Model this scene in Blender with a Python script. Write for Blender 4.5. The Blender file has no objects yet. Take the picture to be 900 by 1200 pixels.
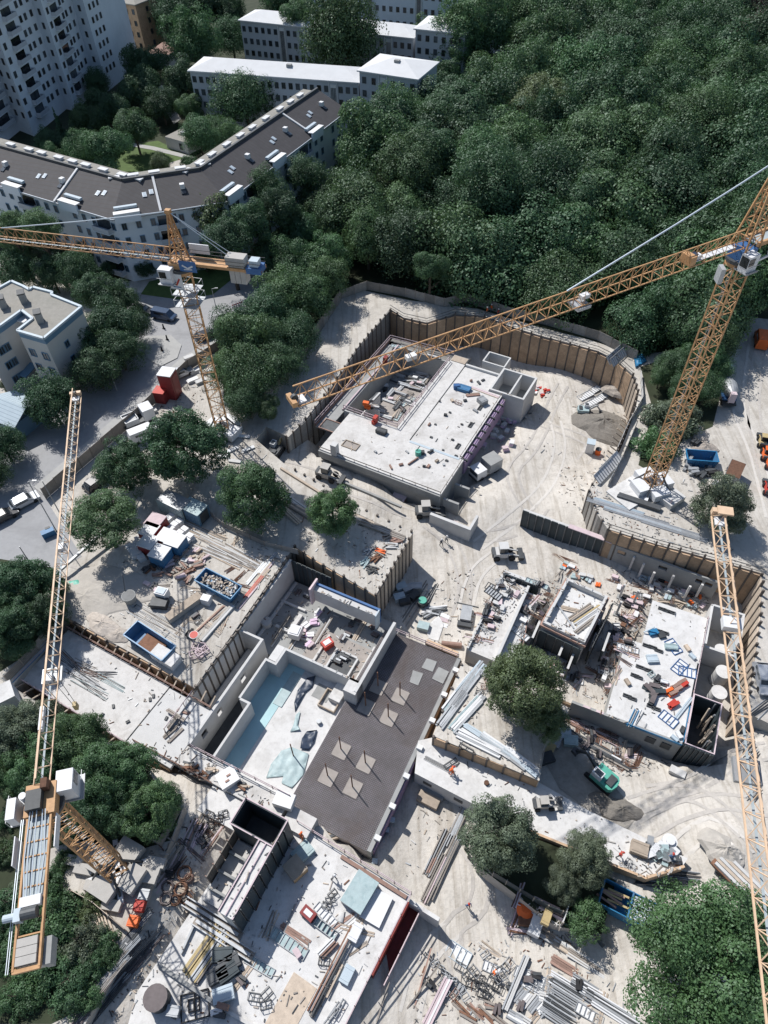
import bpy, bmesh, math, random
import numpy as np
from mathutils import Vector, Matrix
from mathutils.geometry import delaunay_2d_cdt
random.seed(7); np.random.seed(7)
S = bpy.context.scene
COL = S.collection
R = math.radians
# ------------------------------------------------------------------ camera
CAM_H = 80.0; FPX = 835.0
_d = Vector((18.0, 725.0, FPX)).normalized()           # plumb line in camera axes (x right, y down, z forward)
_up = -_d
_fw = (Vector((0, 0, 1)) - _d * _d.z).normalized()
_rt = Vector((_fw.y * _up.z - _fw.z * _up.y, _fw.z * _up.x - _fw.x * _up.z, _fw.x * _up.y - _fw.y * _up.x))
def _w(c): return Vector((c.dot(_rt), c.dot(_fw), c.dot(_up)))
cam_d = bpy.data.cameras.new('camera'); cam = bpy.data.objects.new('camera', cam_d); COL.objects.link(cam)
_x, _y, _z = _w(Vector((1, 0, 0))), -_w(Vector((0, 1, 0))), -_w(Vector((0, 0, 1)))
cam.matrix_world = Matrix(((_x.x, _y.x, _z.x, 0), (_x.y, _y.y, _z.y, 0), (_x.z, _y.z, _z.z, CAM_H), (0, 0, 0, 1)))
cam_d.sensor_fit = 'VERTICAL'; cam_d.sensor_height = 36; cam_d.lens = 36 * FPX / 1200
cam_d.clip_end = 8000; cam_d.clip_start = 0.5
S.camera = cam
# ------------------------------------------------------------------ light
SUN_AZ = (-0.62, 0.785); SUN_EL = R(51)
W = bpy.data.worlds.new('World'); S.world = W; W.use_nodes = True
nt = W.node_tree; bg = nt.nodes['Background']
sky = nt.nodes.new('ShaderNodeTexSky'); sky.sky_type = 'NISHITA'; sky.sun_disc = False
sky.sun_elevation = SUN_EL; sky.sun_rotation = math.atan2(SUN_AZ[0], SUN_AZ[1])
sky.air_density = 1.2; sky.ozone_density = 2.6
nt.links.new(sky.outputs[0], bg.inputs[0]); bg.inputs[1].default_value = 0.085
sl = bpy.data.lights.new('sun', 'SUN'); sl.energy = 4.35; sl.angle = R(0.5); sl.color = (1.0, 0.965, 0.92)
so = bpy.data.objects.new('sun', sl); COL.objects.link(so)
sd = Vector((SUN_AZ[0] * math.cos(SUN_EL), SUN_AZ[1] * math.cos(SUN_EL), math.sin(SUN_EL)))
so.rotation_euler = sd.to_track_quat('Z', 'Y').to_euler(); so.location = (-60, 60, 150)
S.view_settings.view_transform = 'Standard'; S.view_settings.look = 'None'
S.view_settings.exposure = 0.3; S.view_settings.gamma = 1.0
S.cycles.max_bounces = 5; S.cycles.diffuse_bounces = 3; S.cycles.glossy_bounces = 2
S.cycles.transmission_bounces = 3; S.cycles.transparent_max_bounces = 4
S.cycles.use_denoising = True

def at(px, py, z=0.0):
    """survey: point of the photograph (900x1200 px) -> place in the world at height z"""
    v = Vector((px - 450, py - 600, FPX)); t = (z - CAM_H) / v.dot(_up)
    p = v * t
    return Vector((p.dot(_rt), p.dot(_fw), z))
def to_px(P):
    c = _rt * P[0] + _fw * P[1] + _up * (P[2] - CAM_H)
    return (450 + FPX * c.x / c.z, 600 + FPX * c.y / c.z)
def mpp(px, py, z=0.0):
    """metres per photo pixel across the view there"""
    p = at(px, py, z); return (p - Vector((0, 0, CAM_H))).length / math.hypot(math.hypot(px - 450, py - 600), FPX)

# ------------------------------------------------------------------ materials
MATS = {}
def mat(name, col, rough=0.85, var=0.12, scale=1.0, bump=0.0, metal=0.0, objvar=0.0, stain=None, stain_scale=0.12, stain_amt=0.5, spec=0.3, stripes=None, dirt=0.0, tracks=0.0):
    m = bpy.data.materials.new(name); m.use_nodes = True
    n = m.node_tree.nodes; l = m.node_tree.links; b = n['Principled BSDF']
    b.inputs['Roughness'].default_value = rough; b.inputs['Metallic'].default_value = metal
    b.inputs['Specular IOR Level'].default_value = spec
    geo = n.new('ShaderNodeNewGeometry')
    pos = geo.outputs['Position']
    nz = n.new('ShaderNodeTexNoise'); nz.inputs['Scale'].default_value = scale; nz.inputs['Detail'].default_value = 6
    nz.inputs['Roughness'].default_value = 0.65
    l.new(pos, nz.inputs['Vector'])
    rmp = n.new('ShaderNodeMapRange'); rmp.inputs[1].default_value = 0.25; rmp.inputs[2].default_value = 0.75
    rmp.inputs[3].default_value = 1 - var; rmp.inputs[4].default_value = 1 + var
    l.new(nz.outputs[0], rmp.inputs[0])
    hsv = n.new('ShaderNodeHueSaturation'); hsv.inputs['Color'].default_value = (*col, 1)
    l.new(rmp.outputs[0], hsv.inputs['Value'])
    cur = hsv.outputs[0]
    if stain:
        s2 = n.new('ShaderNodeTexNoise'); s2.inputs['Scale'].default_value = stain_scale; s2.inputs['Detail'].default_value = 8
        s2.inputs['Roughness'].default_value = 0.7; s2.inputs['Distortion'].default_value = 0.6
        l.new(pos, s2.inputs['Vector'])
        r2 = n.new('ShaderNodeMapRange'); r2.inputs[1].default_value = 0.48; r2.inputs[2].default_value = 0.72
        r2.inputs[3].default_value = 0; r2.inputs[4].default_value = stain_amt
        l.new(s2.outputs[0], r2.inputs[0])
        mx = n.new('ShaderNodeMixRGB'); mx.inputs[2].default_value = (*stain, 1)
        l.new(r2.outputs[0], mx.inputs[0]); l.new(cur, mx.inputs[1]); cur = mx.outputs[0]
    if stripes:
        ang, per, dark = stripes
        sep = n.new('ShaderNodeVectorMath'); sep.operation = 'DOT_PRODUCT'
        sep.inputs[1].default_value = (math.cos(ang), math.sin(ang), 0) if ang is not None else (0, 0, 1)
        l.new(pos, sep.inputs[0])
        dv = n.new('ShaderNodeMath'); dv.operation = 'DIVIDE'; dv.inputs[1].default_value = per
        l.new(sep.outputs['Value'], dv.inputs[0])
        fr = n.new('ShaderNodeMath'); fr.operation = 'FRACT'; l.new(dv.outputs[0], fr.inputs[0])
        lt = n.new('ShaderNodeMath'); lt.operation = 'LESS_THAN'; lt.inputs[1].default_value = 0.12
        l.new(fr.outputs[0], lt.inputs[0])
        mx = n.new('ShaderNodeMixRGB'); mx.inputs[2].default_value = (*dark, 1)
        l.new(lt.outputs[0], mx.inputs[0]); l.new(cur, mx.inputs[1]); cur = mx.outputs[0]
    if dirt:
        s2 = n.new('ShaderNodeTexNoise'); s2.inputs['Scale'].default_value = 1.9; s2.inputs['Detail'].default_value = 12; s2.inputs['Roughness'].default_value = 0.75
        l.new(pos, s2.inputs['Vector'])
        r2 = n.new('ShaderNodeMapRange'); r2.inputs[1].default_value = .52; r2.inputs[2].default_value = .70; r2.inputs[4].default_value = dirt
        l.new(s2.outputs[0], r2.inputs[0])
        mx = n.new('ShaderNodeMixRGB'); mx.blend_type = 'MULTIPLY'; mx.inputs[2].default_value = (.55, .53, .50, 1)
        l.new(r2.outputs[0], mx.inputs[0]); l.new(cur, mx.inputs[1]); cur = mx.outputs[0]
    if tracks:
        for rot, sx, sy in ((.45, 1.1, .07), (1.9, .9, .06), (1.1, .16, .1)):
            mp = n.new('ShaderNodeMapping'); mp.inputs['Rotation'].default_value = (0, 0, rot); mp.inputs['Scale'].default_value = (sx, sy, 1); l.new(pos, mp.inputs['Vector'])
            wv = n.new('ShaderNodeTexNoise'); wv.inputs['Scale'].default_value = 1.0; wv.inputs['Detail'].default_value = 6; wv.inputs['Roughness'].default_value = .6; wv.inputs['Distortion'].default_value = .9
            l.new(mp.outputs[0], wv.inputs['Vector'])
            r2 = n.new('ShaderNodeMapRange'); r2.inputs[1].default_value = .52; r2.inputs[2].default_value = .68; r2.inputs[4].default_value = tracks * 1.8
            l.new(wv.outputs[0], r2.inputs[0])
            mx = n.new('ShaderNodeMixRGB'); mx.blend_type = 'MULTIPLY'; mx.inputs[2].default_value = (.66, .63, .59, 1)
            l.new(r2.outputs[0], mx.inputs[0]); l.new(cur, mx.inputs[1]); cur = mx.outputs[0]
    if objvar:
        oi = n.new('ShaderNodeObjectInfo')
        r3 = n.new('ShaderNodeMapRange'); r3.inputs[3].default_value = 1 - objvar; r3.inputs[4].default_value = 1 + objvar
        l.new(oi.outputs['Random'], r3.inputs[0])
        h2 = n.new('ShaderNodeHueSaturation'); l.new(cur, h2.inputs['Color']); l.new(r3.outputs[0], h2.inputs['Value'])
        cur = h2.outputs[0]
    l.new(cur, b.inputs['Base Color'])
    if bump:
        nb = n.new('ShaderNodeTexNoise'); nb.inputs['Scale'].default_value = scale * 4; nb.inputs['Detail'].default_value = 5
        l.new(pos, nb.inputs['Vector'])
        bp = n.new('ShaderNodeBump'); bp.inputs['Strength'].default_value = bump; bp.inputs['Distance'].default_value = 0.15
        l.new(nb.outputs[0], bp.inputs['Height']); l.new(bp.outputs[0], b.inputs['Normal'])
    MATS[name] = m
    return m
def leaf_mat(name, col, objvar=0.25, hue=0.03):
    m = bpy.data.materials.new(name); m.use_nodes = True
    n = m.node_tree.nodes; l = m.node_tree.links
    for x in list(n):
        if x.type == 'BSDF_PRINCIPLED': n.remove(x)
    out = [x for x in n if x.type == 'OUTPUT_MATERIAL'][0]
    oi = n.new('ShaderNodeObjectInfo'); geo = n.new('ShaderNodeNewGeometry')
    nz = n.new('ShaderNodeTexNoise'); nz.inputs['Scale'].default_value = 0.5; nz.inputs['Detail'].default_value = 3
    l.new(geo.outputs['Position'], nz.inputs['Vector'])
    isl = geo.outputs['Random Per Island']
    a = n.new('ShaderNodeMapRange'); a.inputs[3].default_value = 1 - objvar; a.inputs[4].default_value = 1 + objvar
    l.new(oi.outputs['Random'], a.inputs[0])
    b = n.new('ShaderNodeMapRange'); b.inputs[1].default_value = .3; b.inputs[2].default_value = .7
    b.inputs[3].default_value = .75; b.inputs[4].default_value = 1.25
    l.new(nz.outputs[0], b.inputs[0])
    c = n.new('ShaderNodeMapRange'); c.inputs[3].default_value = .85; c.inputs[4].default_value = 1.18
    l.new(isl, c.inputs[0])
    m1 = n.new('ShaderNodeMath'); m1.operation = 'MULTIPLY'; l.new(a.outputs[0], m1.inputs[0]); l.new(b.outputs[0], m1.inputs[1])
    m2 = n.new('ShaderNodeMath'); m2.operation = 'MULTIPLY'; l.new(m1.outputs[0], m2.inputs[0]); l.new(c.outputs[0], m2.inputs[1])
    h = n.new('ShaderNodeHueSaturation'); h.inputs['Color'].default_value = (*col, 1)
    l.new(m2.outputs[0], h.inputs['Value'])
    hm = n.new('ShaderNodeMapRange'); hm.inputs[3].default_value = .5 - hue; hm.inputs[4].default_value = .5 + hue
    fr = n.new('ShaderNodeMath'); fr.operation = 'MULTIPLY'; fr.inputs[1].default_value = 7.31
    f2 = n.new('ShaderNodeMath'); f2.operation = 'FRACT'
    l.new(oi.outputs['Random'], fr.inputs[0]); l.new(fr.outputs[0], f2.inputs[0]); l.new(f2.outputs[0], hm.inputs[0])
    l.new(hm.outputs[0], h.inputs['Hue'])
    df = n.new('ShaderNodeBsdfDiffuse'); tr = n.new('ShaderNodeBsdfTranslucent'); mx = n.new('ShaderNodeMixShader')
    gl = n.new('ShaderNodeBsdfGlossy'); gl.inputs['Roughness'].default_value = .55; gl.inputs['Color'].default_value = (.8, .9, .9, 1)
    m3 = n.new('ShaderNodeMixShader'); m3.inputs[0].default_value = 0.035
    l.new(h.outputs[0], df.inputs[0]); l.new(h.outputs[0], tr.inputs[0]); mx.inputs[0].default_value = .34
    l.new(df.outputs[0], mx.inputs[1]); l.new(tr.outputs[0], mx.inputs[2])
    l.new(mx.outputs[0], m3.inputs[1]); l.new(gl.outputs[0], m3.inputs[2])
    l.new(m3.outputs[0], out.inputs[0])
    MATS[name] = m; return m

mat('gravel', (.49, .465, .425), var=.12, scale=.9, bump=.3, dirt=.6, tracks=.30, stain=(.30, .28, .255), stain_scale=.07, stain_amt=.6)
mat('pit_soil', (.53, .50, .455), var=.12, scale=.7, bump=.45, dirt=.6, tracks=.36, stain=(.32, .30, .27), stain_scale=.09, stain_amt=.65)
mat('damp_soil_shade', (.30, .28, .25), var=.2, scale=1.2, bump=.4, dirt=.5)
mat('sand', (.40, .375, .34), var=.12, scale=1.2, bump=.3)
mat('gravel_heap', (.19, .175, .155), var=.2, scale=3, bump=.5)
mat('asphalt', (.30, .303, .31), var=.08, scale=1.5, bump=.05, stain=(.19, .19, .195), stain_scale=.15, stain_amt=.7)
mat('pale_paving', (.36, .36, .35), var=.08, scale=1.5, stain=(.27, .27, .27), stain_scale=.2)
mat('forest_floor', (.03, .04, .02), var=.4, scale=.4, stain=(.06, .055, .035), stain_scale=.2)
mat('lawn', (.075, .12, .035), var=.25, scale=.8, bump=.3, stain=(.05, .075, .03), stain_scale=.25)
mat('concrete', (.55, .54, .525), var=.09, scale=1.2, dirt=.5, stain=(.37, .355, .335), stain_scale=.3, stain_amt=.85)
mat('concrete_new', (.585, .58, .57), var=.08, scale=1.0, dirt=.45, stain=(.39, .38, .365), stain_scale=.3, stain_amt=.8)
mat('concrete_wall', (.52, .52, .515), var=.07, scale=.8, stain=(.40, .40, .39), stain_scale=.35, stain_amt=.6)
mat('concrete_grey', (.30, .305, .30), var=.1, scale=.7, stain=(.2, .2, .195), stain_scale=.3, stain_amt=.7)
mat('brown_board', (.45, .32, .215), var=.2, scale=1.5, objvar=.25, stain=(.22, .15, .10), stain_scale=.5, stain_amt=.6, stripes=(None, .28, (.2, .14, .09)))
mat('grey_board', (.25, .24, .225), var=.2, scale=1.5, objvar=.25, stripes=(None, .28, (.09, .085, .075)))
mat('steel_pile', (.115, .10, .09), rough=.6, var=.3, scale=2, metal=.2)
mat('form_dark', (.045, .06, .068), rough=.55, var=.25, scale=.6, objvar=.2)
mat('form_purple', (.30, .22, .33), rough=.6, var=.2, scale=1)
mat('form_red', (.20, .035, .03), rough=.6, var=.2, scale=.7)
mat('plank', (.43, .36, .29), var=.2, scale=2, objvar=.25)
mat('old_plank', (.26, .235, .21), var=.2, scale=2, objvar=.25)
mat('timber_red', (.29, .19, .155), var=.2, scale=2, objvar=.2)
mat('pale_pink', (.55, .45, .47), var=.12, scale=2, objvar=.12)
mat('rebar_rust', (.16, .085, .055), var=.35, scale=3, objvar=.3)
mat('rebar_dark', (.13, .11, .11), rough=.6, var=.25, scale=1.5)
mat('rebar_bed', (.30, .295, .31), var=.35, scale=.35, stain=(.17, .12, .09), stain_scale=.16, stain_amt=.8, dirt=.5)
mat('pad', (.31, .28, .255), var=.12, scale=1.5)
mat('steel_grey', (.34, .355, .37), rough=.5, var=.15, scale=1.5, metal=.3, objvar=.2)
mat('steel_dark', (.07, .075, .08), rough=.55, var=.25, scale=1.5, metal=.2, objvar=.2)
mat('crane_yellow', (.47, .275, .135), rough=.55, var=.18, scale=1.2, stain=(.25, .125, .055), stain_scale=.9, stain_amt=.55)
mat('crane_pale', (.62, .45, .31), rough=.55, var=.15, scale=1.2, stain=(.46, .30, .18), stain_scale=.8, stain_amt=.5)
mat('crane_white', (.62, .63, .645), rough=.5, var=.06, scale=1)
mat('crane_blue', (.05, .13, .30), rough=.5, var=.15, scale=1)
mat('crane_deck', (.33, .38, .40), rough=.6, var=.15, scale=1.5)
mat('cable', (.52, .58, .63), rough=.4, var=.05, metal=.3)
mat('white_paint', (.64, .645, .65), rough=.55, var=.05, scale=.8)
mat('facade_white', (.62, .68, .74), var=.05, scale=.3, stain=(.46, .52, .58), stain_scale=.12)  # white walls, with the blue cast of their shade put into the colour
mat('facade_cream', (.52, .51, .49), var=.06, scale=.3)
mat('facade_grey', (.43, .46, .50), var=.05, scale=.3)
mat('facade_blue', (.12, .22, .32), rough=.5, var=.1, scale=.5)
mat('glass_dark', (.045, .055, .065), rough=.15, var=.5, scale=.9, spec=.6, objvar=.9)
mat('roof_tile', (.060, .058, .062), rough=.75, var=.18, scale=.7, stripes=(R(65), .9, (.055, .048, .047)))
mat('roof_pale', (.60, .61, .62), var=.06, scale=.4, stain=(.52, .52, .52), stain_scale=.12)
mat('roof_gravel', (.26, .25, .225), var=.15, scale=2, stain=(.19, .19, .165), stain_scale=.25)
mat('roof_bluegrey', (.42, .50, .55), rough=.45, var=.06, scale=1, stripes=(R(62), .55, (.24, .30, .35)))
mat('zinc', (.55, .60, .66), rough=.4, var=.08, metal=.2)
mat('bark', (.08, .065, .05), var=.3, scale=4)
mat('blue_steel', (.05, .17, .33), rough=.5, var=.2, scale=1, stain=(.12, .12, .13), stain_scale=.9, stain_amt=.5)
mat('blue_sheet', (.03, .17, .33), rough=.4, var=.15, scale=.8)
mat('pale_blue', (.42, .49, .54), rough=.5, var=.1, scale=1)
mat('teal_sheet', (.34, .43, .44), rough=.5, var=.15, scale=1.2, stain=(.15, .25, .27), stain_scale=1.5)
mat('navy_sheet', (.035, .05, .08), rough=.4, var=.3, scale=2)
mat('red_paint', (.45, .05, .035), rough=.5, var=.12, scale=1)
mat('dark_red', (.22, .035, .035), rough=.5, var=.15, scale=1)
mat('orange_paint', (.72, .14, .03), rough=.5, var=.12, scale=1)
mat('green_paint', (.10, .37, .29), rough=.45, var=.1, scale=1)
mat('yellow_dull', (.42, .33, .17), rough=.55, var=.2, scale=1)
mat('tan_box', (.42, .29, .17), var=.15, scale=1.5)
mat('insulation', (.66, .50, .64), var=.12, scale=2, objvar=.12)
mat('rubber', (.025, .025, .027), rough=.8, var=.3, scale=3)
mat('rubble', (.38, .34, .30), var=.25, scale=3, objvar=.2)
mat('car_black', (.02, .023, .03), rough=.25, var=.05, spec=.6)
mat('car_blue', (.04, .07, .13), rough=.25, var=.05, spec=.6)
mat('car_silver', (.45, .47, .5), rough=.3, var=.05, metal=.4)
mat('skin', (.48, .30, .22), var=.05)
mat('pool_water', (.36, .54, .57), rough=.6, var=.12, scale=.4)
mat('stone_slab', (.40, .385, .36), var=.1, scale=1.5)
leaf_mat('leaf_deep', (.051, .104, .046), hue=.012)
leaf_mat('leaf_mid', (.073, .14, .056), hue=.015)
leaf_mat('leaf_fresh', (.086, .16, .062), hue=.012)
leaf_mat('leaf_grey', (.115, .145, .092), hue=.012)
leaf_mat('leaf_brown', (.085, .07, .055), hue=.02)
leaf_mat('leaf_olive', (.10, .135, .058), hue=.012)

# ------------------------------------------------------------------ mesh tools
class MB:
    def __init__(s): s.v = []; s.f = []; s.mi = []; s.ms = []
    def _m(s, m):
        if m not in s.ms: s.ms.append(m)
        return s.ms.index(m)
    def add(s, verts, faces, m):
        o = len(s.v); k = s._m(m)
        s.v.extend([tuple(q) for q in verts])
        for f in faces: s.f.append([i + o for i in f]); s.mi.append(k)
    def prism(s, poly, z0, z1, m, mtop=None, zs0=None):
        n = len(poly)
        a = sum(poly[i][0] * poly[(i + 1) % n][1] - poly[(i + 1) % n][0] * poly[i][1] for i in range(n))
        if a < 0: poly = list(reversed(poly))
        vs = [(p[0], p[1], z0) for p in poly] + [(p[0], p[1], z1) for p in poly]
        s.add(vs, [[i, (i + 1) % n, n + (i + 1) % n, n + i] for i in range(n)] + [list(range(n - 1, -1, -1))], m)
        s.add([(p[0], p[1], z1) for p in poly], [list(range(n))], mtop or m)
    def box(s, c, size, m, yaw=0.0, pitch=0.0, roll=0.0):
        M = Matrix.Rotation(yaw, 3, 'Z') @ Matrix.Rotation(pitch, 3, 'Y') @ Matrix.Rotation(roll, 3, 'X')
        hx, hy, hz = size[0] / 2, size[1] / 2, size[2] / 2
        c = Vector(c)
        vs = [c + M @ Vector((x * hx, y * hy, z * hz)) for z in (-1, 1) for y in (-1, 1) for x in (-1, 1)]
        s.add(vs, [[0, 2, 3, 1], [4, 5, 7, 6], [0, 1, 5, 4], [2, 6, 7, 3], [0, 4, 6, 2], [1, 3, 7, 5]], m)
    def bar(s, p, q, w, m, h=None):
        p, q = Vector(p), Vector(q); d = q - p
        if d.length < 1e-6: return
        d.normalize(); h = h or w
        r = Vector((0, 0, 1)) if abs(d.z) < .95 else Vector((1, 0, 0))
        a = d.cross(r).normalized() * (w / 2); b = a.cross(d).normalized() * (h / 2)
        vs = [p - a - b, p + a - b, p + a + b, p - a + b, q - a - b, q + a - b, q + a + b, q - a + b]
        s.add(vs, [[0, 1, 5, 4], [1, 2, 6, 5], [2, 3, 7, 6], [3, 0, 4, 7], [3, 2, 1, 0], [4, 5, 6, 7]], m)
    def wall(s, p, q, t, z0, z1, m, side=0):
        """wall along p->q, thickness t; side 0 centred, 1 to the left, -1 to the right"""
        p, q = Vector((p[0], p[1], 0)), Vector((q[0], q[1], 0)); d = (q - p).normalized(); n = Vector((-d.y, d.x, 0))
        o0, o1 = (-t / 2, t / 2) if side == 0 else ((0, t) if side > 0 else (-t, 0))
        s.prism([(p + n * o0)[:2], (q + n * o0)[:2], (q + n * o1)[:2], (p + n * o1)[:2]], z0, z1, m)
    def cyl(s, c, r, h, m, n=14, r2=None, mtop=None, axis=None):
        r2 = r if r2 is None else r2; c = Vector(c)
        A = Vector(axis).normalized() if axis else Vector((0, 0, 1))
        x = A.orthogonal().normalized(); y = A.cross(x)
        lo = [c + (x * math.cos(2 * math.pi * i / n) + y * math.sin(2 * math.pi * i / n)) * r for i in range(n)]
        hi = [c + A * h + (x * math.cos(2 * math.pi * i / n) + y * math.sin(2 * math.pi * i / n)) * r2 for i in range(n)]
        s.add(lo + hi, [[i, (i + 1) % n, n + (i + 1) % n, n + i] for i in range(n)] + [list(range(n - 1, -1, -1))], m)
        s.add(hi, [list(range(n))], mtop or m)
    def tube(s, pts, r, m, n=6):
        pts = [Vector(p) for p in pts]; rs = r if isinstance(r, (list, tuple)) else [r] * len(pts)
        rings = []
        for i, p in enumerate(pts):
            d = (pts[min(i + 1, len(pts) - 1)] - pts[max(i - 1, 0)]).normalized()
            x = d.orthogonal().normalized() if abs(d.z) > .9 else d.cross(Vector((0, 0, 1))).normalized()
            y = d.cross(x)
            rings.append([p + (x * math.cos(2 * math.pi * k / n) + y * math.sin(2 * math.pi * k / n)) * rs[i] for k in range(n)])
        vs = [v for g in rings for v in g]; fs = []
        for i in range(len(rings) - 1):
            for k in range(n): fs.append([i * n + k, i * n + (k + 1) % n, (i + 1) * n + (k + 1) % n, (i + 1) * n + k])
        fs += [list(range(n - 1, -1, -1)), [(len(rings) - 1) * n + k for k in range(n)]]
        s.add(vs, fs, m)
    def mesh(s, name, org=(0, 0, 0)):
        me = bpy.data.meshes.new(name)
        ox, oy, oz = org[0], org[1], org[2]
        me.from_pydata([(x - ox, y - oy, z - oz) for x, y, z in s.v], [], s.f)
        for k in s.ms: me.materials.append(MATS[k])
        if len(s.ms) > 1: me.polygons.foreach_set('material_index', s.mi)
        me.update(); return me
    def build(s, name, parent=None):
        if not s.v: return None
        if parent is None:
            v = np.array(s.v); org = (float((v[:, 0].min() + v[:, 0].max()) / 2), float((v[:, 1].min() + v[:, 1].max()) / 2), float(v[:, 2].min()))
        else: org = WORLD_LOC.get(parent.name, (0, 0, 0))
        o = bpy.data.objects.new(name, s.mesh(name, org)); COL.objects.link(o)
        if parent is None: o.location = org
        else: o.parent = parent
        WORLD_LOC[o.name] = org
        return o
WORLD_LOC = {}
def tag(o, label, cat, group=None):
    o['label'] = label; o['category'] = cat
    if group: o['group'] = group
    return o
def kind(o, k): o['kind'] = k; return o
def thing(name, label, cat, loc, group=None):
    o = bpy.data.objects.new(name, None); COL.objects.link(o); o.location = loc; o.empty_display_size = .2
    WORLD_LOC[o.name] = tuple(loc)
    return tag(o, label, cat, group)
def link_mesh(name, me, parent=None, loc=(0, 0, 0), rot=(0, 0, 0), scale=(1, 1, 1)):
    o = bpy.data.objects.new(name, me); COL.objects.link(o); o.location = loc; o.rotation_euler = rot; o.scale = scale
    if parent: o.parent = parent
    return o
def dup(src, loc, rz=0.0, label=None, group=None, scale=None):
    c = src.copy(); COL.objects.link(c); c.location = loc; c.rotation_euler = (0, 0, rz)
    if scale: c.scale = (scale,) * 3 if not isinstance(scale, tuple) else scale
    if label: c['label'] = label
    if group: c['group'] = group
    for ch in src.children:
        d = ch.copy(); COL.objects.link(d); d.parent = c
        for g in ch.children:
            e = g.copy(); COL.objects.link(e); e.parent = d
    return c
class Fr:
    """local right-angled frame: origin and x axis from two surveyed points"""
    def __init__(s, A, B, z):
        a, b = at(*A, z), at(*B, z); s.o = a; s.z = z
        s.u = (b - a).normalized(); s.v = Vector((-s.u.y, s.u.x, 0)); s.yaw = math.atan2(s.u.y, s.u.x)
    def p(s, u, v, z=0.0):
        w = s.o + s.u * u + s.v * v; return Vector((w.x, w.y, z))
    def rect(s, u0, v0, u1, v1): return [s.p(u0, v0)[:2], s.p(u1, v0)[:2], s.p(u1, v1)[:2], s.p(u0, v1)[:2]]
    def blk(s, mb, u0, v0, u1, v1, z0, z1, m, mtop=None): mb.prism(s.rect(u0, v0, u1, v1), z0, z1, m, mtop)
    def uv(s, px, py, z=None):
        w = at(px, py, s.z if z is None else z) - s.o; return (w.dot(s.u), w.dot(s.v))
def pts(L, z=0.0): return [tuple(at(x, y, z)[:2]) for x, y in L]
YAW = R(-28.5)          # the building grid of the site
# ------------------------------------------------------------------ terrain
PIT_PX = [(457,362),(473,372),(500,378),(533,367),(567,370),(600,383),(633,393),(667,402),(700,411),(723,422),(743,440),(749,460),(744,482),(733,513),(722,538),(704,555),(690,575),(698,600),(713,620),(767,637),(838,656),(893,672),(892,720),(884,780),(875,835),(930,862),(1100,900),(1100,1330),(500,1450),(60,1330),(100,1200),(150,1105),(205,975),(215,945),(165,890),(70,840),(14,806),(40,770),(76,722),(228,806),(345,640),(366,654),(440,698),(484,624),(430,598),(390,575),(335,545),(300,515),(312,500),(338,512),(358,492),(390,450),(417,410)]
PIT = pts(PIT_PX)
ZC = [(640,440,-7),(600,560,-6.5),(690,500,-6.6),(560,420,-7),(460,380,-7),(345,500,-4.5),(320,520,-3.2),(350,550,-3.4),(420,585,-4),(490,605,-5),(540,650,-6),(520,720,-6.3),(480,690,-6.5),(350,720,-6),(640,640,-6.6),(650,720,-6.5),(560,760,-6.3),(760,690,-6.6),(760,890,-5.6),(850,780,-6.5),(850,900,-4.2),(910,880,-1.8),(960,900,-1.2),(960,1100,-2),(880,1000,-3),(830,980,-4),(700,920,-5),(520,960,-6.4),(560,1090,-6.4),(620,1180,-6),(720,1190,-5),(820,1120,-4),(790,1020,-4.6),(300,1000,-2.4),(300,1150,-2.4),(150,1160,-1.8),(215,1010,-1.2),(170,1050,-.8),(240,1000,-1.8),(120,1230,-1.5),(230,1090,-2),(120,830,-4.5),(60,780,-4.5),(690,600,-5)]
_zc = [(at(x, y, z), z) for x, y, z in ZC]
def ground_z(x, y):
    sw = sz = 0.0
    for p, z in _zc:
        w = 1.0 / ((p.x - x) ** 2 + (p.y - y) ** 2 + 4.0) ** 1.6; sw += w; sz += w * z
    return sz / sw
def gz_px(px, py):
    z = -5.0
    for _ in range(4):
        p = at(px, py, z); z = ground_z(p.x, p.y)
    return z
def inside(poly, x, y):
    c = False; n = len(poly); j = n - 1
    for i in range(n):
        xi, yi = poly[i]; xj, yj = poly[j]
        if (yi > y) != (yj > y) and x < (xj - xi) * (y - yi) / (yj - yi) + xi: c = not c
        j = i
    return c
def dense(poly, step):
    out = []
    for i, a in enumerate(poly):
        b = poly[(i + 1) % len(poly)]; n = max(1, int(math.dist(a, b) / step))
        out += [(a[0] + (b[0] - a[0]) * k / n, a[1] + (b[1] - a[1]) * k / n) for k in range(n)]
    return out
PITD = dense(PIT, 2.0)
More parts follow.
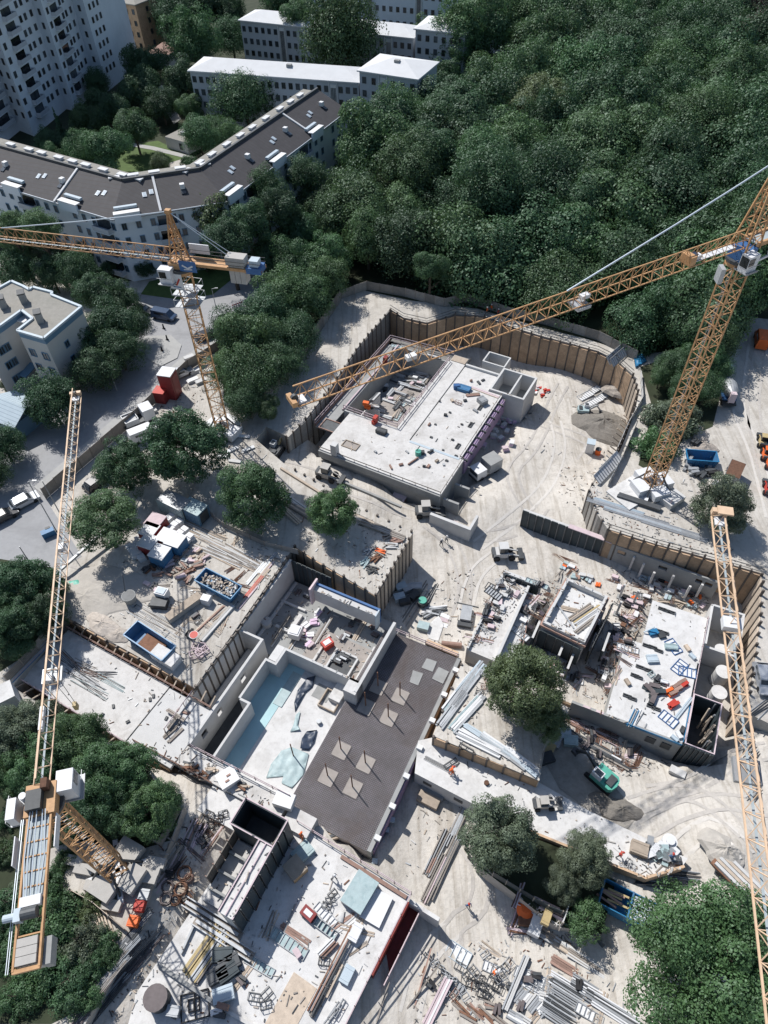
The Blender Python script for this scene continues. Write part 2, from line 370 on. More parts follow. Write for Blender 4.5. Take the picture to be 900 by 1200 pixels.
def sheet(name, poly, m, z=0.0, holes=(), knd='structure', step=None, zf=None):
    vs = []; es = []
    for pl in [poly] + list(holes):
        o = len(vs); vs += [Vector(p) for p in pl]; es += [(o + i, o + (i + 1) % len(pl)) for i in range(len(pl))]
    if step:
        xs = [p[0] for p in poly]; ys = [p[1] for p in poly]
        x = min(xs)
        while x < max(xs):
            y = min(ys)
            while y < max(ys):
                q = (x + random.uniform(-.3, .3) * step, y + random.uniform(-.3, .3) * step)
                if inside(poly, *q): vs.append(Vector(q))
                y += step
            x += step
    v, e, f, *_ = delaunay_2d_cdt(vs, es, [], 0, 1e-4)
    fs = []
    for t in f:
        c = sum((v[i] for i in t), Vector((0, 0))) / len(t)
        if inside(poly, c.x, c.y) and not any(inside(h, c.x, c.y) for h in holes):
            a, b, d = v[t[0]], v[t[1]], v[t[2]]
            t = list(t)
            if (b.x - a.x) * (d.y - a.y) - (b.y - a.y) * (d.x - a.x) < 0: t.reverse()
            fs.append(t)
    me = bpy.data.meshes.new(name)
    me.from_pydata([(p.x, p.y, zf(p.x, p.y) if zf else z) for p in v], [], fs)
    me.materials.append(MATS[m])
    if zf: me.polygons.foreach_set('use_smooth', [True] * len(me.polygons))
    me.update()
    o = bpy.data.objects.new(name, me); COL.objects.link(o); o['kind'] = knd
    return o
_h = np.random.RandomState(3)
_waves = [(_h.uniform(.1, .9), _h.uniform(0, 6.28), _h.uniform(0, 6.28)) for _ in range(9)]
def rough(x, y, a=.12):
    return a * sum(math.sin(k * (x * math.cos(t) + y * math.sin(t)) + ph) for k, t, ph in _waves) / 2.5
BIG = [(-2500, -600), (2500, -600), (2500, 5000), (-2500, 5000)]
sheet('ground', BIG, 'gravel', 0.0, holes=[PITD])
MOUNDS = [(585, 590, 4.5, 0.8), (560, 600, 4, .5), (655, 450, 6, 1.6), (640, 520, 5, .8), (610, 560, 4, .8), (590, 540, 3, .7), (850, 1000, 2.0, 1.3), (628, 640, 3, .5), (840, 970, 3, .5)]
_mo = [(at(a, b, gz_px(a, b)), r, h) for a, b, r, h in MOUNDS]
CARVE = [([(598,772),(660,765),(705,755),(716,838),(640,826)],-6.9),([(368,530),(520,600),(560,545),(640,450),(600,415),(460,392),(360,500)],-7.6),([(222,818),(340,652),(395,678),(450,712),(466,735),(545,775),(432,1004),(335,945),(225,885)],-7.0),([(330,955),(470,1042),(400,1210),(385,1330),(140,1330),(160,1190),(212,1075),(262,990),(292,930)],-3.4),([(15,805),(78,728),(256,832),(225,880),(340,940),(330,965),(160,880)],-5.2),([(700,838),(760,700),(885,685),(890,800),(840,895),(798,885)],-7.0),([(625,735),(658,665),(715,690),(690,775)],-7.0)]
_cv = [(pts(p, z * .6), z) for p, z in CARVE]
def pit_z(x, y):
    z = _pit_z(x, y)
    for pl, c in _cv:
        if inside(pl, x, y): z = min(z, c)
    return z
def _pit_z(x, y):
    z = ground_z(x, y) + rough(x, y)
    for p, r, h in _mo: z += h * math.exp(-((p.x - x) ** 2 + (p.y - y) ** 2) / (r * r))
    return min(z, -0.02)
sheet('pit_floor', PITD, 'pit_soil', step=1.6, zf=pit_z)
b = MB(); n = len(PITD)
for i in range(n):
    p, q = PITD[i], PITD[(i + 1) % n]
    b.add([(p[0], p[1], 0), (q[0], q[1], 0), (q[0], q[1], pit_z(*q)), (p[0], p[1], pit_z(*p))], [[0, 1, 2, 3]], 'sand')
kind(b.build('excavation_bank'), 'structure')
# streets and other ground covers
sheet('street', pts([(-160,760),(-160,540),(20,505),(70,470),(105,455),(150,345),(215,335),(330,318),(348,328),(262,408),(222,432),(160,494),(55,587),(96,652),(70,668),(-20,652),(-60,700)]), 'asphalt', .02)
_b = MB(); _b.prism(pts([(52,581),(159,491),(221,430),(260,405),(252,397),(212,420),(148,479),(40,571)], .02), 0, .14, 'pale_paving'); kind(_b.build('footpath'), 'structure')
sheet('traffic_island', pts([(168,395),(200,393),(213,405),(208,420),(188,430),(172,420)]), 'pale_paving', .14)
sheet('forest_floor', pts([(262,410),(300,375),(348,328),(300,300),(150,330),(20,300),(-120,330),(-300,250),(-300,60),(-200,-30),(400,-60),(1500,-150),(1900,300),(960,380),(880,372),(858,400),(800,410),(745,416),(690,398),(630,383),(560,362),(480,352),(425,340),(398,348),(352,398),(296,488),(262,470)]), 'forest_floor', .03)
sheet('courtyard_lawn', pts([(120,175),(185,165),(225,185),(240,195),(170,208),(120,205)]), 'lawn', .06)
sheet('playground', pts([(196,192),(216,186),(222,200),(198,206)]), 'gravel', .09)
sheet('lane', pts([(178,105),(190,100),(212,140),(204,146)]), 'pale_paving', .09)
sheet('garden_path', pts([(140,166),(180,172),(228,184),(226,188),(178,176),(138,169)]), 'pale_paving', .12)
sheet('side_lawn', pts([(222,10),(245,5),(232,30),(222,32)]), 'lawn', .06)
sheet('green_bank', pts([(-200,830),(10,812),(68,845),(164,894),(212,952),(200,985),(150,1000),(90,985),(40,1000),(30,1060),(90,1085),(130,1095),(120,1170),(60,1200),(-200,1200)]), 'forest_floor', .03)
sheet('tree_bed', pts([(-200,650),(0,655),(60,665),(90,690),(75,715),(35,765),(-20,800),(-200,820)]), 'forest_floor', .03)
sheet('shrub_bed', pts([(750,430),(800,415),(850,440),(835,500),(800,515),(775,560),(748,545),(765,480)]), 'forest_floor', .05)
sheet('clearing', pts([(865,195),(905,200),(905,230),(875,240)]), 'lawn', .06)
sheet('verge', pts([(165,345),(215,352),(250,345),(275,325),(262,312),(215,320),(175,330)]), 'lawn', .05)
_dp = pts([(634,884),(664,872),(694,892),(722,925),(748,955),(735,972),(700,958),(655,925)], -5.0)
sheet('damp_soil_shade', _dp, 'damp_soil_shade', step=1.2, zf=lambda x, y: pit_z(x, y) + .07)  # dark moist soil, with the tree's shadow painted into its colour
def track(L, gap=1.9, w=.42, m='damp_soil_shade'):
    P = [at(x, y, gz_px(x, y)) for x, y in L]
    Q = []
    for i in range(len(P) - 1):
        n = max(2, int((P[i + 1] - P[i]).length / 1.2)); p0 = P[max(i - 1, 0)]; p3 = P[min(i + 2, len(P) - 1)]
        for k in range(n):
            t = k / n; a, c = P[i], P[i + 1]
            Q.append(.5 * ((2 * a) + (c - p0) * t + (2 * p0 - 5 * a + 4 * c - p3) * t * t + (3 * a - p0 - 3 * c + p3) * t ** 3))
    b = MB()
    for sd in (-1, 1):
        row = []
        for i, q in enumerate(Q):
            d = (Q[min(i + 1, len(Q) - 1)] - Q[max(i - 1, 0)]); n = Vector((-d.y, d.x, 0)).normalized()
            for o in (gap / 2 - w / 2, gap / 2 + w / 2):
                e = q + n * sd * (o + random.uniform(-.06, .06)); row.append((e.x, e.y, (pit_z(e.x, e.y) if inside(PIT, e.x, e.y) else 0) + .035))
        b.add(row, [[2 * i, 2 * i + 1, 2 * i + 3, 2 * i + 2] if sd < 0 else [2 * i + 2, 2 * i + 3, 2 * i + 1, 2 * i] for i in range(len(Q) - 1)], m)
    kind(b.build('wheel_track'), 'structure')
mat('track_dust', (.425, .40, .37), var=.15, scale=2, dirt=.5)
mat('track_pale', (.53, .505, .47), var=.1, scale=2)
for L, m in [([(620,600),(600,560),(628,520),(645,480),(660,455)], 'track_dust'), ([(560,640),(600,610),(640,570),(655,530),(650,490)], 'track_pale'), ([(500,612),(530,640),(545,690),(530,740)], 'track_dust'), ([(505,606),(560,630),(610,620),(640,590)], 'track_dust'), ([(550,760),(545,720),(560,670),(600,640)], 'track_pale'), ([(760,930),(810,920),(860,890),(910,880)], 'track_dust'), ([(750,975),(800,950),(850,940),(920,950)], 'track_dust'), ([(790,1000),(830,970),(860,990),(880,1020)], 'track_pale'), ([(740,945),(790,930),(830,940),(880,990)], 'track_dust'), ([(540,1140),(530,1090),(560,1060),(560,1010),(520,960)], 'track_dust'), ([(480,1190),(500,1120),(540,1080)], 'track_pale'), ([(330,545),(370,556),(430,582),(490,605)], 'track_dust'), ([(860,420),(850,500),(870,560),(890,640)], 'track_pale'), ([(880,430),(868,500),(880,580),(905,660)], 'track_dust'), ([(90,690),(130,700),(170,690),(200,720)], 'track_dust'), ([(600,470),(640,500),(690,520),(680,545)], 'track_dust')]: track(L, m=m)
# islands of uncut ground inside the pit
def island(pxs, ztop, m='gravel'):
    pl = pts(pxs, ztop); b = MB(); b.prism(pl, -8, ztop, 'sand', m); return kind(b.build('earth_island'), 'structure')
island([(507,862),(541,777),(575,790),(612,800),(668,830),(640,870),(632,915)], -1.2, 'pit_soil')
island([(553,985),(600,975),(650,990),(722,1032),(705,1095),(650,1085),(600,1045),(560,1015)], -3.6, 'forest_floor')

# ------------------------------------------------------------------ pile walls
_unit = {}
def unit(m):
    if m not in _unit:
        b = MB(); b.box((0, 0, .5), (1, 1, 1), m); _unit[m] = b.mesh('unit_' + m)
    return _unit[m]
def ubox(name, m, parent, p, q, t, z0, z1):
    """box of unit mesh from ground point p to q"""
    ox = parent.location if parent else Vector((0, 0, 0))
    c = ((p[0] + q[0]) / 2 - ox[0], (p[1] + q[1]) / 2 - ox[1], z0 - ox[2])
    return link_mesh(name, unit(m), parent, c, (0, 0, math.atan2(q[1] - p[1], q[0] - p[0])), (math.dist(p, q), t, z1 - z0))
def pile_wall(pxs, ztop, label, board='brown_board', sp=2.0, zbot=None, pile_up=.5, rail=False, group='soldier pile walls round the excavation', pile='steel_pile', bt=.14):
    P = pts(pxs, ztop)
    r = thing('pile_wall', label, 'retaining wall', (P[0][0], P[0][1], ztop - 6), group)
    for i in range(len(P) - 1):
        a, c = P[i], P[i + 1]; L = math.dist(a, c); n = max(1, round(L / sp))
        for k in range(n):
            p = (a[0] + (c[0] - a[0]) * k / n, a[1] + (c[1] - a[1]) * k / n)
            q = (a[0] + (c[0] - a[0]) * (k + 1) / n, a[1] + (c[1] - a[1]) * (k + 1) / n)
            zb = zbot if zbot is not None else pit_z(*p) - .5
            d = ((q[0] - p[0]) / L * n, (q[1] - p[1]) / L * n)
            o = ubox('pile', pile, r, p, (p[0] + d[0] * .24, p[1] + d[1] * .24), .32, zb, ztop + pile_up * random.uniform(.5, 1.3))
            ubox('lagging_panel', board, r, (p[0] + d[0] * .24, p[1] + d[1] * .24), q, bt + random.uniform(0, .04), zb, ztop - random.uniform(.0, .25))
    if rail:
        b = MB()
        for i in range(len(P) - 1):
            b.bar((*P[i], ztop + 1.3), (*P[i + 1], ztop + 1.3), .08, 'steel_dark'); b.bar((*P[i], ztop + .7), (*P[i + 1], ztop + .7), .06, 'steel_dark')
        b.build('guard_rail', r)
    return r
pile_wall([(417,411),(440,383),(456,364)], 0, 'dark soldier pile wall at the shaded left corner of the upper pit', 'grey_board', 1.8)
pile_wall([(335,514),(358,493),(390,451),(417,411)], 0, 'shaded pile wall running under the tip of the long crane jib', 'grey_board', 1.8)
pile_wall([(457,364),(473,374),(500,380),(533,369),(567,372),(600,385),(633,395),(667,404)], 0, 'tall brown pile wall along the wood at the back of the upper pit', sp=1.9, rail=True)
pile_wall([(667,404),(700,413),(722,424),(741,441)], 0, 'pale brown pile wall with guard rail curving at the right of the upper pit', sp=1.9, rail=True)
pile_wall([(741,441),(747,461),(742,482),(731,513),(720,537),(703,554)], 0, 'timber lined pile wall beside the gravel heap', 'plank', 1.5, pile_up=.9)
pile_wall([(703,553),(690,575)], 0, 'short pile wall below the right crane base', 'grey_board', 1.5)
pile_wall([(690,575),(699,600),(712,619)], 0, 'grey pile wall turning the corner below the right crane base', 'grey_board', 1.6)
pile_wall([(712,621),(767,639),(838,658),(892,674)], 0, 'brown lagged pile wall above the long grey concrete wall', sp=1.7, pile_up=.9, rail=True)
pile_wall([(892,674),(891,720),(883,780),(874,835)], 0, 'ochre pile wall with slanting props along the right pit edge', 'plank', 1.5, pile_up=.9)
pile_wall([(229,805),(288,724),(345,641)], 0, 'pale grey brown sheet wall between left yard and long channel', 'old_plank', 1.1, pile_up=.2)
pile_wall([(345,641),(366,655),(440,698)], 0, 'brown pile wall below the planted tree terrace', sp=1.9)
pile_wall([(440,698),(462,662),(483,626)], 0, 'tan sheet pile wall at the corner of the tree terrace', 'plank', 1.2)
pile_wall([(483,624),(430,599),(391,576),(336,546)], 0, 'low grey pile wall beside the dirt haul road', 'grey_board', 1.8, pile_up=.4)
pile_wall([(507,863),(570,889),(631,914)], -1.2, 'brown lagging wall above the white concrete strip', sp=1.8, pile_up=.2)
pile_wall([(541,778),(524,820),(508,861)], -1.2, 'brown lagging wall facing the dark rebar slab', sp=1.8, pile_up=.3)
pile_wall([(229,806),(150,765),(77,724)], 0, 'brown lagging above the propped trench of the left slab', sp=1.8, pile_up=.2)
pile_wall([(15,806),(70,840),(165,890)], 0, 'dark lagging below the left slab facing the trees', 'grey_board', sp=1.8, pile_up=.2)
# ------------------------------------------------------------------ trees
def make_crown(seed, nlobe, nleaf, leaf, flat=.85, open_=0.0, lobe_r=(.28, .46), cone=False, k0=.25, k1=.78, nz_=.38):
    rs = np.random.RandomState(seed)
    c = []; rr = []
    while len(c) < nlobe:
        d = rs.normal(size=3); d /= np.linalg.norm(d)
        k = rs.uniform(k0, k1)
        if d[2] < -.55: continue
        p = d * k * np.array([1, 1, flat])
        if cone: p = np.array([d[0], d[1], 0]) * (.55 * rs.uniform(.2, 1)); z = rs.uniform(-1, 1.5); p *= (1.55 - z) / 2.4; p[2] = z
        c.append(p); rr.append(rs.uniform(*lobe_r) * ((1.7 - p[2]) / 2.2 if cone else 1))
    c = np.array(c); rr = np.array(rr)
    w = rr ** 2; idx = rs.choice(nlobe, nleaf, p=w / w.sum())
    d = rs.normal(size=(nleaf, 3)); d[:, 2] += .35; d /= np.linalg.norm(d, axis=1)[:, None]
    # tufts: pull leaves towards random tuft directions on each lobe
    tuft = rs.normal(size=(nlobe, 16, 3)); tuft[:, :, 2] += .35; tuft /= np.linalg.norm(tuft, axis=2)[:, :, None]
    tk = rs.randint(0, 16, nleaf); d2 = tuft[idx, tk] + rs.normal(size=(nleaf, 3)) * .22; d2 /= np.linalg.norm(d2, axis=1)[:, None]
    use = rs.rand(nleaf) < .7
    d = np.where(use[:, None], d2, d)
    rad = rr[idx] * (.62 + .42 * rs.rand(nleaf) ** .6 + use * .08)
    pos = c[idx] + d * rad[:, None] * np.array([1, 1, .85])
    if open_: 
        keep = rs.rand(nleaf) > open_ * (np.sin(pos[:, 0] * 9) * np.sin(pos[:, 1] * 8 + 1) > .2)
        pos = pos[keep]; d = d[keep]
    n = len(pos)
    nrm = d + rs.normal(size=(n, 3)) * nz_ + np.array([0, 0, .3]); nrm /= np.linalg.norm(nrm, axis=1)[:, None]
    t = np.cross(nrm, rs.normal(size=(n, 3))); t /= np.linalg.norm(t, axis=1)[:, None]; bt = np.cross(nrm, t)
    s = leaf * rs.uniform(.6, 1.3, n)[:, None]
    V = np.stack([pos - t * s, pos - bt * s * .7, pos + t * s, pos + bt * s * .7], 1).reshape(-1, 3)
    me = bpy.data.meshes.new('crown_%d' % seed)
    me.vertices.add(4 * n); me.vertices.foreach_set('co', V.ravel())
    me.loops.add(4 * n); me.loops.foreach_set('vertex_index', np.arange(4 * n))
    me.polygons.add(n); me.polygons.foreach_set('loop_start', np.arange(n) * 4); me.polygons.foreach_set('loop_total', np.full(n, 4))
    me.materials.append(MATS['leaf_mid']); me.update(calc_edges=True); me.validate()
    return me
CROWN = {'near': [make_crown(11 + i, 80 + 8 * i, 46000, .021, .82 + .06 * i, open_=.25, lobe_r=(.15, .3), k0=.4, k1=.86) for i in range(4)],
         'mid': [make_crown(20 + i, 30 + 9 * i, 32000, .025, .78 + .1 * (i % 4), open_=.12, lobe_r=(.11 + .01 * i, .5), k0=.2, k1=.86) for i in range(10)],
         'huge': [make_crown(9, 110, 100000, .0155, .85, open_=.25, lobe_r=(.1, .32), k0=.35, k1=.88)],
         'thin': [make_crown(40 + i, 34, 7000, .034, 1.0, open_=.6, lobe_r=(.16, .32)) for i in range(3)],
         'cone': [make_crown(50 + i, 40, 6000, .05, cone=True, lobe_r=(.18, .3)) for i in range(2)],
         'shrub': [make_crown(60 + i, 60, 14000, .03, .6, open_=.3, lobe_r=(.14, .3), k0=.3, k1=.9) for i in range(3)]}
def make_trunk(seed):
    rs = random.Random(seed); b = MB()
    b.tube([(0, 0, -.05), (.01, 0, .25), (.0, .01, .55), (.01, 0, .82)], [.030, .024, .017, .006], 'bark', 8)
    for i in range(7):
        a = i * 2.4 + rs.uniform(-.4, .4); z = rs.uniform(.3, .6); l = rs.uniform(.14, .26)
        b.tube([(0, 0, z), (math.cos(a) * l * .5, math.sin(a) * l * .5, z + .09), (math.cos(a) * l, math.sin(a) * l, z + .2)], [.012, .008, .003], 'bark', 5)
    return b.mesh('trunk_%d' % seed)
TRUNK = [make_trunk(i) for i in range(3)]
def tree(px, py, rpx, leaf='leaf_mid', cls='mid', label='', group=None, name='broadleaf_tree', hk=1.95, z0=0.0, sq=1.12, cz=None):
    """px, py: where the middle of the crown shows; rpx: its half width in photo pixels"""
    zc = cz or 8.0
    for _ in range(5):
        r = rpx * mpp(px, py, zc)
        h = hk * r if hk else 5; h = min(max(h, 1.9 * r), 22) if hk > 1.5 else hk * r
        zc = z0 + h - r * .85 * sq
    p = at(px, py, zc)
    return plant(p.x, p.y, z0, r, h, leaf, cls, label, group, name, sq)
def plant(x, y, z0, r, h, leaf, cls, label, group, name='broadleaf_tree', sq=1.0):
    o = thing(name, label, 'tree' if 'shrub' not in name else 'shrub', (x, y, z0), group)
    c = random.choice(CROWN[cls])
    k = link_mesh('crown', c, o, (0, 0, h - r * .85 * sq), (0, 0, random.uniform(0, 6.28)), (r * random.uniform(.94, 1.06), r * random.uniform(.94, 1.06), r * sq))
    k.material_slots[0].link = 'OBJECT'; k.material_slots[0].material = MATS[leaf]
    link_mesh('trunk', random.choice(TRUNK), o, (0, 0, 0), (0, 0, random.uniform(0, 6.28)), (h, h, h))
    return o
COURT = [(70,152,13,'leaf_deep','cone'),(103,142,20,'leaf_mid','mid'),(58,168,16,'leaf_deep','mid'),(126,132,22,'leaf_deep','mid'),(130,178,26,'leaf_mid','mid'),(158,155,23,'leaf_mid','mid'),(98,176,20,'leaf_mid','mid'),(170,82,24,'leaf_deep','mid'),(166,108,22,'leaf_deep','mid'),(215,98,24,'leaf_deep','mid'),(190,125,18,'leaf_deep','mid'),(234,160,20,'leaf_mid','mid'),(254,158,18,'leaf_mid','mid'),(274,160,15,'leaf_fresh','mid'),(222,128,16,'leaf_fresh','mid'),(287,116,30,'leaf_deep','mid'),(250,112,20,'leaf_deep','thin'),(60,184,16,'leaf_fresh','mid'),(188,193,11,'leaf_olive','mid'),(146,66,12,'leaf_mid','mid'),(222,190,10,'leaf_mid','shrub'),(115,100,14,'leaf_deep','mid')]
for i, (x, y, r, l, c) in enumerate(COURT):
    tree(x, y, r * 1.12, l, c, 'broadleaf tree in the courtyard between white tower and bent block' if c != 'cone' else 'dark pointed tree at the foot of the white tower', 'trees in the courtyard')
TOP = [(175,12,26,'leaf_deep'),(206,26,24,'leaf_deep'),(240,8,24,'leaf_deep'),(268,14,18,'leaf_deep'),(272,46,20,'leaf_deep'),(335,4,26,'leaf_deep'),(442,10,22,'leaf_mid'),(540,66,32,'leaf_mid'),(520,95,22,'leaf_deep'),(572,98,26,'leaf_mid'),(335,112,13,'leaf_mid'),(352,104,12,'leaf_olive'),(450,122,18,'leaf_mid'),(430,140,15,'leaf_olive'),(415,130,11,'leaf_mid'),(500,45,22,'leaf_mid'),(480,150,18,'leaf_mid'),(525,130,24,'leaf_mid')]
for x, y, r, l in TOP:
    tree(x, y, r * 1.12, l, 'mid', 'broadleaf tree growing among the white roofed apartment blocks', 'trees among the apartment blocks')
for x, y, q, h in [(397, 40, 11.5, 26), (560, 30, 10, 25), (592, 26, 9, 22), (350, 30, 6, 20), (540, 40, 9, 24), (225, 45, 8, 20)]:
    p = at(x, y, h * .63); plant(p.x, p.y, 0, q, h, 'leaf_mid', 'mid', 'tall broadleaf tree rising between the white roofed blocks', 'tall trees between the white roofed blocks', sq=1.1)
FRONT = [(253,252,26,'leaf_olive','thin'),(208,284,24,'leaf_deep','mid'),(268,280,22,'leaf_deep','mid'),(14,268,20,'leaf_mid','mid'),(47,268,18,'leaf_mid','mid'),(106,286,15,'leaf_olive','thin'),(330,245,22,'leaf_deep','mid'),(360,205,20,'leaf_deep','mid'),(75,302,14,'leaf_deep','mid'),(130,318,14,'leaf_deep','shrub'),(180,290,18,'leaf_deep','mid'),(240,310,18,'leaf_deep','mid'),(28,296,18,'leaf_deep','mid'),(60,294,17,'leaf_deep','mid'),(152,300,18,'leaf_deep','mid'),(100,306,16,'leaf_deep','mid'),(170,322,13,'leaf_deep','mid'),(290,262,22,'leaf_deep','mid'),(310,225,20,'leaf_mid','mid')]
for x, y, r, l, c in FRONT:
    if y >= 284:
        tree(x, y - 6, r * .9, l, c, 'low tree on the verge between bent block and street', 'low trees above the street'); continue
    p = at(x, y, 11); q = r * 1.2 * mpp(x, y, 11); plant(p.x, p.y, 0, q, 11 + q * .95, l, c, 'tree in front of the balconies of the bent block', 'trees before the bent block', sq=1.12)
LEFT = [(20,320,22,'leaf_deep'),(62,324,20,'leaf_deep'),(92,322,22,'leaf_deep'),(112,348,24,'leaf_deep'),(142,352,20,'leaf_deep'),(132,385,28,'leaf_deep'),(104,406,26,'leaf_deep'),(140,412,24,'leaf_deep'),(112,432,26,'leaf_deep'),(150,385,22,'leaf_deep')]
for x, y, r, l in LEFT:
    tree(x, y, r * 1.1, l, 'mid', 'dark broadleaf tree between grey flat roofed house and street', 'dark trees along the street')
tree(60, 472, 33, 'leaf_deep', 'mid', 'round dark tree beside the blue grey shed roof')
tree(4, 522, 26, 'leaf_deep', 'mid', 'dark tree at the left picture edge below the shed'); tree(-12, 558, 24, 'leaf_deep', 'mid', 'dark tree cut off by the left picture edge above the black car')
tree(10, 450, 13, 'leaf_grey', 'shrub', 'pale bush between grey house and shed', name='garden_shrub', hk=1.0)
WEDGE = [(292,402,34),(314,372,28),(300,440,30),(272,432,24),(345,395,26),(276,388,26),(330,350,26),(360,350,26),(345,315,26),(380,330,24),(385,300,26),(350,280,24),(395,265,26),(375,245,24),(320,300,22),(285,470,20),(312,480,14),(330,425,22),(400,225,22),(415,195,20)]
for x, y, r in WEDGE:
    tree(x, y, r * 1.16, random.choice(['leaf_deep', 'leaf_mid', 'leaf_mid']), 'mid', 'leafy tree of the grove between street and upper pit', 'trees of the grove beside the upper pit')
tree(144, 548, 37, 'leaf_deep', 'near', 'dark tree left of the big yard tree along the hoarding')
tree(216, 526, 50, 'leaf_deep', 'near', 'big round tree standing at the foot of the left crane')
tree(120, 608, 42, 'leaf_mid', 'near', 'spreading olive green tree above the white storage crates', sq=.8)
tree(296, 582, 41, 'leaf_mid', 'near', 'round green tree with low wall beside the haul road')
tree(390, 600, 33, 'leaf_fresh', 'near', 'smaller fresh green tree on the pile walled terrace')
for x, y, r in [(26,690,40),(12,735,36),(50,722,30),(-5,700,26),(70,690,12)]:
    tree(x, y, r, 'leaf_deep', 'near', 'dark tree on the planted bed at the left edge', 'trees on the left planted bed')
for x, y, r, l in [(18,858,36,'leaf_grey'),(82,872,40,'leaf_mid'),(125,905,40,'leaf_mid'),(178,952,34,'leaf_fresh'),(12,905,30,'leaf_mid'),(60,920,36,'leaf_deep'),(110,945,34,'leaf_deep'),(150,905,36,'leaf_mid'),(45,895,38,'leaf_mid'),(150,950,30,'leaf_deep'),(90,905,36,'leaf_mid'),(48,850,30,'leaf_grey'),(100,865,30,'leaf_mid'),(195,938,20,'leaf_fresh'),(80,960,30,'leaf_deep')]:
    tree(x, y, r, l, 'near', 'tree in the thicket between left slab and front crane', 'trees in the thicket behind the front crane', hk=1.9)
for x, y, r, l in [(62,1080,44,'leaf_mid'),(20,1170,30,'leaf_mid'),(100,1170,22,'leaf_mid'),(118,1105,22,'leaf_mid'),(70,1110,40,'leaf_mid'),(12,1060,26,'leaf_deep'),(40,1015,18,'leaf_mid'),(8,1000,20,'leaf_mid'),(6,1090,18,'leaf_deep'),(5,1125,18,'leaf_mid'),(10,960,18,'leaf_deep'),(75,1010,16,'leaf_mid'),(128,1120,16,'leaf_mid'),(95,1105,34,'leaf_grey'),(50,1130,38,'leaf_mid'),(85,1150,36,'leaf_deep'),(30,1100,30,'leaf_mid'),(105,1065,20,'leaf_olive'),(60,1040,24,'leaf_mid'),(110,1130,22,'leaf_deep'),(28,1040,22,'leaf_grey')]:
    tree(x, y, r, l, 'shrub', 'bushy undergrowth around the counterweight end of the front crane', 'shrubs under the front crane', name='bushy_shrub', hk=1.1)
ZI = -1.2
tree(616, 802, 51, 'leaf_olive', 'near', 'tall grey green tree beside the white slab building', z0=ZI, hk=2.2); tree(640, 845, 26, 'leaf_olive', 'near', 'lower olive tree under the tall grey green tree', z0=ZI, hk=1.8)
tree(586, 978, 46, 'leaf_grey', 'near', 'pale grey green tree beside the white concrete strip', z0=-3.6, hk=2.0)
tree(687, 1004, 32, 'leaf_grey', 'near', 'small tree on the planted island left of the blue container', z0=-3.6, hk=2.0); tree(660, 1035, 22, 'leaf_grey', 'near', 'small dark tree beside the orange machine', z0=-3.6, hk=1.8)
tree(686, 1080, 28, 'leaf_mid', 'shrub', 'bush right of the fenced plot with the orange machine', name='garden_shrub', z0=-3.6, hk=1.3)
tree(836, 1138, 102, 'leaf_fresh', 'huge', 'very large bright green tree at the bottom right', z0=-4, hk=2.0); 
tree(846, 592, 34, 'leaf_grey', 'near', 'feathery willow like tree at the tip of the right grey jib', hk=1.6)
tree(785, 492, 38, 'leaf_grey', 'shrub', 'loose pale shrub left of the right crane mast', name='garden_shrub', hk=1.2); tree(770, 522, 30, 'leaf_fresh', 'shrub', 'green shrub at the foot of the right crane mast', name='garden_shrub', hk=1.2)
tree(800, 500, 16, 'leaf_fresh', 'shrub', 'small shrub behind the right crane mast', name='garden_shrub', hk=1.2)
for x, y, r in [(812,388,30),(838,400,26),(800,430,20),(850,360,26),(880,345,28),(828,455,20),(840,430,18),(790,428,20),(775,440,16),(822,420,22),(800,455,18)]:
    tree(x, y, r, 'leaf_mid', 'mid', 'tree behind the upper part of the right crane mast', 'trees behind the right crane mast', hk=2.2)
# the wood
FOREST = pts([(430,318),(408,285),(425,185),(500,140),(560,118),(600,80),(640,20),(665,-70),(1150,-90),(1150,330),(960,335),(880,345),(800,392),(760,398),(690,386),(620,362),(560,342),(490,330)], 7.0)
xs = [p[0] for p in FOREST]; ys = [p[1] for p in FOREST]
cand = []; rf = random.Random(5)
for _ in range(14000):
    x, y = rf.uniform(min(xs), max(xs)), rf.uniform(min(ys), max(ys))
    if not inside(FOREST, x, y): continue
    d = math.hypot(x, y); sp = 6.6 + 2.6 * min(1, max(0, (d - 130) / 250)) + rf.uniform(0, 2)
    if all((x - a) ** 2 + (y - c) ** 2 > sp * sp for a, c, _ in cand): cand.append((x, y, sp))
cand.sort(key=lambda t: math.hypot(t[0], t[1]))
def clearing(x, y):
    px, py = to_px((x, y, 8)); return (735 < px < 765 and 95 < py < 160) or (875 < px < 910 and 190 < py < 235)
cand = [c for c in cand if not clearing(c[0], c[1])]
nf = 0
far = []
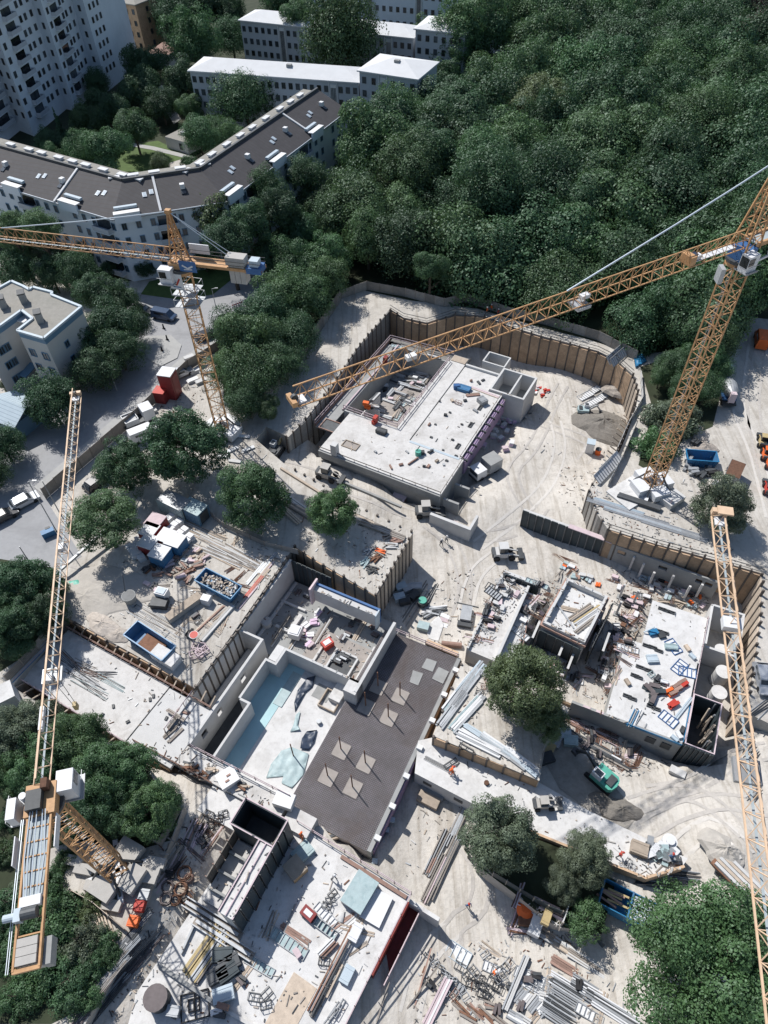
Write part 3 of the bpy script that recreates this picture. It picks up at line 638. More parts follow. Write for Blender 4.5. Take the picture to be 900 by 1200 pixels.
for x, y, sp in cand:
    px, py = to_px((x, y, 10)); r = sp * rf.uniform(.78, 1.4); h = rf.uniform(11, 18) * (.75 + r / 22)
    if px < -20 or px > 925 or py < -40: continue
    dp_ = min((x - a) ** 2 + (y - c) ** 2 for a, c in PITD) ** .5
    if dp_ < 11: r = min(r, max(3.2, dp_ - 2.2)); h = min(h, 10.5); 
    if dp_ < 4.5: continue
    if dp_ < 22: h = min(h, 13.5)
    if nf >= 285: far.append((x, y, r, h)); continue
    nf += 1
    l = rf.choices(['leaf_deep', 'leaf_mid', 'leaf_fresh', 'leaf_olive'], [6, 5, .8, .6])[0]
    tone = {'leaf_deep': 'deep green', 'leaf_mid': 'mid green', 'leaf_fresh': 'bright green', 'leaf_olive': 'olive green'}[l]
    if px > 855 and py < 60: l = 'leaf_brown'; tone = 'brownish'
    side = 'near the pit wall' if py > 280 else 'in mid wood' if py > 130 else 'far back in the wood'; side = ('broad ' if r > 8.6 else 'slim ' if r < 6.4 else '') + tone + ' tree ' + side
    plant(x, y, 0, r, h, l, 'mid', side, 'trees of the dense wood', sq=rf.uniform(.95, 1.35))
print('forest', nf, len(far))
if far:
    V = []; N = 0; bm_v = []
    me0 = CROWN['mid'][0]; co = np.empty(len(me0.vertices) * 3); me0.vertices.foreach_get('co', co); co = co.reshape(-1, 4, 3)[::3]
    for x, y, r, h in far: bm_v.append((co * r * 1.05 + np.array([x, y, h - r * .85])).reshape(-1, 3))
    V = np.concatenate(bm_v); n = len(V) // 4
    me = bpy.data.meshes.new('far_wood'); me.vertices.add(4 * n); me.vertices.foreach_set('co', V.ravel()); me.loops.add(4 * n)
    me.loops.foreach_set('vertex_index', np.arange(4 * n)); me.polygons.add(n)
    me.polygons.foreach_set('loop_start', np.arange(n) * 4); me.polygons.foreach_set('loop_total', np.full(n, 4))
    me.materials.append(MATS['leaf_deep']); me.update(calc_edges=True)
    o = bpy.data.objects.new('far_wood', me); COL.objects.link(o); kind(o, 'stuff')
# ------------------------------------------------------------------ buildings
def win_mesh(name, frame='white_paint', glass='glass_dark', bars=1):
    """window of unit size in the x-z plane, facing -y: frame proud of the wall, panes set back in it"""
    b = MB(); t = .07
    for x in (-.5 + t / 2, .5 - t / 2): b.box((x, -.04, .5), (t, .16, 1), frame)
    for z in (t / 2, 1 - t / 2): b.box((0, -.04, z), (1 - 2 * t, .16, t), frame)
    for k in range(bars): b.box((-.5 + (k + 1) / (bars + 1), -.03, .5), (.04, .12, 1 - 2 * t), frame)
    b.box((0, .0, .5), (1 - 2 * t, .04, 1 - 2 * t), glass)
    return b.mesh(name)
WIN = win_mesh('window_plain'); WINW = win_mesh('window_wide', bars=3); WIND = win_mesh('window_dark', 'steel_dark')
WINB = win_mesh('window_blue', 'facade_blue')
def windows(parent, p, q, zs, us, w, h, me=WIN, name='window', out=.02):
    """row(s) of windows on the wall p->q seen from its right-hand side"""
    p, q = Vector(p[:2]), Vector(q[:2]); d = (q - p).normalized(); n = Vector((d.y, -d.x)); yaw = math.atan2(d.y, d.x); L = parent.location
    for z in zs:
        for u in us:
            c = p + d * u + n * out
            link_mesh(name, me, parent, (c.x - L.x, c.y - L.y, z - L.z), (0, 0, yaw), (w, 1, h))
def offset(line, d):
    out = []
    for i, p in enumerate(line):
        p = Vector(p[:2]); ns = []
        if i > 0: a = (p - Vector(line[i - 1][:2])).normalized(); ns.append(Vector((-a.y, a.x)))
        if i < len(line) - 1: a = (Vector(line[i + 1][:2]) - p).normalized(); ns.append(Vector((-a.y, a.x)))
        n = sum(ns, Vector((0, 0))).normalized(); k = d / max(.4, n.dot(ns[0])); out.append((p + n * k)[:])
    return out
# --- white high-rise
T = [tuple(at(x, y)[:2]) for x, y in [(143,94),(127,107),(114,104),(89,131),(78,128),(40,160)]]
T = [(-77, 268)] + T + [(-100.5, 216), (-104, 197), (-128, 203), (-128, 268)]
tw = thing('apartment_tower', 'white high rise apartment tower with stepped facade and stacked balconies', 'building', (-100, 235, 0))
b = MB(); b.prism(T, 0, 46, 'facade_white', 'roof_pale'); b.build('wall', tw)
b = MB(); b.prism([(-112, 225), (-98, 228), (-100, 240), (-114, 237)], 46, 50, 'facade_white', 'roof_pale'); b.build('roof_hut', tw)
zs = [1.2 + 3.25 * k for k in range(1, 13)]
def seg(i, j=None): return T[i], T[(i + 1) % len(T)]
def along(a, c, fr): 
    L = math.dist(a, c); return [L * f for f in fr]
a, c = T[2], T[1]; windows(tw, a, c, zs, along(a, c, [.25, .5, .75]), 1.0, 1.5, WIND)
a, c = T[4], T[3]; windows(tw, a, c, zs, along(a, c, [.1, .56, .68, .86]), 1.2, 1.5, WIND)
bal = MB(); bal.box((0, -.6, 0), (5.4, 1.5, .2), 'facade_white'); bal.box((0, -1.3, .55), (5.4, .1, 1.0), 'facade_grey'); bal.box((-2.65, -.6, .55), (.1, 1.4, 1.0), 'facade_grey'); bal.box((2.65, -.6, .55), (.1, 1.4, 1.0), 'facade_grey'); bal.box((0, .0, 1.35), (4.6, .1, 2.0), 'glass_dark')
BAL = bal.mesh('balcony_mesh')
def balconies(parent, p, q, zs, us, sx=1.0):
    p, q = Vector(p[:2]), Vector(q[:2]); d = (q - p).normalized(); yaw = math.atan2(d.y, d.x); L = parent.location
    for z in zs:
        for u in us:
            c = p + d * u; link_mesh('balcony', BAL, parent, (c.x - L.x, c.y - L.y, z - L.z - 1), (0, 0, yaw), (sx, 1, 1))
balconies(tw, a, c, zs, along(a, c, [.32]), .95)
a, c = T[3], T[2]; windows(tw, a, c, zs, along(a, c, [.5]), .9, 1.5, WIND)
a, c = T[6], T[5]; windows(tw, a, c, zs, along(a, c, [.08, .62, .74, .9]), 1.2, 1.5, WIND); balconies(tw, a, c, zs, along(a, c, [.35]), .95)
a, c = T[5], T[4]; windows(tw, a, c, zs, along(a, c, [.5]), .9, 1.5, WIND)
a, c = T[7], T[6]; windows(tw, a, c, zs, along(a, c, [.25, .75]), 1.0, 1.5, WIND)
a, c = T[8], T[7]; balconies(tw, a, c, zs, along(a, c, [.25, .72]), 1.3)
a, c = T[9], T[8]; windows(tw, a, c, zs, along(a, c, [.2, .4, .7]), 1.2, 1.5, WIND); balconies(tw, a, c, zs, along(a, c, [.55, .88]), .8)
# --- bent block
ZE, ZR = 14.0, 17.5
F = [tuple(at(x, y, ZE)[:2]) for x, y in [(-5,216),(131,257),(266,236),(408,129)]]
F[0] = (F[1][0] + (F[0][0] - F[1][0]) * 1.7, F[1][1] + (F[0][1] - F[1][1]) * 1.7)
Rg = offset(F, 8.2); Bk = offset(F, 12.2); Wf = offset(F, 1.0)
bb = thing('apartment_block', 'long bent apartment block with dark tiled roof and white roof hatches', 'building', (-40, 140, 0))
b = MB()
for i in range(3): b.prism([Wf[i], Wf[i + 1], Rg[i + 1], Rg[i]], 0, ZE - .3, 'facade_white'); b.prism([Rg[i], Rg[i + 1], Bk[i + 1], Bk[i]], 0, ZR - .5, 'facade_white', 'roof_gravel')
b.prism([Wf[3], Bk[3], (Bk[3][0] - .3, Bk[3][1] - .3), (Wf[3][0] - .3, Wf[3][1] - .3)], 0, ZE - .3, 'facade_white')
b.build('wall', bb)
for i in range(3):
    b = MB(); f0, f1, r0, r1 = F[i], F[i + 1], Rg[i], Rg[i + 1]
    b.add([(*f0, ZE), (*f1, ZE), (*r1, ZR), (*r0, ZR), (*f0, ZE - .35), (*f1, ZE - .35), (*r1, ZR - .35), (*r0, ZR - .35)], [[0, 1, 2, 3], [7, 6, 5, 4], [0, 4, 5, 1], [1, 5, 6, 2], [3, 2, 6, 7], [0, 3, 7, 4]], 'roof_tile')
    rf_ = b.build('roof', bb)
    b = MB(); b.bar((*r0, ZR + .12), (*r1, ZR + .12), .5, 'steel_dark', .5); b.build('ridge_parapet', bb)
    b = MB(); b.bar((*f0, ZE - .1), (*f1, ZE - .1), .25, 'zinc', .2); b.build('gutter', bb)
    L = math.dist(f0, f1); d = Vector((f1[0] - f0[0], f1[1] - f0[1])).normalized(); n = Vector((-d.y, d.x)); yaw = math.atan2(d.y, d.x)
    def roofp(u, v, dz=0): return (f0[0] + d.x * u + n.x * v, f0[1] + d.y * u + n.y * v, ZE + (ZR - ZE) * v / 8.2 + dz)
    pit_ = math.atan2(ZR - ZE, 8.2)
    u = 3.0 if i else 12
    k = 0
    while u < L - 3:
        if k % 3 == 0:   # pale dormer canopy standing on the eaves
            b = MB(); b.box(roofp(u, .3, .7), (5.0, 1.3, .2), 'white_paint', yaw); b.box(roofp(u, 1.7, .45), (4.4, .7, .5), 'pale_blue', yaw); b.box(roofp(u, -.1, -.1), (5.0, .4, 1.7), 'facade_white', yaw); b.build('dormer', bb)
        elif k % 3 == 1:
            for du, v in ((-1.2, 4.2), (.2, 4.6)):
                b = MB(); b.box(roofp(u + du, v, .08), (.8, 1.1, .16), 'zinc', yaw, 0, pit_); b.box(roofp(u + du, v, .17), (.6, .9, .06), 'pale_blue', yaw, 0, pit_); b.build('skylight', bb)
        else:
            b = MB(); b.box(roofp(u, 4.4, .5), (.9, .9, .9), 'white_paint', yaw); b.box(roofp(u, 3.6, .1), (.9, 1.3, .2), 'glass_dark', yaw, 0, pit_); b.build('roof_hatch', bb)
        u += random.uniform(4.6, 6.4); k += 1
    u = 2.0
    while u < L - 1:
        b = MB(); q = roofp(u, 10.3); b.box((q[0], q[1], ZR - .02), (2.2, 1.1, .2), 'roof_pale', yaw); b.box((q[0], q[1], ZR - .3), (1.8, .9, .4), 'zinc', yaw); b.build('roof_vent', bb)
        u += random.uniform(3.5, 6)
    for u in ([L * .72] if i == 0 else [L * .42] if i == 1 else [L * .68]):
        b = MB(); b.bar(roofp(u, 0, .12), roofp(u, 8.2, .12), .45, 'roof_pale', .3); b.build('party_wall_cap', bb)
    nw = int(L / 2.6)
    us = [(j + .5) * L / nw for j in range(nw)]
    windows(bb, Wf[i], Wf[i + 1], [2 + 3.0 * k for k in range(4)], [x for j, x in enumerate(us) if j % 4 != 3], 1.0, 1.5, WINB)
    balconies(bb, Wf[i], Wf[i + 1], [2.4 + 3.0 * k for k in range(4)], [x for j, x in enumerate(us) if j % 8 == 3], .8)
a, c = Wf[3], Bk[3]; windows(bb, a, c, [2 + 3 * k for k in range(4)], along(a, c, [.3, .7]), 1.0, 1.4, WINB)
# --- white-roofed blocks
def hip_block(A, B_, depth, ze, label, wall='facade_grey', hip=True, rh=1.8, nwin=None, floors=4, roof='roof_pale', stair=()):
    a, c = at(*A, ze), at(*B_, ze); d = (c - a).normalized(); n = Vector((-d.y, d.x, 0)); L = (c - a).length
    P = [a, c, c + n * depth, a + n * depth]
    o = thing('apartment_block', label, 'building', (a.x, a.y, 0), 'white roofed apartment blocks')
    b = MB(); b.prism([p[:2] for p in P], 0, ze - .15, wall); b.build('wall', o)
    E = [a - d * .5 - n * .5, c + d * .5 - n * .5, c + d * .5 + n * (depth + .5), a - d * .5 + n * (depth + .5)]
    i = depth / 2 if hip else 0
    r0 = a + d * i + n * depth / 2; r1 = c - d * i + n * depth / 2
    b = MB(); V = [(p.x, p.y, ze) for p in E] + [(r0.x, r0.y, ze + rh), (r1.x, r1.y, ze + rh)] + [(p.x, p.y, ze - .3) for p in E]
    b.add(V, [[0, 1, 5, 4], [1, 2, 5], [2, 3, 4, 5], [3, 0, 4], [6, 7, 1, 0], [7, 8, 2, 1], [8, 9, 3, 2], [9, 6, 0, 3], [9, 8, 7, 6]], roof); b.build('roof', o)
    nw = nwin or int(L / 2.6); us = [(j + .5) * L / nw for j in range(nw)]
    fl = [1.2 + (ze - 1) / floors * k for k in range(floors)]
    windows(o, a, c, fl, [u for j, u in enumerate(us) if j not in stair], 1.1, 1.5, WIND)
    for j in stair:
        windows(o, a, c, [1.0], [us[j]], 1.6, ze - 2, WINW, 'stair_window')
        b = MB(); q = a + d * us[j] - n * .12
        for s in (-1.1, 1.1): b.box((q.x + d.x * s, q.y + d.y * s, ze / 2), (.2, .35, ze - 1), 'white_paint', math.atan2(d.y, d.x))
        b.build('stair_frame', o)
    windows(o, c, c + n * depth, fl, [depth * .5], 1.1, 1.5, WIND)
    b = MB(); m_ = r0.lerp(r1, .6) - n * 1.5; b.box((m_.x, m_.y, ze + rh * .8), (1.4, 1.0, .9), 'concrete_grey', math.atan2(d.y, d.x)); b.build('chimney', o)
    return o
hip_block((222,82),(420,96),10.5, 13.5, 'long low block with pale roof and trees before its facade', nwin=24, stair=(20,))
hip_block((421,82),(489,92),13, 16.5, 'taller corner block with pale hipped roof and glazed stair', 'facade_grey', nwin=6, floors=5, stair=(2,))
hip_block((281,23),(484,44),10.5, 14, 'second white roofed block behind the long low block', nwin=26, stair=(6,13,22))
hip_block((487,33),(545,39),12, 17, 'raised end block with pale roof half hidden by trees', nwin=6, floors=5)
b4 = hip_block((350,-28),(600,-8),12, 17, 'farthest white block at the top of the picture', 'facade_white', nwin=30, stair=(10,17,23))
hip_block((126,0),(158,5),10, 14, 'brown grey balcony block behind the white tower', 'brown_board', nwin=4, roof='roof_gravel')
o = thing('kiosk', 'small flat roofed white pavilion among courtyard trees', 'building', tuple(at(205, 172)[:]))
k0 = Fr((193,160), (214,166), 3)
b = MB(); k0.blk(b, 0, 0, 8, 9, 0, 3, 'facade_cream', 'roof_gravel'); b.build('wall', o); b = MB(); k0.blk(b, 3, 3, 5.5, 5.5, 3, 3.8, 'steel_grey'); b.build('roof_light', o); windows(o, k0.p(0, 0), k0.p(8, 0), [.8], [5.5], 1, 1.5, WIND); windows(o, k0.p(8, 0), k0.p(8, 9), [.8], [4], 1, 1.5, WIND)
o = thing('annex', 'low brown roofed annex near the head of the lane', 'building', tuple(at(190, 70)[:])); k0 = Fr((172,62), (198,64), 4)
b = MB(); k0.blk(b, 0, 0, 8, 12, 0, 4, 'facade_cream', 'timber_red'); b.build('wall', o); windows(o, k0.p(0, 0), k0.p(8, 0), [1], [2, 5], 1, 1.3, WIND)
# --- grey flat-roofed house
ZF = 12.0
rp = pts([(51,396),(95,359),(60,345),(61,342),(38,336),(34,339),(27,335),(13,329),(-25,350),(-25,396),(0,381),(25,363),(38,373),(20,387)], ZF)
fh = thing('flat_roofed_house', 'grey flat roofed house with blue parapet band and white walls', 'building', (*rp[0], 0))
b = MB(); b.prism(rp, 0, ZF - 1.3, 'facade_cream'); b.build('wall', fh)
b = MB(); b.prism(rp, ZF - 1.3, ZF - .25, 'facade_blue', 'roof_gravel')
b.build('parapet_band', fh)
b = MB()
for i in range(len(rp)): b.bar((*rp[i], ZF - .1), (*rp[(i + 1) % len(rp)], ZF - .1), .45, 'pale_blue', .35)
b.build('parapet_cap', fh)
for x, y in [(28,352),(47,375),(4,358)]:
    q = at(x, y, ZF); b = MB(); b.box((q.x, q.y, ZF + .6), (1.0, 1.5, 1.8), 'concrete_grey', R(20)); b.box((q.x, q.y, ZF + 1.6), (1.2, 1.7, .2), 'steel_dark', R(20)); b.build('chimney', fh)
q = at(30, 368, ZF - 1); b = MB(); b.box((q.x, q.y, ZF - 1.2), (4, 3, .3), 'white_paint', R(62)); b.build('terrace', fh)
P2 = lambda i: rp[i]
windows(fh, rp[13], rp[0], [1.2, 4.2, 7.2], along(rp[13], rp[0], [.25, .75]), 1.3, 1.5, WINB)
windows(fh, rp[0], rp[1], [4.6, 7.6], along(rp[0], rp[1], [.4]), 1.0, 1.3, WINB)
windows(fh, rp[9], rp[10], [1.2, 4.2, 7.2], along(rp[9], rp[10], [.6, .85]), 1.3, 1.5, WINB)
q = at(27, 432, 2.5); b = MB(); b.box((q.x, q.y, 2.6), (4.2, 3.2, .2), 'facade_blue', YAW, 0, R(12)); b.build('porch_roof', fh)
# --- shed with pale ribbed roof
sh = thing('shed', 'shed with pale blue grey ribbed roof at the left edge', 'shed', tuple(at(12, 490)[:]))
k0 = Fr((-20,488), (16,502), 3.2)
b = MB(); k0.blk(b, 0, .4, 6.4, 6.6, 0, 3.1, 'facade_blue'); b.build('wall', sh)
b = MB(); V = [k0.p(-.3, 0, 3.2), k0.p(6.9, 0, 3.2), k0.p(6.9, 3.5, 4.9), k0.p(-.3, 3.5, 4.9), k0.p(6.9, 7.2, 3.2), k0.p(-.3, 7.2, 3.2)]
b.add(V + [v - Vector((0, 0, .15)) for v in V], [[0, 1, 2, 3], [3, 2, 4, 5], [0, 6, 7, 1], [1, 7, 8, 2], [2, 8, 10, 4], [4, 10, 11, 5], [9, 8, 7, 6], [11, 10, 8, 9], [0, 3, 9, 6], [3, 5, 11, 9]], 'roof_bluegrey'); b.build('roof', sh)
# ------------------------------------------------------------------ tower cranes
def mast_section(w, L, bays, m, ch=.15, br=.07, ladder=True):
    b = MB(); h = w / 2; C = [(-h, -h), (h, -h), (h, h), (-h, h)]
    for x, y in C: b.box((x, y, L / 2), (ch, ch, L), m)
    for i in range(4):
        p, q = C[i], C[(i + 1) % 4]
        for k in range(bays):
            z0, z1 = L * k / bays, L * (k + 1) / bays
            if k % 2: p, q = q, p
            b.bar((*p, z0), (*q, z1), br, m)
            b.bar((*C[i], z0 + .05), (*C[(i + 1) % 4], z0 + .05), br, m)
            if k % 2: p, q = q, p
    if ladder:
        for s in (-.2, .2): b.bar((s, h * .55, 0), (s, h * .55, L), .05, 'steel_grey')
        for k in range(int(L / .6)): b.bar((-.2, h * .55, k * .6), (.2, h * .55, k * .6), .04, 'steel_grey')
    return b.mesh('mast_section')
def jib_section(w, hh, L, bays, m, ch=.105, br=.055, deck=False):
    b = MB(); h = w / 2
    for y in (-h, h): b.box((L / 2, y, 0), (L, ch, ch), m)
    b.box((L / 2, 0, hh), (L, ch, ch), m)
    for k in range(bays):
        x0, x1 = L * k / bays, L * (k + 1) / bays; xm = (x0 + x1) / 2
        for y in (-h, h): b.bar((x0, y, 0), (xm, 0, hh), br, m); b.bar((xm, 0, hh), (x1, y, 0), br, m)
        b.bar((x0, -h, 0), (x0, h, 0), br, m); b.bar((x0, -h, 0), (x1, h, 0), br * .8, m)
    if deck: b.box((L / 2, 0, .06), (L, w * .14, .03), 'crane_deck')
    return b.mesh('jib_section')
class Crane:
    def __init__(s, label, base, z0, zt, mastw, m, yaw, bays=4):
        p = at(*base, z0); s.p = p; s.m = m; s.zt = zt; s.w = mastw
        s.t = thing('tower_crane', label, 'tower crane', (p.x, p.y, z0), 'tower cranes over the site'); s.z0 = z0
        n = max(1, round((zt - z0) / 4.6)); L = (zt - z0) / n; me = mast_section(mastw, L, 3, m)
        for k in range(n): link_mesh('mast_section', me, s.t, (0, 0, L * k), (0, 0, yaw))
    def jib(s, tip_xy, z, w, hh, L=4.5, deck=False, m=None, start=1.0):
        d = Vector((tip_xy[0] - s.p.x, tip_xy[1] - s.p.y, 0)); D = d.length; d.normalize(); s.d = d; s.n = Vector((-d.y, d.x, 0)); s.yaw = math.atan2(d.y, d.x); s.zj = z
        n = round((D - start) / L); L = (D - start) / n; me = jib_section(w, hh, L, 3, m or s.m, deck=deck)
        for k in range(n):
            q = d * (start + k * L); link_mesh('jib_section', me, s.t, (q.x, q.y, z - s.z0), (0, 0, s.yaw))
        s.D = D; s.hh = hh; s.jw = w
        b = MB(); e = s.p + d * D
        b.box((e.x + d.x * .25, e.y + d.y * .25, z + .3), (.45, w + .1, .5), m or s.m, s.yaw); b.cyl((e.x - s.n.x * .15, e.y - s.n.y * .15, z + .5), .35, .3, 'steel_dark', 10, axis=s.n)
        b.box((e.x - d.x * .5, e.y - d.y * .5, z + .1), (.9, w * .7, .12), 'crane_white', s.yaw)
        b.build('jib_tip', s.t)
    def at(s, along, side, z): q = s.p + s.d * along + s.n * side; return (q.x, q.y, z)
    def box(s, mb, along, side, z, size, m): mb.box(s.at(along, side, z), size, m, s.yaw)
    def trolley(s, along, drop=0):
        b = MB(); s.box(b, along, 0, s.zj - .25, (1.5, s.jw + .5, .3), 'steel_grey'); s.box(b, along, 0, s.zj - .6, (.8, s.jw * .6, .5), 'crane_white')
        b.build('trolley', s.t)
        if not drop: return
        b = MB()
        for y in (-.3, .3): b.bar(s.at(along, y, s.zj - .6), s.at(along, y * .5, s.zj - drop), .035, 'steel_dark')
        s.box(b, along, 0, s.zj - drop - .4, (.5, .35, .9), 'yellow_dull'); b.build('hook_block', s.t)
    def slew(s, zc, m='steel_grey'):
        b = MB(); b.cyl((s.p.x, s.p.y, zc - .5), s.w * .72, .5, s.m, 20); b.cyl((s.p.x, s.p.y, zc), s.w * .8, .35, 'steel_dark', 20); b.build('slewing_ring', s.t)
    def head(s, z, h, w, lean=0.0):
        b = MB(); ap = Vector(s.at(lean, 0, z + h))
        C = [Vector(s.at(x * w, y * w, z)) for x, y in ((-.5, -.5), (.5, -.5), (.5, .5), (-.5, .5))]
        for c in C: b.bar(c, ap + (c - Vector(s.at(0, 0, z))) * .12, .17, s.m)
        N = 6
        for k in range(N):
            t0, t1 = k / N * .95, (k + 1) / N * .95
            for i in range(4):
                p = C[i].lerp(ap, t0); q = C[(i + 1) % 4].lerp(ap, t1); b.bar(p, q, .09, s.m); b.bar(C[i].lerp(ap, t1), q, .08, s.m)
        b.box(ap, (.7, .6, .5), s.m, s.yaw); b.build('tower_head', s.t); s.ap = ap
    def pendant(s, along, z, r=.07, side=0.0):
        b = MB(); p = s.ap; q = Vector(s.at(along, side, z)); mid = (p + q) / 2 - Vector((0, 0, (q - p).length * .006))
        b.tube([p, p.lerp(mid, .5) - Vector((0, 0, .05)), mid, mid.lerp(q, .5), q], r, 'cable', 6); b.build('pendant', s.t)
    def cab(s, along, side, z, size=(1.8, 1.35, 2.0)):
        b = MB(); s.box(b, along, side, z, size, 'crane_white'); cabo = b.build('cab', s.t)
        b = MB(); s.box(b, along + size[0] * .5, side, z + .15, (.06, size[1] * .86, size[2] * .6), 'glass_dark'); s.box(b, along + .3, side + size[1] * .5, z + .25, (size[0] * .55, .06, size[2] * .45), 'glass_dark'); s.box(b, along + .3, side - size[1] * .5, z + .25, (size[0] * .55, .06, size[2] * .45), 'glass_dark')
        g = b.build('cab_window', s.t)
        b = MB(); x0, x1 = along - size[0] * .6, along + size[0] * .6
        for zz in (z - size[2] * .5 + .1, z - .1):
            for sd in (side - size[1] * .75, side + size[1] * .75): b.bar(s.at(x0, sd, zz), s.at(x1, sd, zz), .05, 'steel_grey')
        b.box(s.at(along, side, z - size[2] * .5 - .05), (size[0] * 1.2, size[1] * 1.5, .08), 'steel_grey', s.yaw); b.build('cab_platform', s.t)
def prismbox(b, cr, a0, a1, s0, s1, z0, z1, m):
    b.prism([cr.at(a0, s0, 0)[:2], cr.at(a1, s0, 0)[:2], cr.at(a1, s1, 0)[:2], cr.at(a0, s1, 0)[:2]], z0, z1, m)
# --- front left crane: grey walkway counter jib towards the viewer
cc = Crane('yellow tower crane at the lower left with white cab and ballasted counter jib', (140, 1022), 0, 20.2, 1.9, 'crane_yellow', R(40))
cc.slew(20.3); tip = at(88, 462, 22); cc.jib(tip, 21.6, 1.25, 1.35, m='crane_pale', deck=True, start=1.2)
b = MB(); cc.box(b, 0, 0, 21.2, (2.6, 2.4, 1.0), 'crane_yellow'); cc.box(b, -.2, .3, 22.0, (1.6, 1.2, .7), 'steel_dark'); cc.box(b, .9, -.5, 22.0, (.8, .5, 1.2), 'rebar_rust'); b.build('slewing_platform', cc.t)
cj = at(25, 1137, 21.5); LB = (Vector((cj.x, cj.y, 0)) - Vector((cc.p.x, cc.p.y, 0))).length
b = MB()
for sd in (-.9, .9): b.bar(cc.at(-.6, sd, 21.4), cc.at(-LB, sd, 21.4), .15, 'crane_yellow', .35)
for k in range(10): b.bar(cc.at(-1 - k * (LB - 1) / 10, -.95, 21.4), cc.at(-1 - k * (LB - 1) / 10, .95, 21.4), .1, 'crane_yellow')
b.bar(cc.at(-LB, -.95, 21.4), cc.at(-LB, .95, 21.4), .3, 'crane_yellow'); b.build('counter_jib', cc.t)
b = MB(); prismbox(b, cc, -7.6, -1.0, -.8, .8, 21.3, 21.38, 'crane_deck'); b.build('walkway', cc.t)
for sd in (-.72, -.45, .1, .5, .75):
    b = MB(); b.tube([cc.at(-1.0, sd * .8, 21.9), cc.at(-4.5, sd, 21.75), cc.at(-8.0, sd * .7, 21.7)], .05, 'cable', 5); b.build('rope', cc.t)
b = MB(); b.cyl(cc.at(-8.5, -.6, 21.9), .42, 1.1, 'steel_dark', 14, axis=cc.n); b.build('winch_drum', cc.t)
b = MB(); cc.box(b, -8.5, .75, 21.8, (.9, .5, .7), 'pale_blue'); b.cyl(cc.at(-8.5, 1.0, 21.8), .28, .8, 'pale_blue', 12, axis=cc.n); b.build('winch_motor', cc.t)
b = MB(); prismbox(b, cc, -8.0, -7.3, -.75, .75, 21.4, 21.9, 'crane_white'); b.build('rope_guard', cc.t)
for k in range(3):
    b = MB(); prismbox(b, cc, -LB + .25 + k * .95 * .62, -LB + .25 + (k + .94) * .95 * .62, -.72, .72, 19.7, 21.75, 'stone_slab'); b.build('counterweight', cc.t)
b = MB(); prismbox(b, cc, -LB + .1, -LB + 1.9, -1.5, -.98, 20.0, 21.1, 'concrete_grey'); b.build('counterweight', cc.t)
cc.cab(1.2, -1.75, 20.6)
b = MB(); cc.box(b, -.4, 2.15, 21.2, (1.7, .7, 1.5), 'crane_white'); b.build('switch_cabinet', cc.t)
b = MB(); cc.box(b, -.2, 2.0, 20.4, (2.2, 1.3, .06), 'steel_grey'); 
for a in (-1.3, .9): b.bar(cc.at(a, 2.6, 20.4), cc.at(a, 2.6, 21.5), .05, 'steel_grey')
b.bar(cc.at(-1.3, 2.6, 21.5), cc.at(.9, 2.6, 21.5), .05, 'steel_grey'); b.build('side_platform', cc.t)
b = MB(); b.cyl(cc.at(.3, 1.2, 21.0), .3, 1.3, 'crane_white', 12); b.build('motor', cc.t)
b = MB(); cc.box(b, -3.7, 1.65, 21.0, (2.2, .08, 1.5), 'crane_white'); b.build('sign_board', cc.t)
b = MB(); cc.box(b, -2.6, -1.25, 20.9, (2.6, .08, .9), 'crane_white'); b.build('sign_board', cc.t)
b = MB()
for sd in (1.35, 1.5): b.bar(cc.at(-1.2, sd, 21.2), cc.at(-LB, sd, 21.2), .05, 'cable')
b.build('hand_rail', cc.t)
cc.trolley(11.5, 6)
b = MB(); cc.box(b, 7.0, .35, 21.9, (2.2, .35, .5), 'crane_white'); b.build('jib_drive', cc.t)
for a in (11, 26.5): b = MB(); cc.box(b, a, .1, 21.8, (.8, .6, .5), 'crane_white'); b.build('jib_lamp', cc.t)
def ballast_base(cr, yaw, r=3.2, zb=0.0, nb=4, blocks='stone_slab'):
    b = MB(); p = cr.p
    for k in range(2):
        a = yaw + k * math.pi / 2; v = Vector((math.cos(a), math.sin(a), 0)) * r
        b.bar((p.x - v.x, p.y - v.y, zb + .35), (p.x + v.x, p.y + v.y, zb + .35), .5, 'crane_white', .5)
    for k in range(4):
        a = yaw + k * math.pi / 2; v = Vector((math.cos(a), math.sin(a), 0)) * r * .8
        b.bar((p.x + v.x, p.y + v.y, zb + .5), (p.x + v.x * .3, p.y + v.y * .3, zb + 3.4), .2, 'steel_dark')
    b.build('base_frame', cr.t)
    for k in range(nb):
        a = yaw + math.pi / 4 + k * math.pi / 2; v = Vector((math.cos(a), math.sin(a), 0)) * 2.0
        for j in range(2):
            b = MB(); b.box((p.x + v.x, p.y + v.y, zb + .55 + j * .62), (1.9, 2.6, .58), blocks, a + random.uniform(-.03, .03)); b.build('ballast_block', cr.t)
ballast_base(cc, R(18))
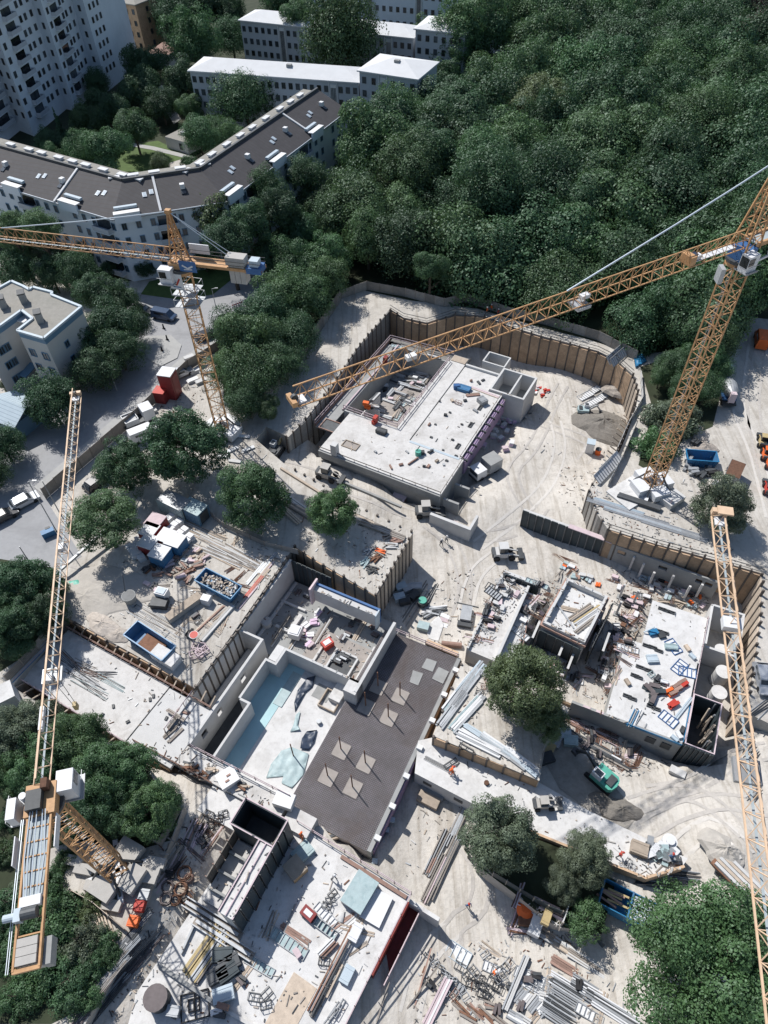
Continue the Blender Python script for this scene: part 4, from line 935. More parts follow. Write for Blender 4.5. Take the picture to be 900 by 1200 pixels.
# --- left rear crane
ca = Crane('orange tower crane rising beside the street at the left with blue and white signs', (262, 507), 0, 29.6, 2.0, 'crane_yellow', R(12))
ca.slew(29.8); tip = at(-70, 272, 31); ca.jib(tip, 31, 1.4, 1.7, deck=True)
ca.head(31, 6.6, 1.8)
b = MB(); ca.box(b, 0, 0, 30.5, (2.6, 2.2, 1.0), 'crane_yellow'); b.build('slewing_platform', ca.t)
ce = at(306, 320, 31); LA = (Vector((ce.x, ce.y, 0)) - Vector((ca.p.x, ca.p.y, 0))).length
b = MB()
for sd in (-.8, .8): b.bar(ca.at(-.8, sd, 31), ca.at(-LA, sd, 31), .25, 'crane_yellow', .4)
prismbox(b, ca, -LA, -.8, -.75, .75, 30.95, 31.05, 'crane_yellow'); b.build('counter_jib', ca.t)
b = MB()
for sd in (-.95, .95): b.bar(ca.at(-1, sd, 32.1), ca.at(-LA, sd, 32.1), .06, 'steel_dark'); b.bar(ca.at(-1, sd, 31.6), ca.at(-LA, sd, 31.6), .05, 'steel_dark')
b.build('hand_rail', ca.t)
for k in range(3):
    b = MB(); prismbox(b, ca, -LA + 2.4 + k * .75, -LA + 3.1 + k * .75, -.7, .7, 28.9, 31.4, 'stone_slab'); b.build('counterweight', ca.t)
b = MB(); ca.box(b, -LA + 3.6, 0, 32.0, (2.6, 1.5, 1.1), 'stone_slab'); ca.box(b, -LA + 1.0, .2, 31.8, (1.2, 1.2, 1.3), 'pale_blue'); ca.box(b, -LA + 1.0, .2, 31.2, (2.0, 1.9, .8), 'crane_blue'); b.build('winch', ca.t)
ca.cab(1.5, 1.6, 29.6)
# signs on the viewer's side (side towards -y)
_side = 1 if ca.n.y < 0 else -1
def plate(cr, along, side, z, w, h, m, name='sign_board', t=.1):
    b = MB(); cr.box(b, along, side, z, (w, t, h), m); return b.build(name, cr.t)
plate(ca, -1.6, _side * 1.25, 30.9, 2.4, 1.5, 'crane_blue')
b = MB()
for sx in (-1, 1): b.bar(ca.at(-1.6, _side * 1.32, 30.65), ca.at(-1.6 + sx * .75, _side * 1.32, 31.05), .04, 'white_paint', .22)
b.bar(ca.at(-2.2, _side * 1.32, 30.55), ca.at(-1.0, _side * 1.32, 30.45), .04, 'white_paint', .1); b.build('sign_emblem', ca.t)
plate(ca, .5, _side * 1.5, 28.6, 1.9, 2.3, 'white_paint')
b = MB(); b.bar(ca.at(.9, _side * 1.57, 28.5), ca.at(.5, _side * 1.57, 28.1), .04, 'steel_dark', .22); b.bar(ca.at(.5, _side * 1.57, 28.1), ca.at(-.1, _side * 1.57, 29.1), .04, 'red_paint', .22); b.bar(ca.at(1.1, _side * 1.57, 27.85), ca.at(-.1, _side * 1.57, 27.85), .04, 'crane_blue', .14); b.build('sign_emblem', ca.t)
plate(ca, -2.6, -_side * 1.0, 32.3, 2.8, 1.3, 'crane_white', t=.15)
b = MB()
for z in (24.6, 26.4): 
    b.prism([ca.at(x, y, 0)[:2] for x, y in ((-1.6, -1.6), (1.6, -1.6), (1.6, 1.6), (-1.6, 1.6))], z, z + .08, 'steel_grey')
    for x, y in ((-1.6, -1.6), (1.6, -1.6), (1.6, 1.6), (-1.6, 1.6)): b.bar(ca.at(x, y, z), ca.at(x, y, z + 1.1), .06, 'steel_grey')
    for k in range(4):
        C_ = ((-1.6, -1.6), (1.6, -1.6), (1.6, 1.6), (-1.6, 1.6)); b.bar(ca.at(*C_[k], z + 1.1), ca.at(*C_[(k + 1) % 4], z + 1.1), .06, 'steel_grey')
b.build('climbing_platform', ca.t)
ca.pendant(26, 32.7); ca.pendant(-LA + 2.5, 31.3, .04, .5); ca.pendant(-LA + 2.5, 31.3, .04, -.5)
ballast_base(ca, R(12), 3.2, 0, 4, 'crane_white')
# --- right crane with the long jib over the upper pit
cb = Crane('tall yellow tower crane at the right whose long jib crosses the upper pit', (762, 572), 0, 37.3, 1.95, 'crane_yellow', R(25))
cb.slew(37.6); tip = at(345, 467, 40); cb.jib(tip, 39.6, 1.45, 1.75)
cb.head(39.2, 9.5, 2.2, -.6)
b = MB(); cb.box(b, 0, 0, 38.6, (2.2, 2.0, 1.3), 'crane_blue'); b.build('slewing_platform', cb.t)
b = MB()
for sd in (-.9, .9): b.bar(cb.at(-.8, sd, 39.6), cb.at(-15, sd, 39.6), .3, 'crane_yellow', .5)
prismbox(b, cb, -15, -.8, -.85, .85, 39.55, 39.65, 'crane_deck'); b.build('counter_jib', cb.t)
for k in range(3):
    b = MB(); prismbox(b, cb, -14.8 + k * .8, -14.1 + k * .8, -.8, .8, 37.3, 40, 'stone_slab'); b.build('counterweight', cb.t)
cb.cab(.6, 1.6, 38.3, (1.5, 1.2, 1.9))
b = MB()
for k, (a0, s0, z0, a1, s1, z1) in enumerate([(-.9, -1.2, 37.6, -2.4, -1.6, 38.2), (-2.4, -1.6, 38.2, -2.6, -1.2, 39.4), (-.9, 1.2, 37.6, -2.4, 1.6, 38.2), (-2.4, 1.6, 38.2, -2.6, 1.2, 39.4)]): b.bar(cb.at(a0, s0, z0), cb.at(a1, s1, z1), .2, 'crane_white')
b.build('support_tube', cb.t)
b = MB(); b.box((cb.p.x - 1.9, cb.p.y - .6, 36.2), (.5, 1.2, 1.8), 'steel_grey'); b.build('switch_cabinet', cb.t)
cb.pendant(25, 41.4, .09); cb.pendant(-14, 40.1, .06)
cb.trolley(23)
for a in (7.5, 22.5, 42.5):
    b = MB(); cb.box(b, a, 0, 40.1, (1.0, .6, .4), 'white_paint'); b.build('jib_lamp', cb.t)
b = MB(); prismbox(b, cb, 2, 8.5, -.35, .35, 39.7, 39.78, 'crane_white'); cb.box(b, 8.7, 0, 40.2, (.8, 1.5, 1.0), 'crane_yellow'); cb.box(b, 8.0, 0, 40.2, (.6, .6, .8), 'navy_sheet'); b.build('jib_drive', cb.t)
ballast_base(cb, R(-28), 3.4, 0, 4, 'crane_white')
# --- near right crane: only its pale jib reaches into view
tD = at(842, 606, 38); rD = at(906, 1150, 38); dD = (rD - tD).normalized(); rootD = tD + dD * 46
rpx = to_px((rootD.x, rootD.y, 0))
cdn = Crane('pale yellow crane whose slim jib drops down the right side of the picture', rpx, 0, 36.8, 2.1, 'crane_pale', R(15))
cdn.slew(37); cdn.jib(tD, 38, 1.05, 1.15, deck=True); cdn.head(38, 7, 2)
b = MB()
for sd in (-.9, .9): b.bar(cdn.at(-.8, sd, 38), cdn.at(-13, sd, 38), .3, 'crane_yellow', .5)
b.build('counter_jib', cdn.t)
b = MB(); prismbox(b, cdn, -13, -11, -.8, .8, 36, 38.5, 'stone_slab'); b.build('counterweight', cdn.t)
cdn.trolley(26)
b = MB(); cdn.box(b, 36, .1, 38.3, (.9, 1.2, .5), 'crane_white'); b.build('jib_drive', cdn.t); b = MB(); cdn.box(b, cdn.D - .6, 0, 39.4, (.8, 1.1, .15), 'crane_pale'); b.build('tip_plate', cdn.t)
# ------------------------------------------------------------------ site structures
def guard(parent, P, z, m='pale_pink', h=1.1, sp=2.2, closed=False, rails=2):
    """edge protection: posts and rails along the points P"""
    b = MB(); n = len(P) if closed else len(P) - 1
    for i in range(n):
        p, q = P[i], P[(i + 1) % len(P)]; L = math.dist(p[:2], q[:2]); k = max(1, round(L / sp))
        for j in range(k + 1): 
            x, y = p[0] + (q[0] - p[0]) * j / k, p[1] + (q[1] - p[1]) * j / k; b.box((x, y, z + h / 2), (.07, .07, h), 'timber_red')
        for r_ in range(rails): b.bar((p[0], p[1], z + h * (r_ + 1) / rails - .08), (q[0], q[1], z + h * (r_ + 1) / rails - .08), .05, m, .16)
    return b.build('edge_guard', parent)
def panels(parent, p, q, z0, z1, n, m='form_dark', t=.12, rib='steel_dark', name='formwork_panel', out=1):
    """row of formwork panels standing on the line p->q"""
    p, q = Vector(p[:2]), Vector(q[:2]); d = (q - p).normalized(); nn = Vector((d.y, -d.x)) * out
    for k in range(n):
        a, c = p.lerp(q, k / n), p.lerp(q, (k + 1) / n - .012)
        ubox(name, m, parent, a, c, t, z0, z1 + random.uniform(-.04, .04))
        ubox('panel_rib', rib, parent, a + nn * .12, a + d * .1 + nn * .12, .16, z0, z1)
def fthing(name, label, cat, fr, z, u=0, v=0, group=None): return thing(name, label, cat, tuple(fr.p(u, v, z)), group)

# --- A: upper shell with light court
A = Fr((374,526), (517,580), -1.5); zt = -1.5
sa = fthing('building_shell', 'upper concrete building shell with open light court under the long crane jib', 'building shell', A, -7)
b = MB()
A.blk(b, 0, 0, 22.1, 8.7, zt - .35, zt, 'concrete')                 # front field
A.blk(b, 0, 8.7, 12.2, 10.3, zt - .35, zt - .004, 'concrete')
A.blk(b, 9.2, 10.3, 12.2, 33.2, zt - .35, zt, 'concrete')           # strip right of the court
b.build('slab', sa)
b = MB(); A.blk(b, 12.35, 8.7, 21.5, 26.4, zt - .35, zt - .12, 'concrete'); A.blk(b, 12.35, 26.4, 18.8, 31.0, zt - .35, zt - .13, 'concrete'); b.build('slab', sa)
b = MB(); A.blk(b, 12.2, 8.7, 12.35, 31.0, zt - .5, zt - .3, 'steel_dark'); A.blk(b, 12.2, 31.0, 12.42, 33.2, zt - .4, zt + .25, 'steel_dark'); b.build('joint', sa)
b = MB(); A.blk(b, 9.3, 31.3, 12.1, 33.0, zt - .2, zt + .12, 'plank'); b.build('boarded_cover', sa)
b = MB()
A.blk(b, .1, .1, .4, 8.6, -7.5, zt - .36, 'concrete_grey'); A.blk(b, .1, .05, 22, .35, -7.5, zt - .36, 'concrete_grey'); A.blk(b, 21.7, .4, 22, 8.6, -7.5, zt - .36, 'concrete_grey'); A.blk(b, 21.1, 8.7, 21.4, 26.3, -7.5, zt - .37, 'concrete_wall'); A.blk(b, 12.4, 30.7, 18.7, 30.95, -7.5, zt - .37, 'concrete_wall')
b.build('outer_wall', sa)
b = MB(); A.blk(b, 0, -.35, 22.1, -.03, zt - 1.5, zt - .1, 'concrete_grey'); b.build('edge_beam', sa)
# court
b = MB()
A.blk(b, -1.3, 10.2, 9.2, 10.4, -7.5, zt - .05, 'concrete_wall'); A.blk(b, 9.0, 10.4, 9.19, 31, -7.5, zt - .05, 'concrete_wall')
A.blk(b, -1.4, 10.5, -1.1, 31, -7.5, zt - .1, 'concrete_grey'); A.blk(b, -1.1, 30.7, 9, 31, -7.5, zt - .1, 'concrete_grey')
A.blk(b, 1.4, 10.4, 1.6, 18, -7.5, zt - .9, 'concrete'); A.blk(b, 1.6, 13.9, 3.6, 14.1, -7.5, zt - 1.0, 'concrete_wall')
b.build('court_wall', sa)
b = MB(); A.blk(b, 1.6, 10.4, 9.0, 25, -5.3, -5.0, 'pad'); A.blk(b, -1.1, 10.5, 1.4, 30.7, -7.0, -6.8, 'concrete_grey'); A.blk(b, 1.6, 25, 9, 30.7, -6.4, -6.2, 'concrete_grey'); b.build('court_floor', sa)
b = MB(); A.blk(b, -3.9, 5.0, -1.5, 32.2, zt - .9, zt - .6, 'concrete_grey'); A.blk(b, -4.0, 5.0, -3.8, 32.2, zt - .6, zt - .2, 'timber_red'); A.blk(b, -1.65, 10.2, -1.4, 31, zt - .3, zt + .15, 'pale_pink'); A.blk(b, -3.9, 31.2, 9.2, 33.4, zt - .9, zt - .6, 'grey_board'); b.build('scaffold_deck', sa)
guard(sa, [A.p(-1.4, 10.3), A.p(9.1, 10.3), A.p(9.1, 31)], zt)
guard(sa, [A.p(-4, 5), A.p(-4, 32.5), A.p(9, 33.4)], zt - .5)
guard(sa, [A.p(0, .1), A.p(22, .1), A.p(22, 8.7), A.p(21.4, 8.7), A.p(21.4, 26.3)], zt, 'old_plank', rails=1, h=.5)
b = MB(); A.blk(b, 21.6, 8.8, 22.3, 26.0, zt - 3.4, zt - .5, 'form_purple'); b.build('insulated_wall', sa)
for k in range(9):
    b = MB(); A.blk(b, 21.5, 9 + k * 1.9, 22.6, 9.25 + k * 1.9, zt - .7, zt - .3, 'steel_dark'); b.build('console', sa)
# raised rim, small openings and low pit in the front field
def hole(parent, fr, u0, v0, u1, v1, z, rim='plank', fill='pad', dz=.0):
    b = MB(); t = .14
    fr.blk(b, u0, v0, u1, v0 + t, z, z + .16, rim); fr.blk(b, u0, v1 - t, u1, v1, z, z + .16, rim); fr.blk(b, u0, v0 + t, u0 + t, v1 - t, z, z + .16, rim); fr.blk(b, u1 - t, v0 + t, u1, v1 - t, z, z + .16, rim)
    fr.blk(b, u0 + t, v0 + t, u1 - t, v1 - t, z - .01, z + .02, fill); return b.build('slab_opening', parent)
u, v = A.uv(411, 522); hole(sa, A, u - 1.4, v - .8, u + 1.4, v + .8, zt)
u, v = A.uv(388, 497); hole(sa, A, u - 1.8, v - 1.3, u + 1.8, v + 1.3, zt - .5, 'timber_red', 'steel_dark')
for x, y in [(515,470),(527,483),(510,497),(530,515),(519,527),(541,497),(505,512),(552,497),(534,534),(549,548),(502,530),(523,540)]:
    u, v = A.uv(x, y); s_ = random.uniform(.12, .2); hole(sa, A, u - s_, v - s_, u + s_ * 1.6, v + s_, zt - .1 if v > 8.8 and u > 12.4 else zt, 'steel_dark', 'steel_dark')
for x, y in [(552,497),(537,522),(563,477)]:
    u, v = A.uv(x, y); hole(sa, A, u - .3, v - .8, u + .3, v + .5, zt - .12, 'steel_dark', 'steel_dark')
b = MB(); A.blk(b, 12.4, 8.2, 21.4, 8.65, zt - .01, zt + .05, 'pale_blue'); b.build('kerb_strip', sa)
# cells right of the shell
ce = fthing('concrete_cell', 'twin concrete shaft cells at the right corner of the upper shell', 'concrete shaft', A, -7, 22, 26)
def ring(fr, b, u0, v0, u1, v1, z0, z1, m, t=.3):
    fr.blk(b, u0, v0, u1, v0 + t, z0, z1, m); fr.blk(b, u0, v1 - t, u1, v1, z0, z1, m); fr.blk(b, u0, v0 + t, u0 + t, v1 - t, z0, z1, m); fr.blk(b, u1 - t, v0 + t, u1, v1 - t, z0, z1, m)
b = MB(); ring(A, b, 18.9, 26.6, 25.4, 33.4, -7.2, zt + .3, 'concrete_wall', .35); b.build('wall', ce)
b = MB(); A.blk(b, 22.4, 27, 22.7, 33, -7.2, zt + .2, 'concrete_wall'); b.build('partition', ce)
b = MB(); A.blk(b, 19.2, 26.9, 25.1, 33.1, -7.2, -4.5, 'concrete_grey'); b.build('floor', ce)
ce = fthing('concrete_shaft', 'dark square shaft with pale rim behind the twin cells', 'concrete shaft', A, -7, 15, 33.5)
b = MB(); ring(A, b, 14.6, 33.6, 19.0, 36.9, -7.2, zt + .2, 'concrete_wall', .25); b.build('wall', ce)
b = MB(); A.blk(b, 12.4, 31.0, 18.9, 31.4, -7, zt + .3, 'concrete_wall'); A.blk(b, 12.5, 31.5, 18.9, 33.4, -7, -3.5, 'concrete_grey'); b.build('gallery_wall', ce)
# low walls at the south corner of A
aw = fthing('retaining_wall', 'low grey concrete walls at the near corner of the upper shell', 'wall', A, -6, 22.5, 0)
b = MB(); A.blk(b, 22.4, .3, 25.0, .7, -6.5, -2.6, 'concrete_grey'); A.blk(b, 22.5, 4.5, 25, 4.9, -6.5, -3.2, 'concrete_grey'); A.blk(b, 21.8, -3.2, 28.6, -2.7, -6.5, -3.0, 'concrete_wall'); A.blk(b, 28.2, -2.7, 28.6, 0, -6.5, -3.0, 'concrete_wall'); b.build('wall', aw)

# --- B: hall with pool basin
Hf = Fr((331,760), (403,793), -.8)
hb = fthing('building_shell', 'white walled concrete hall with pool basin and long channel', 'building shell', Hf, -6.5)
zw = -.8; zf = -5.6; zp = -4.2
b = MB()
Hf.blk(b, -6.7, -15.8, -6.35, 0, zf, zw + .1, 'concrete_wall'); Hf.blk(b, -6.7, 0, -6.3, 12.6, zf, zw + .3, 'concrete_wall')
Hf.blk(b, -6.35, -.2, -3.3, .1, zf, zw, 'concrete_wall')
b.build('outer_wall', hb)
# channel right wall, with window openings cut as gaps between piers
b = MB()
gaps = [(-13.9, -12.9), (-10.7, -9.8), (-5.6, -4.5)]; v0 = -15.8
Hf.blk(b, -3.3, -15.8, -2.95, 0.1, -1.9, zw, 'concrete_wall'); Hf.blk(b, -3.3, -15.8, -2.95, .1, zf, -3.2, 'concrete_wall')
for g0, g1 in gaps + [(0.1, 0)]:
    Hf.blk(b, -3.3, v0, -2.95, g0, -3.2, -1.9, 'concrete_wall'); v0 = g1
b.build('channel_wall', hb)
b = MB(); Hf.blk(b, -6.35, -15.8, -3.3, 0, zf, zf + .2, 'concrete_grey'); Hf.blk(b, -5.9, -15.8, -5.3, -.3, zf + .2, zf + .7, 'concrete_wall'); Hf.blk(b, -4.2, -15.8, -3.9, -.3, zf + .2, zf + .5, 'steel_dark'); b.build('channel_floor', hb)
b = MB(); Hf.blk(b, -2.95, -15.7, -1.3, -2.5, zf, zf + .3, 'steel_dark'); b.build('duct_floor', hb)
# basin walls
b = MB()
Hf.blk(b, -1.25, -8.2, -.95, -2.1, zf, zw, 'concrete_wall'); Hf.blk(b, -.95, -8.4, .55, -8.1, zf, zw, 'concrete_wall'); Hf.blk(b, .25, -15.7, .55, -8.4, zf, zw, 'concrete_wall')
Hf.blk(b, -.95, -2.4, .55, -2.1, zf, zw, 'concrete_wall'); Hf.blk(b, .25, -2.1, .55, .0, zf, zw, 'concrete_wall'); Hf.blk(b, .25, 0, 11.5, .3, zf, zw, 'concrete_wall')
b.build('basin_wall', hb)
b = MB(); Hf.blk(b, -.9, -2.0, .2, .3, zf, zw - .05, 'concrete_new'); b.build('column_block', hb)
b = MB(); Hf.blk(b, -.95, -15.6, 11.2, 0, zf, zp, 'concrete_new'); b.build('basin_floor', hb)
b = MB(); Hf.blk(b, -.94, -8.1, 1.1, -2.4, zp, zp + .05, 'pool_water'); Hf.blk(b, .56, -15.5, 2.6, -8.1, zp, zp + .05, 'pool_water'); Hf.blk(b, .56, -2.39, 3.0, -.01, zp, zp + .05, 'pool_water'); Hf.blk(b, 1.1, -8.1, 2.6, -2.4, zp, zp + .045, 'pool_water')
kind(b.build('basin_water'), 'structure')
b = MB(); Hf.blk(b, 1.7, -5.8, 3.0, -.8, zp + .055, zp + .11, 'teal_sheet'); b.build('pale_membrane', hb)
# hall behind the basin
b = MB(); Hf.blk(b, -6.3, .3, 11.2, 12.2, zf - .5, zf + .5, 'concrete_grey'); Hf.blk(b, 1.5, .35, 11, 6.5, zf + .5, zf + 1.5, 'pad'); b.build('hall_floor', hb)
b = MB(); Hf.blk(b, 11.1, -1.2, 11.5, 9.9, zf, zw + .1, 'concrete_wall'); b.build('hall_wall', hb)
b = MB(); Hf.blk(b, 9.8, -1.6, 11.5, .3, zf, zw, 'concrete_new'); b.build('column_block', hb)
panels(hb, Hf.p(-6.2, 12.5), Hf.p(.3, 12.3), zf, zw + .4, 8)
b = MB(); Hf.blk(b, -1.0, 9.6, 8.6, 10.4, -3.2, -.6, 'concrete_wall'); b.build('beam_wall', hb)
b = MB(); Hf.blk(b, -1.1, 10.42, 8.8, 10.7, -3.4, -.3, 'crane_blue'); Hf.blk(b, -1.3, 8.9, -1.02, 11, -3.4, .2, 'pale_pink'); Hf.blk(b, 8.62, 9.3, 8.8, 10.4, -3.4, -.2, 'pale_blue'); b.build('beam_form', hb)
for u0, v0, u1, v1, z0, z1, m in [(-4.5,4.2,1.5,4.6,zf+.5,zf+1.0,'concrete_wall'),(-2.5,4.6,-1.9,7.5,zf+.5,zf+.95,'concrete'),(3.2,.6,3.5,6,zf+1.5,zf+1.8,'concrete'),(5.2,1.2,5.45,4.6,zf+1.5,zf+1.9,'concrete_wall'),(5.45,1.2,8.6,1.45,zf+1.5,zf+1.9,'concrete_wall'),(8.4,1.45,8.65,4.4,zf+1.5,zf+1.9,'concrete_wall'),(5.45,4.35,8.4,4.6,zf+1.5,zf+1.9,'concrete_wall'),(9.6,.6,9.8,7,zf+1.5,zf+1.85,'concrete'),(10.2,.6,10.4,8,zf+1.5,zf+1.8,'plank'),(-5.9,.9,-5.5,12,zf+.5,zf+.8,'concrete_wall'),(4.4,6.6,10.8,7.0,zf+.5,zf+1.2,'concrete_grey'),(-6,8.2,-2,8.5,zf+.5,zf+.9,'concrete_wall')]:
    b = MB(); Hf.blk(b, u0, v0, u1, v1, z0, z1, m); b.build('kerb_wall', hb)
b = MB(); Hf.blk(b, 5.45, 1.45, 8.4, 4.35, zf + 1.5, zf + 1.54, 'steel_dark'); b.build('pit_cover', hb)
q = at(313, 732, zf + .5); b = MB(); b.cyl((q.x, q.y, zf + .5), .75, .9, 'concrete_wall', 18, mtop='concrete'); b.build('shaft_ring', hb)
guard(hb, [Hf.p(-2.7, -15.9), Hf.p(4, -15.8), Hf.p(10.9, -15.7)], zw - .2, 'pale_pink')
guard(hb, [Hf.p(-6.4, -10.3), Hf.p(-6.4, -15.8)], zw, 'pale_pink', rails=1)

# --- C: reinforced slab
C = Fr((462,741), (540,773), -3.6); zc = -3.6
sc_ = fthing('reinforced_slab', 'dark slab of laid reinforcement mesh with pale column pads', 'floor slab', C, -6.5, 0, -25)
b = MB(); C.blk(b, -1.3, -26.4, 9.2, 0, -6.8, zc, 'rebar_bed'); b.build('deck', sc_)
b = MB()
k = -1.2
while k < 9.1: p, q = C.p(k, -26.3, zc + .08), C.p(k, -.1, zc + .08); b.bar(p, q, .05, 'rebar_dark', .03); k += .21
k = -26.3
while k < -.1: p, q = C.p(-1.2, k, zc + .115), C.p(9.1, k, zc + .115); b.bar(p, q, .05, 'rebar_dark', .03); k += .21
kind(b.build('rebar_mesh', sc_), 'stuff')
for u, v in [(1.35,-17.6),(4.75,-17.8),(1.45,-21.1),(4.7,-21.0),(4.8,-8.2),(4.7,-11.4),(1.7,-8.2),(1.5,-11.3)]:
    b = MB(); C.blk(b, u - .95, v - 1.0, u + .85, v + .95, zc + .14, zc + .17, 'pad'); b.build('column_pad', sc_)
    b = MB(); p = C.p(u - .15, v + .1); b.cyl((p.x, p.y, zc + .17), .075, 3.5, 'rebar_rust', 8); b.build('column_starter', sc_)
for P_ in [[(500,772),(512,776),(507,788),(494,783)],[(484,786),(496,790),(490,804),(480,800)],[(514,782),(526,788),(519,802),(506,796)]]:
    b = MB(); b.prism(pts(P_, zc), zc + .14, zc + .16, 'concrete_grey'); b.build('concrete_patch', sc_)
b = MB(); C.blk(b, 9.2, -26.4, 9.7, 0, -6.8, zc + .25, 'concrete_grey'); C.blk(b, 9.7, -26, 9.85, -15, -6.6, zc - .2, 'form_purple'); C.blk(b, 9.7, -15, 9.85, 0, -6.6, zc - .2, 'brown_board'); b.build('edge_wall', sc_)
for k in range(7):
    p = C.p(9.75, -2 - k * 3.8, zc + .5); b = MB(); b.box(p, (.7, .55, .5), 'white_paint', C.yaw); b.build('edge_block', sc_)
guard(sc_, [C.p(-.2, .15), C.p(9.3, .15)], zc, 'pale_pink', h=.9)
b = MB(); C.blk(b, 4.5, .2, 9, .9, -6, zc + .1, 'brown_board'); b.build('edge_board', sc_)
p = at(344, 886, zp); b = MB(); b.cyl((p.x, p.y, zp), .075, 3.5, 'rebar_rust', 8); tag(b.build('steel_post'), 'single thin steel post standing in the white basin', 'post')

# --- D: left slab with propped trench
D = Fr((80,736), (200,803), -1); zd = -1.0
sdl = fthing('floor_slab', 'long white left slab with dark joint and propped trench edges', 'floor slab', D, -5)
b = MB(); D.blk(b, .2, -8.4, 17.5, -.2, zd - .5, zd, 'concrete'); b.build('slab', sdl)
b = MB(); D.blk(b, 17.65, -8.2, 24.3, -.3, zd - .5, zd - .05, 'concrete_wall'); b.build('slab', sdl)
b = MB(); D.blk(b, 17.5, -8.3, 17.65, -.2, zd - .6, zd - .15, 'steel_dark'); b.build('joint', sdl)
b = MB(); D.blk(b, .3, -8.3, 24, -7.9, -5.5, zd - .51, 'brown_board'); D.blk(b, .3, -.7, 24, -.3, -5.5, zd - .51, 'brown_board'); b.build('wall', sdl)
guard(sdl, [D.p(0, -.1), D.p(24, -.1)], zd, 'timber_red', h=.8)
guard(sdl, [D.p(0, -8.5), D.p(18, -8.4)], zd, 'pale_pink', h=.8)
for k in range(17):
    p, q = D.p(1.0 + k * 1.42, -.2, zd + .05), D.p(1.05 + k * 1.42, 1.25, -.15); b = MB(); b.bar(p, q, .16, 'plank'); tag(b.build('trench_prop'), 'timber prop across the trench between left slab and storage yard', 'prop', 'timber props of the upper trench')
for k in range(12):
    p, q = D.p(-.3 + k * 1.5, -8.3, zd + .05), D.p(-.3 + k * 1.5, -9.8, -.15); b = MB(); b.bar(p, q, .16, 'plank'); tag(b.build('trench_prop'), 'timber prop across the trench below the left slab', 'prop', 'timber props of the lower trench')
# --- ledge below hall and slab
lg = fthing('floor_slab', 'narrow concrete ledge running below the white basin', 'floor slab', Hf, -5, 0, -18)
b = MB(); Hf.blk(b, -9.5, -18.2, 10.9, -15.9, -5.5, -1.12, 'concrete'); b.build('ledge', lg)
b = MB(); Hf.blk(b, 2, -21.3, 9.5, -18.25, -5.5, -1.6, 'concrete_new'); Hf.blk(b, 11.3, -18.5, 14.6, -16.2, -5.5, -1.3, 'concrete'); b.build('landing', lg)
b = MB(); Hf.blk(b, -12, -20, -2, -18.3, -5.5, -2.8, 'brown_board'); b.build('trench_board', lg)
guard(lg, [Hf.p(-9.3, -18.3), Hf.p(2, -18.3)], -1.12, 'timber_red', h=.7)

# --- E: bottom building
E_ = Fr((330,957), (468,1044), -2); ze = -2.0
se = fthing('building_shell', 'big pale slab building at the bottom with dark formwork walls', 'building shell', E_, -6.5, 0, -20)
b = MB(); E_.blk(b, -2.6, -26, 16.2, .2, ze - .5, ze, 'concrete_new'); b.build('slab', se)
b = MB(); E_.blk(b, 15.6, -26, 16.0, .1, -7, ze - .5, 'concrete_grey'); E_.blk(b, -2.5, -.1, 16, .15, -7, ze - .51, 'concrete_grey'); b.build('outer_wall', se)
guard(se, [E_.p(2, .3), E_.p(16.3, .3), E_.p(16.3, -22)], ze, 'pale_pink', h=1.2)
b = MB(); E_.blk(b, 8, -.4, 16, -.02, ze, ze + .25, 'timber_red'); b.build('edge_form', se)
b = MB(); E_.blk(b, 16.3, -7.8, 16.45, -.4, ze - 3.2, ze - .1, 'form_red'); E_.blk(b, 16.45, -7.8, 17.6, -.2, ze - 2.7, ze - 2.6, 'form_red'); E_.blk(b, 17.6, -7.8, 17.7, -.1, ze - 2.6, ze - 1.6, 'pale_pink'); b.build('form_platform', se)
b = MB(); E_.blk(b, 16.3, -.3, 19.8, .1, -7, ze - .9, 'concrete_new'); b.build('wing_wall', se); b = MB(); E_.blk(b, 16.3, -11, 18.8, -8.2, -7, -5.5, 'concrete'); b.build('footing', se)
G = Fr((288,935), (337,961), 3.2); zg = 3.2
fb = fthing('formwork_box', 'dark formwork shaft with pale rim and long wall form on the bottom slab', 'formwork', G, -2)
b = MB(); ring(G, b, 0, -2.9, 5.2, 0, ze, zg, 'form_dark', .16); b.build('shaft_form', fb)
b = MB()
for u0, v0, u1, v1 in ((-.08, -.06, 5.28, .06), (-.08, -2.96, 5.28, -2.84), (-.08, -2.84, .04, -.06), (5.16, -2.84, 5.28, -.06), (5.16, -10.2, 5.28, -2.96), (3.55, -10.2, 3.67, -2.96), (4.35, -10.2, 4.45, -2.96)): G.blk(b, u0, v0, u1, v1, zg, zg + .1, 'pale_pink')
b.build('rim', fb)
b = MB(); G.blk(b, .2, -2.7, 5, -.2, ze, ze + .6, 'steel_dark'); b.build('shaft_floor', fb)
b = MB(); G.blk(b, 3.7, -10.2, 5.1, -2.97, ze, zg - .1, 'concrete_new'); b.build('wall', fb)
panels(fb, G.p(5.3, -10.3), G.p(5.3, 0), ze, zg, 9, out=1)
panels(fb, G.p(3.5, -2.9), G.p(3.5, -10.2), ze, zg, 6, out=1)
panels(fb, G.p(-.1, -7.9), G.p(-.1, -.1), ze, zg - 2.6, 6, 'old_plank', rib='timber_red', out=-1)
b = MB(); G.blk(b, .1, -9.6, 3.4, -3.1, ze, ze + .5, 'concrete'); b.build('inner_slab', fb)
for v in (-4.6, -6.6, -8.4):
    b = MB(); G.blk(b, .2, v - .12, 3.4, v + .12, ze + .5, ze + 1.3, 'concrete_grey'); b.build('kerb_wall', fb)
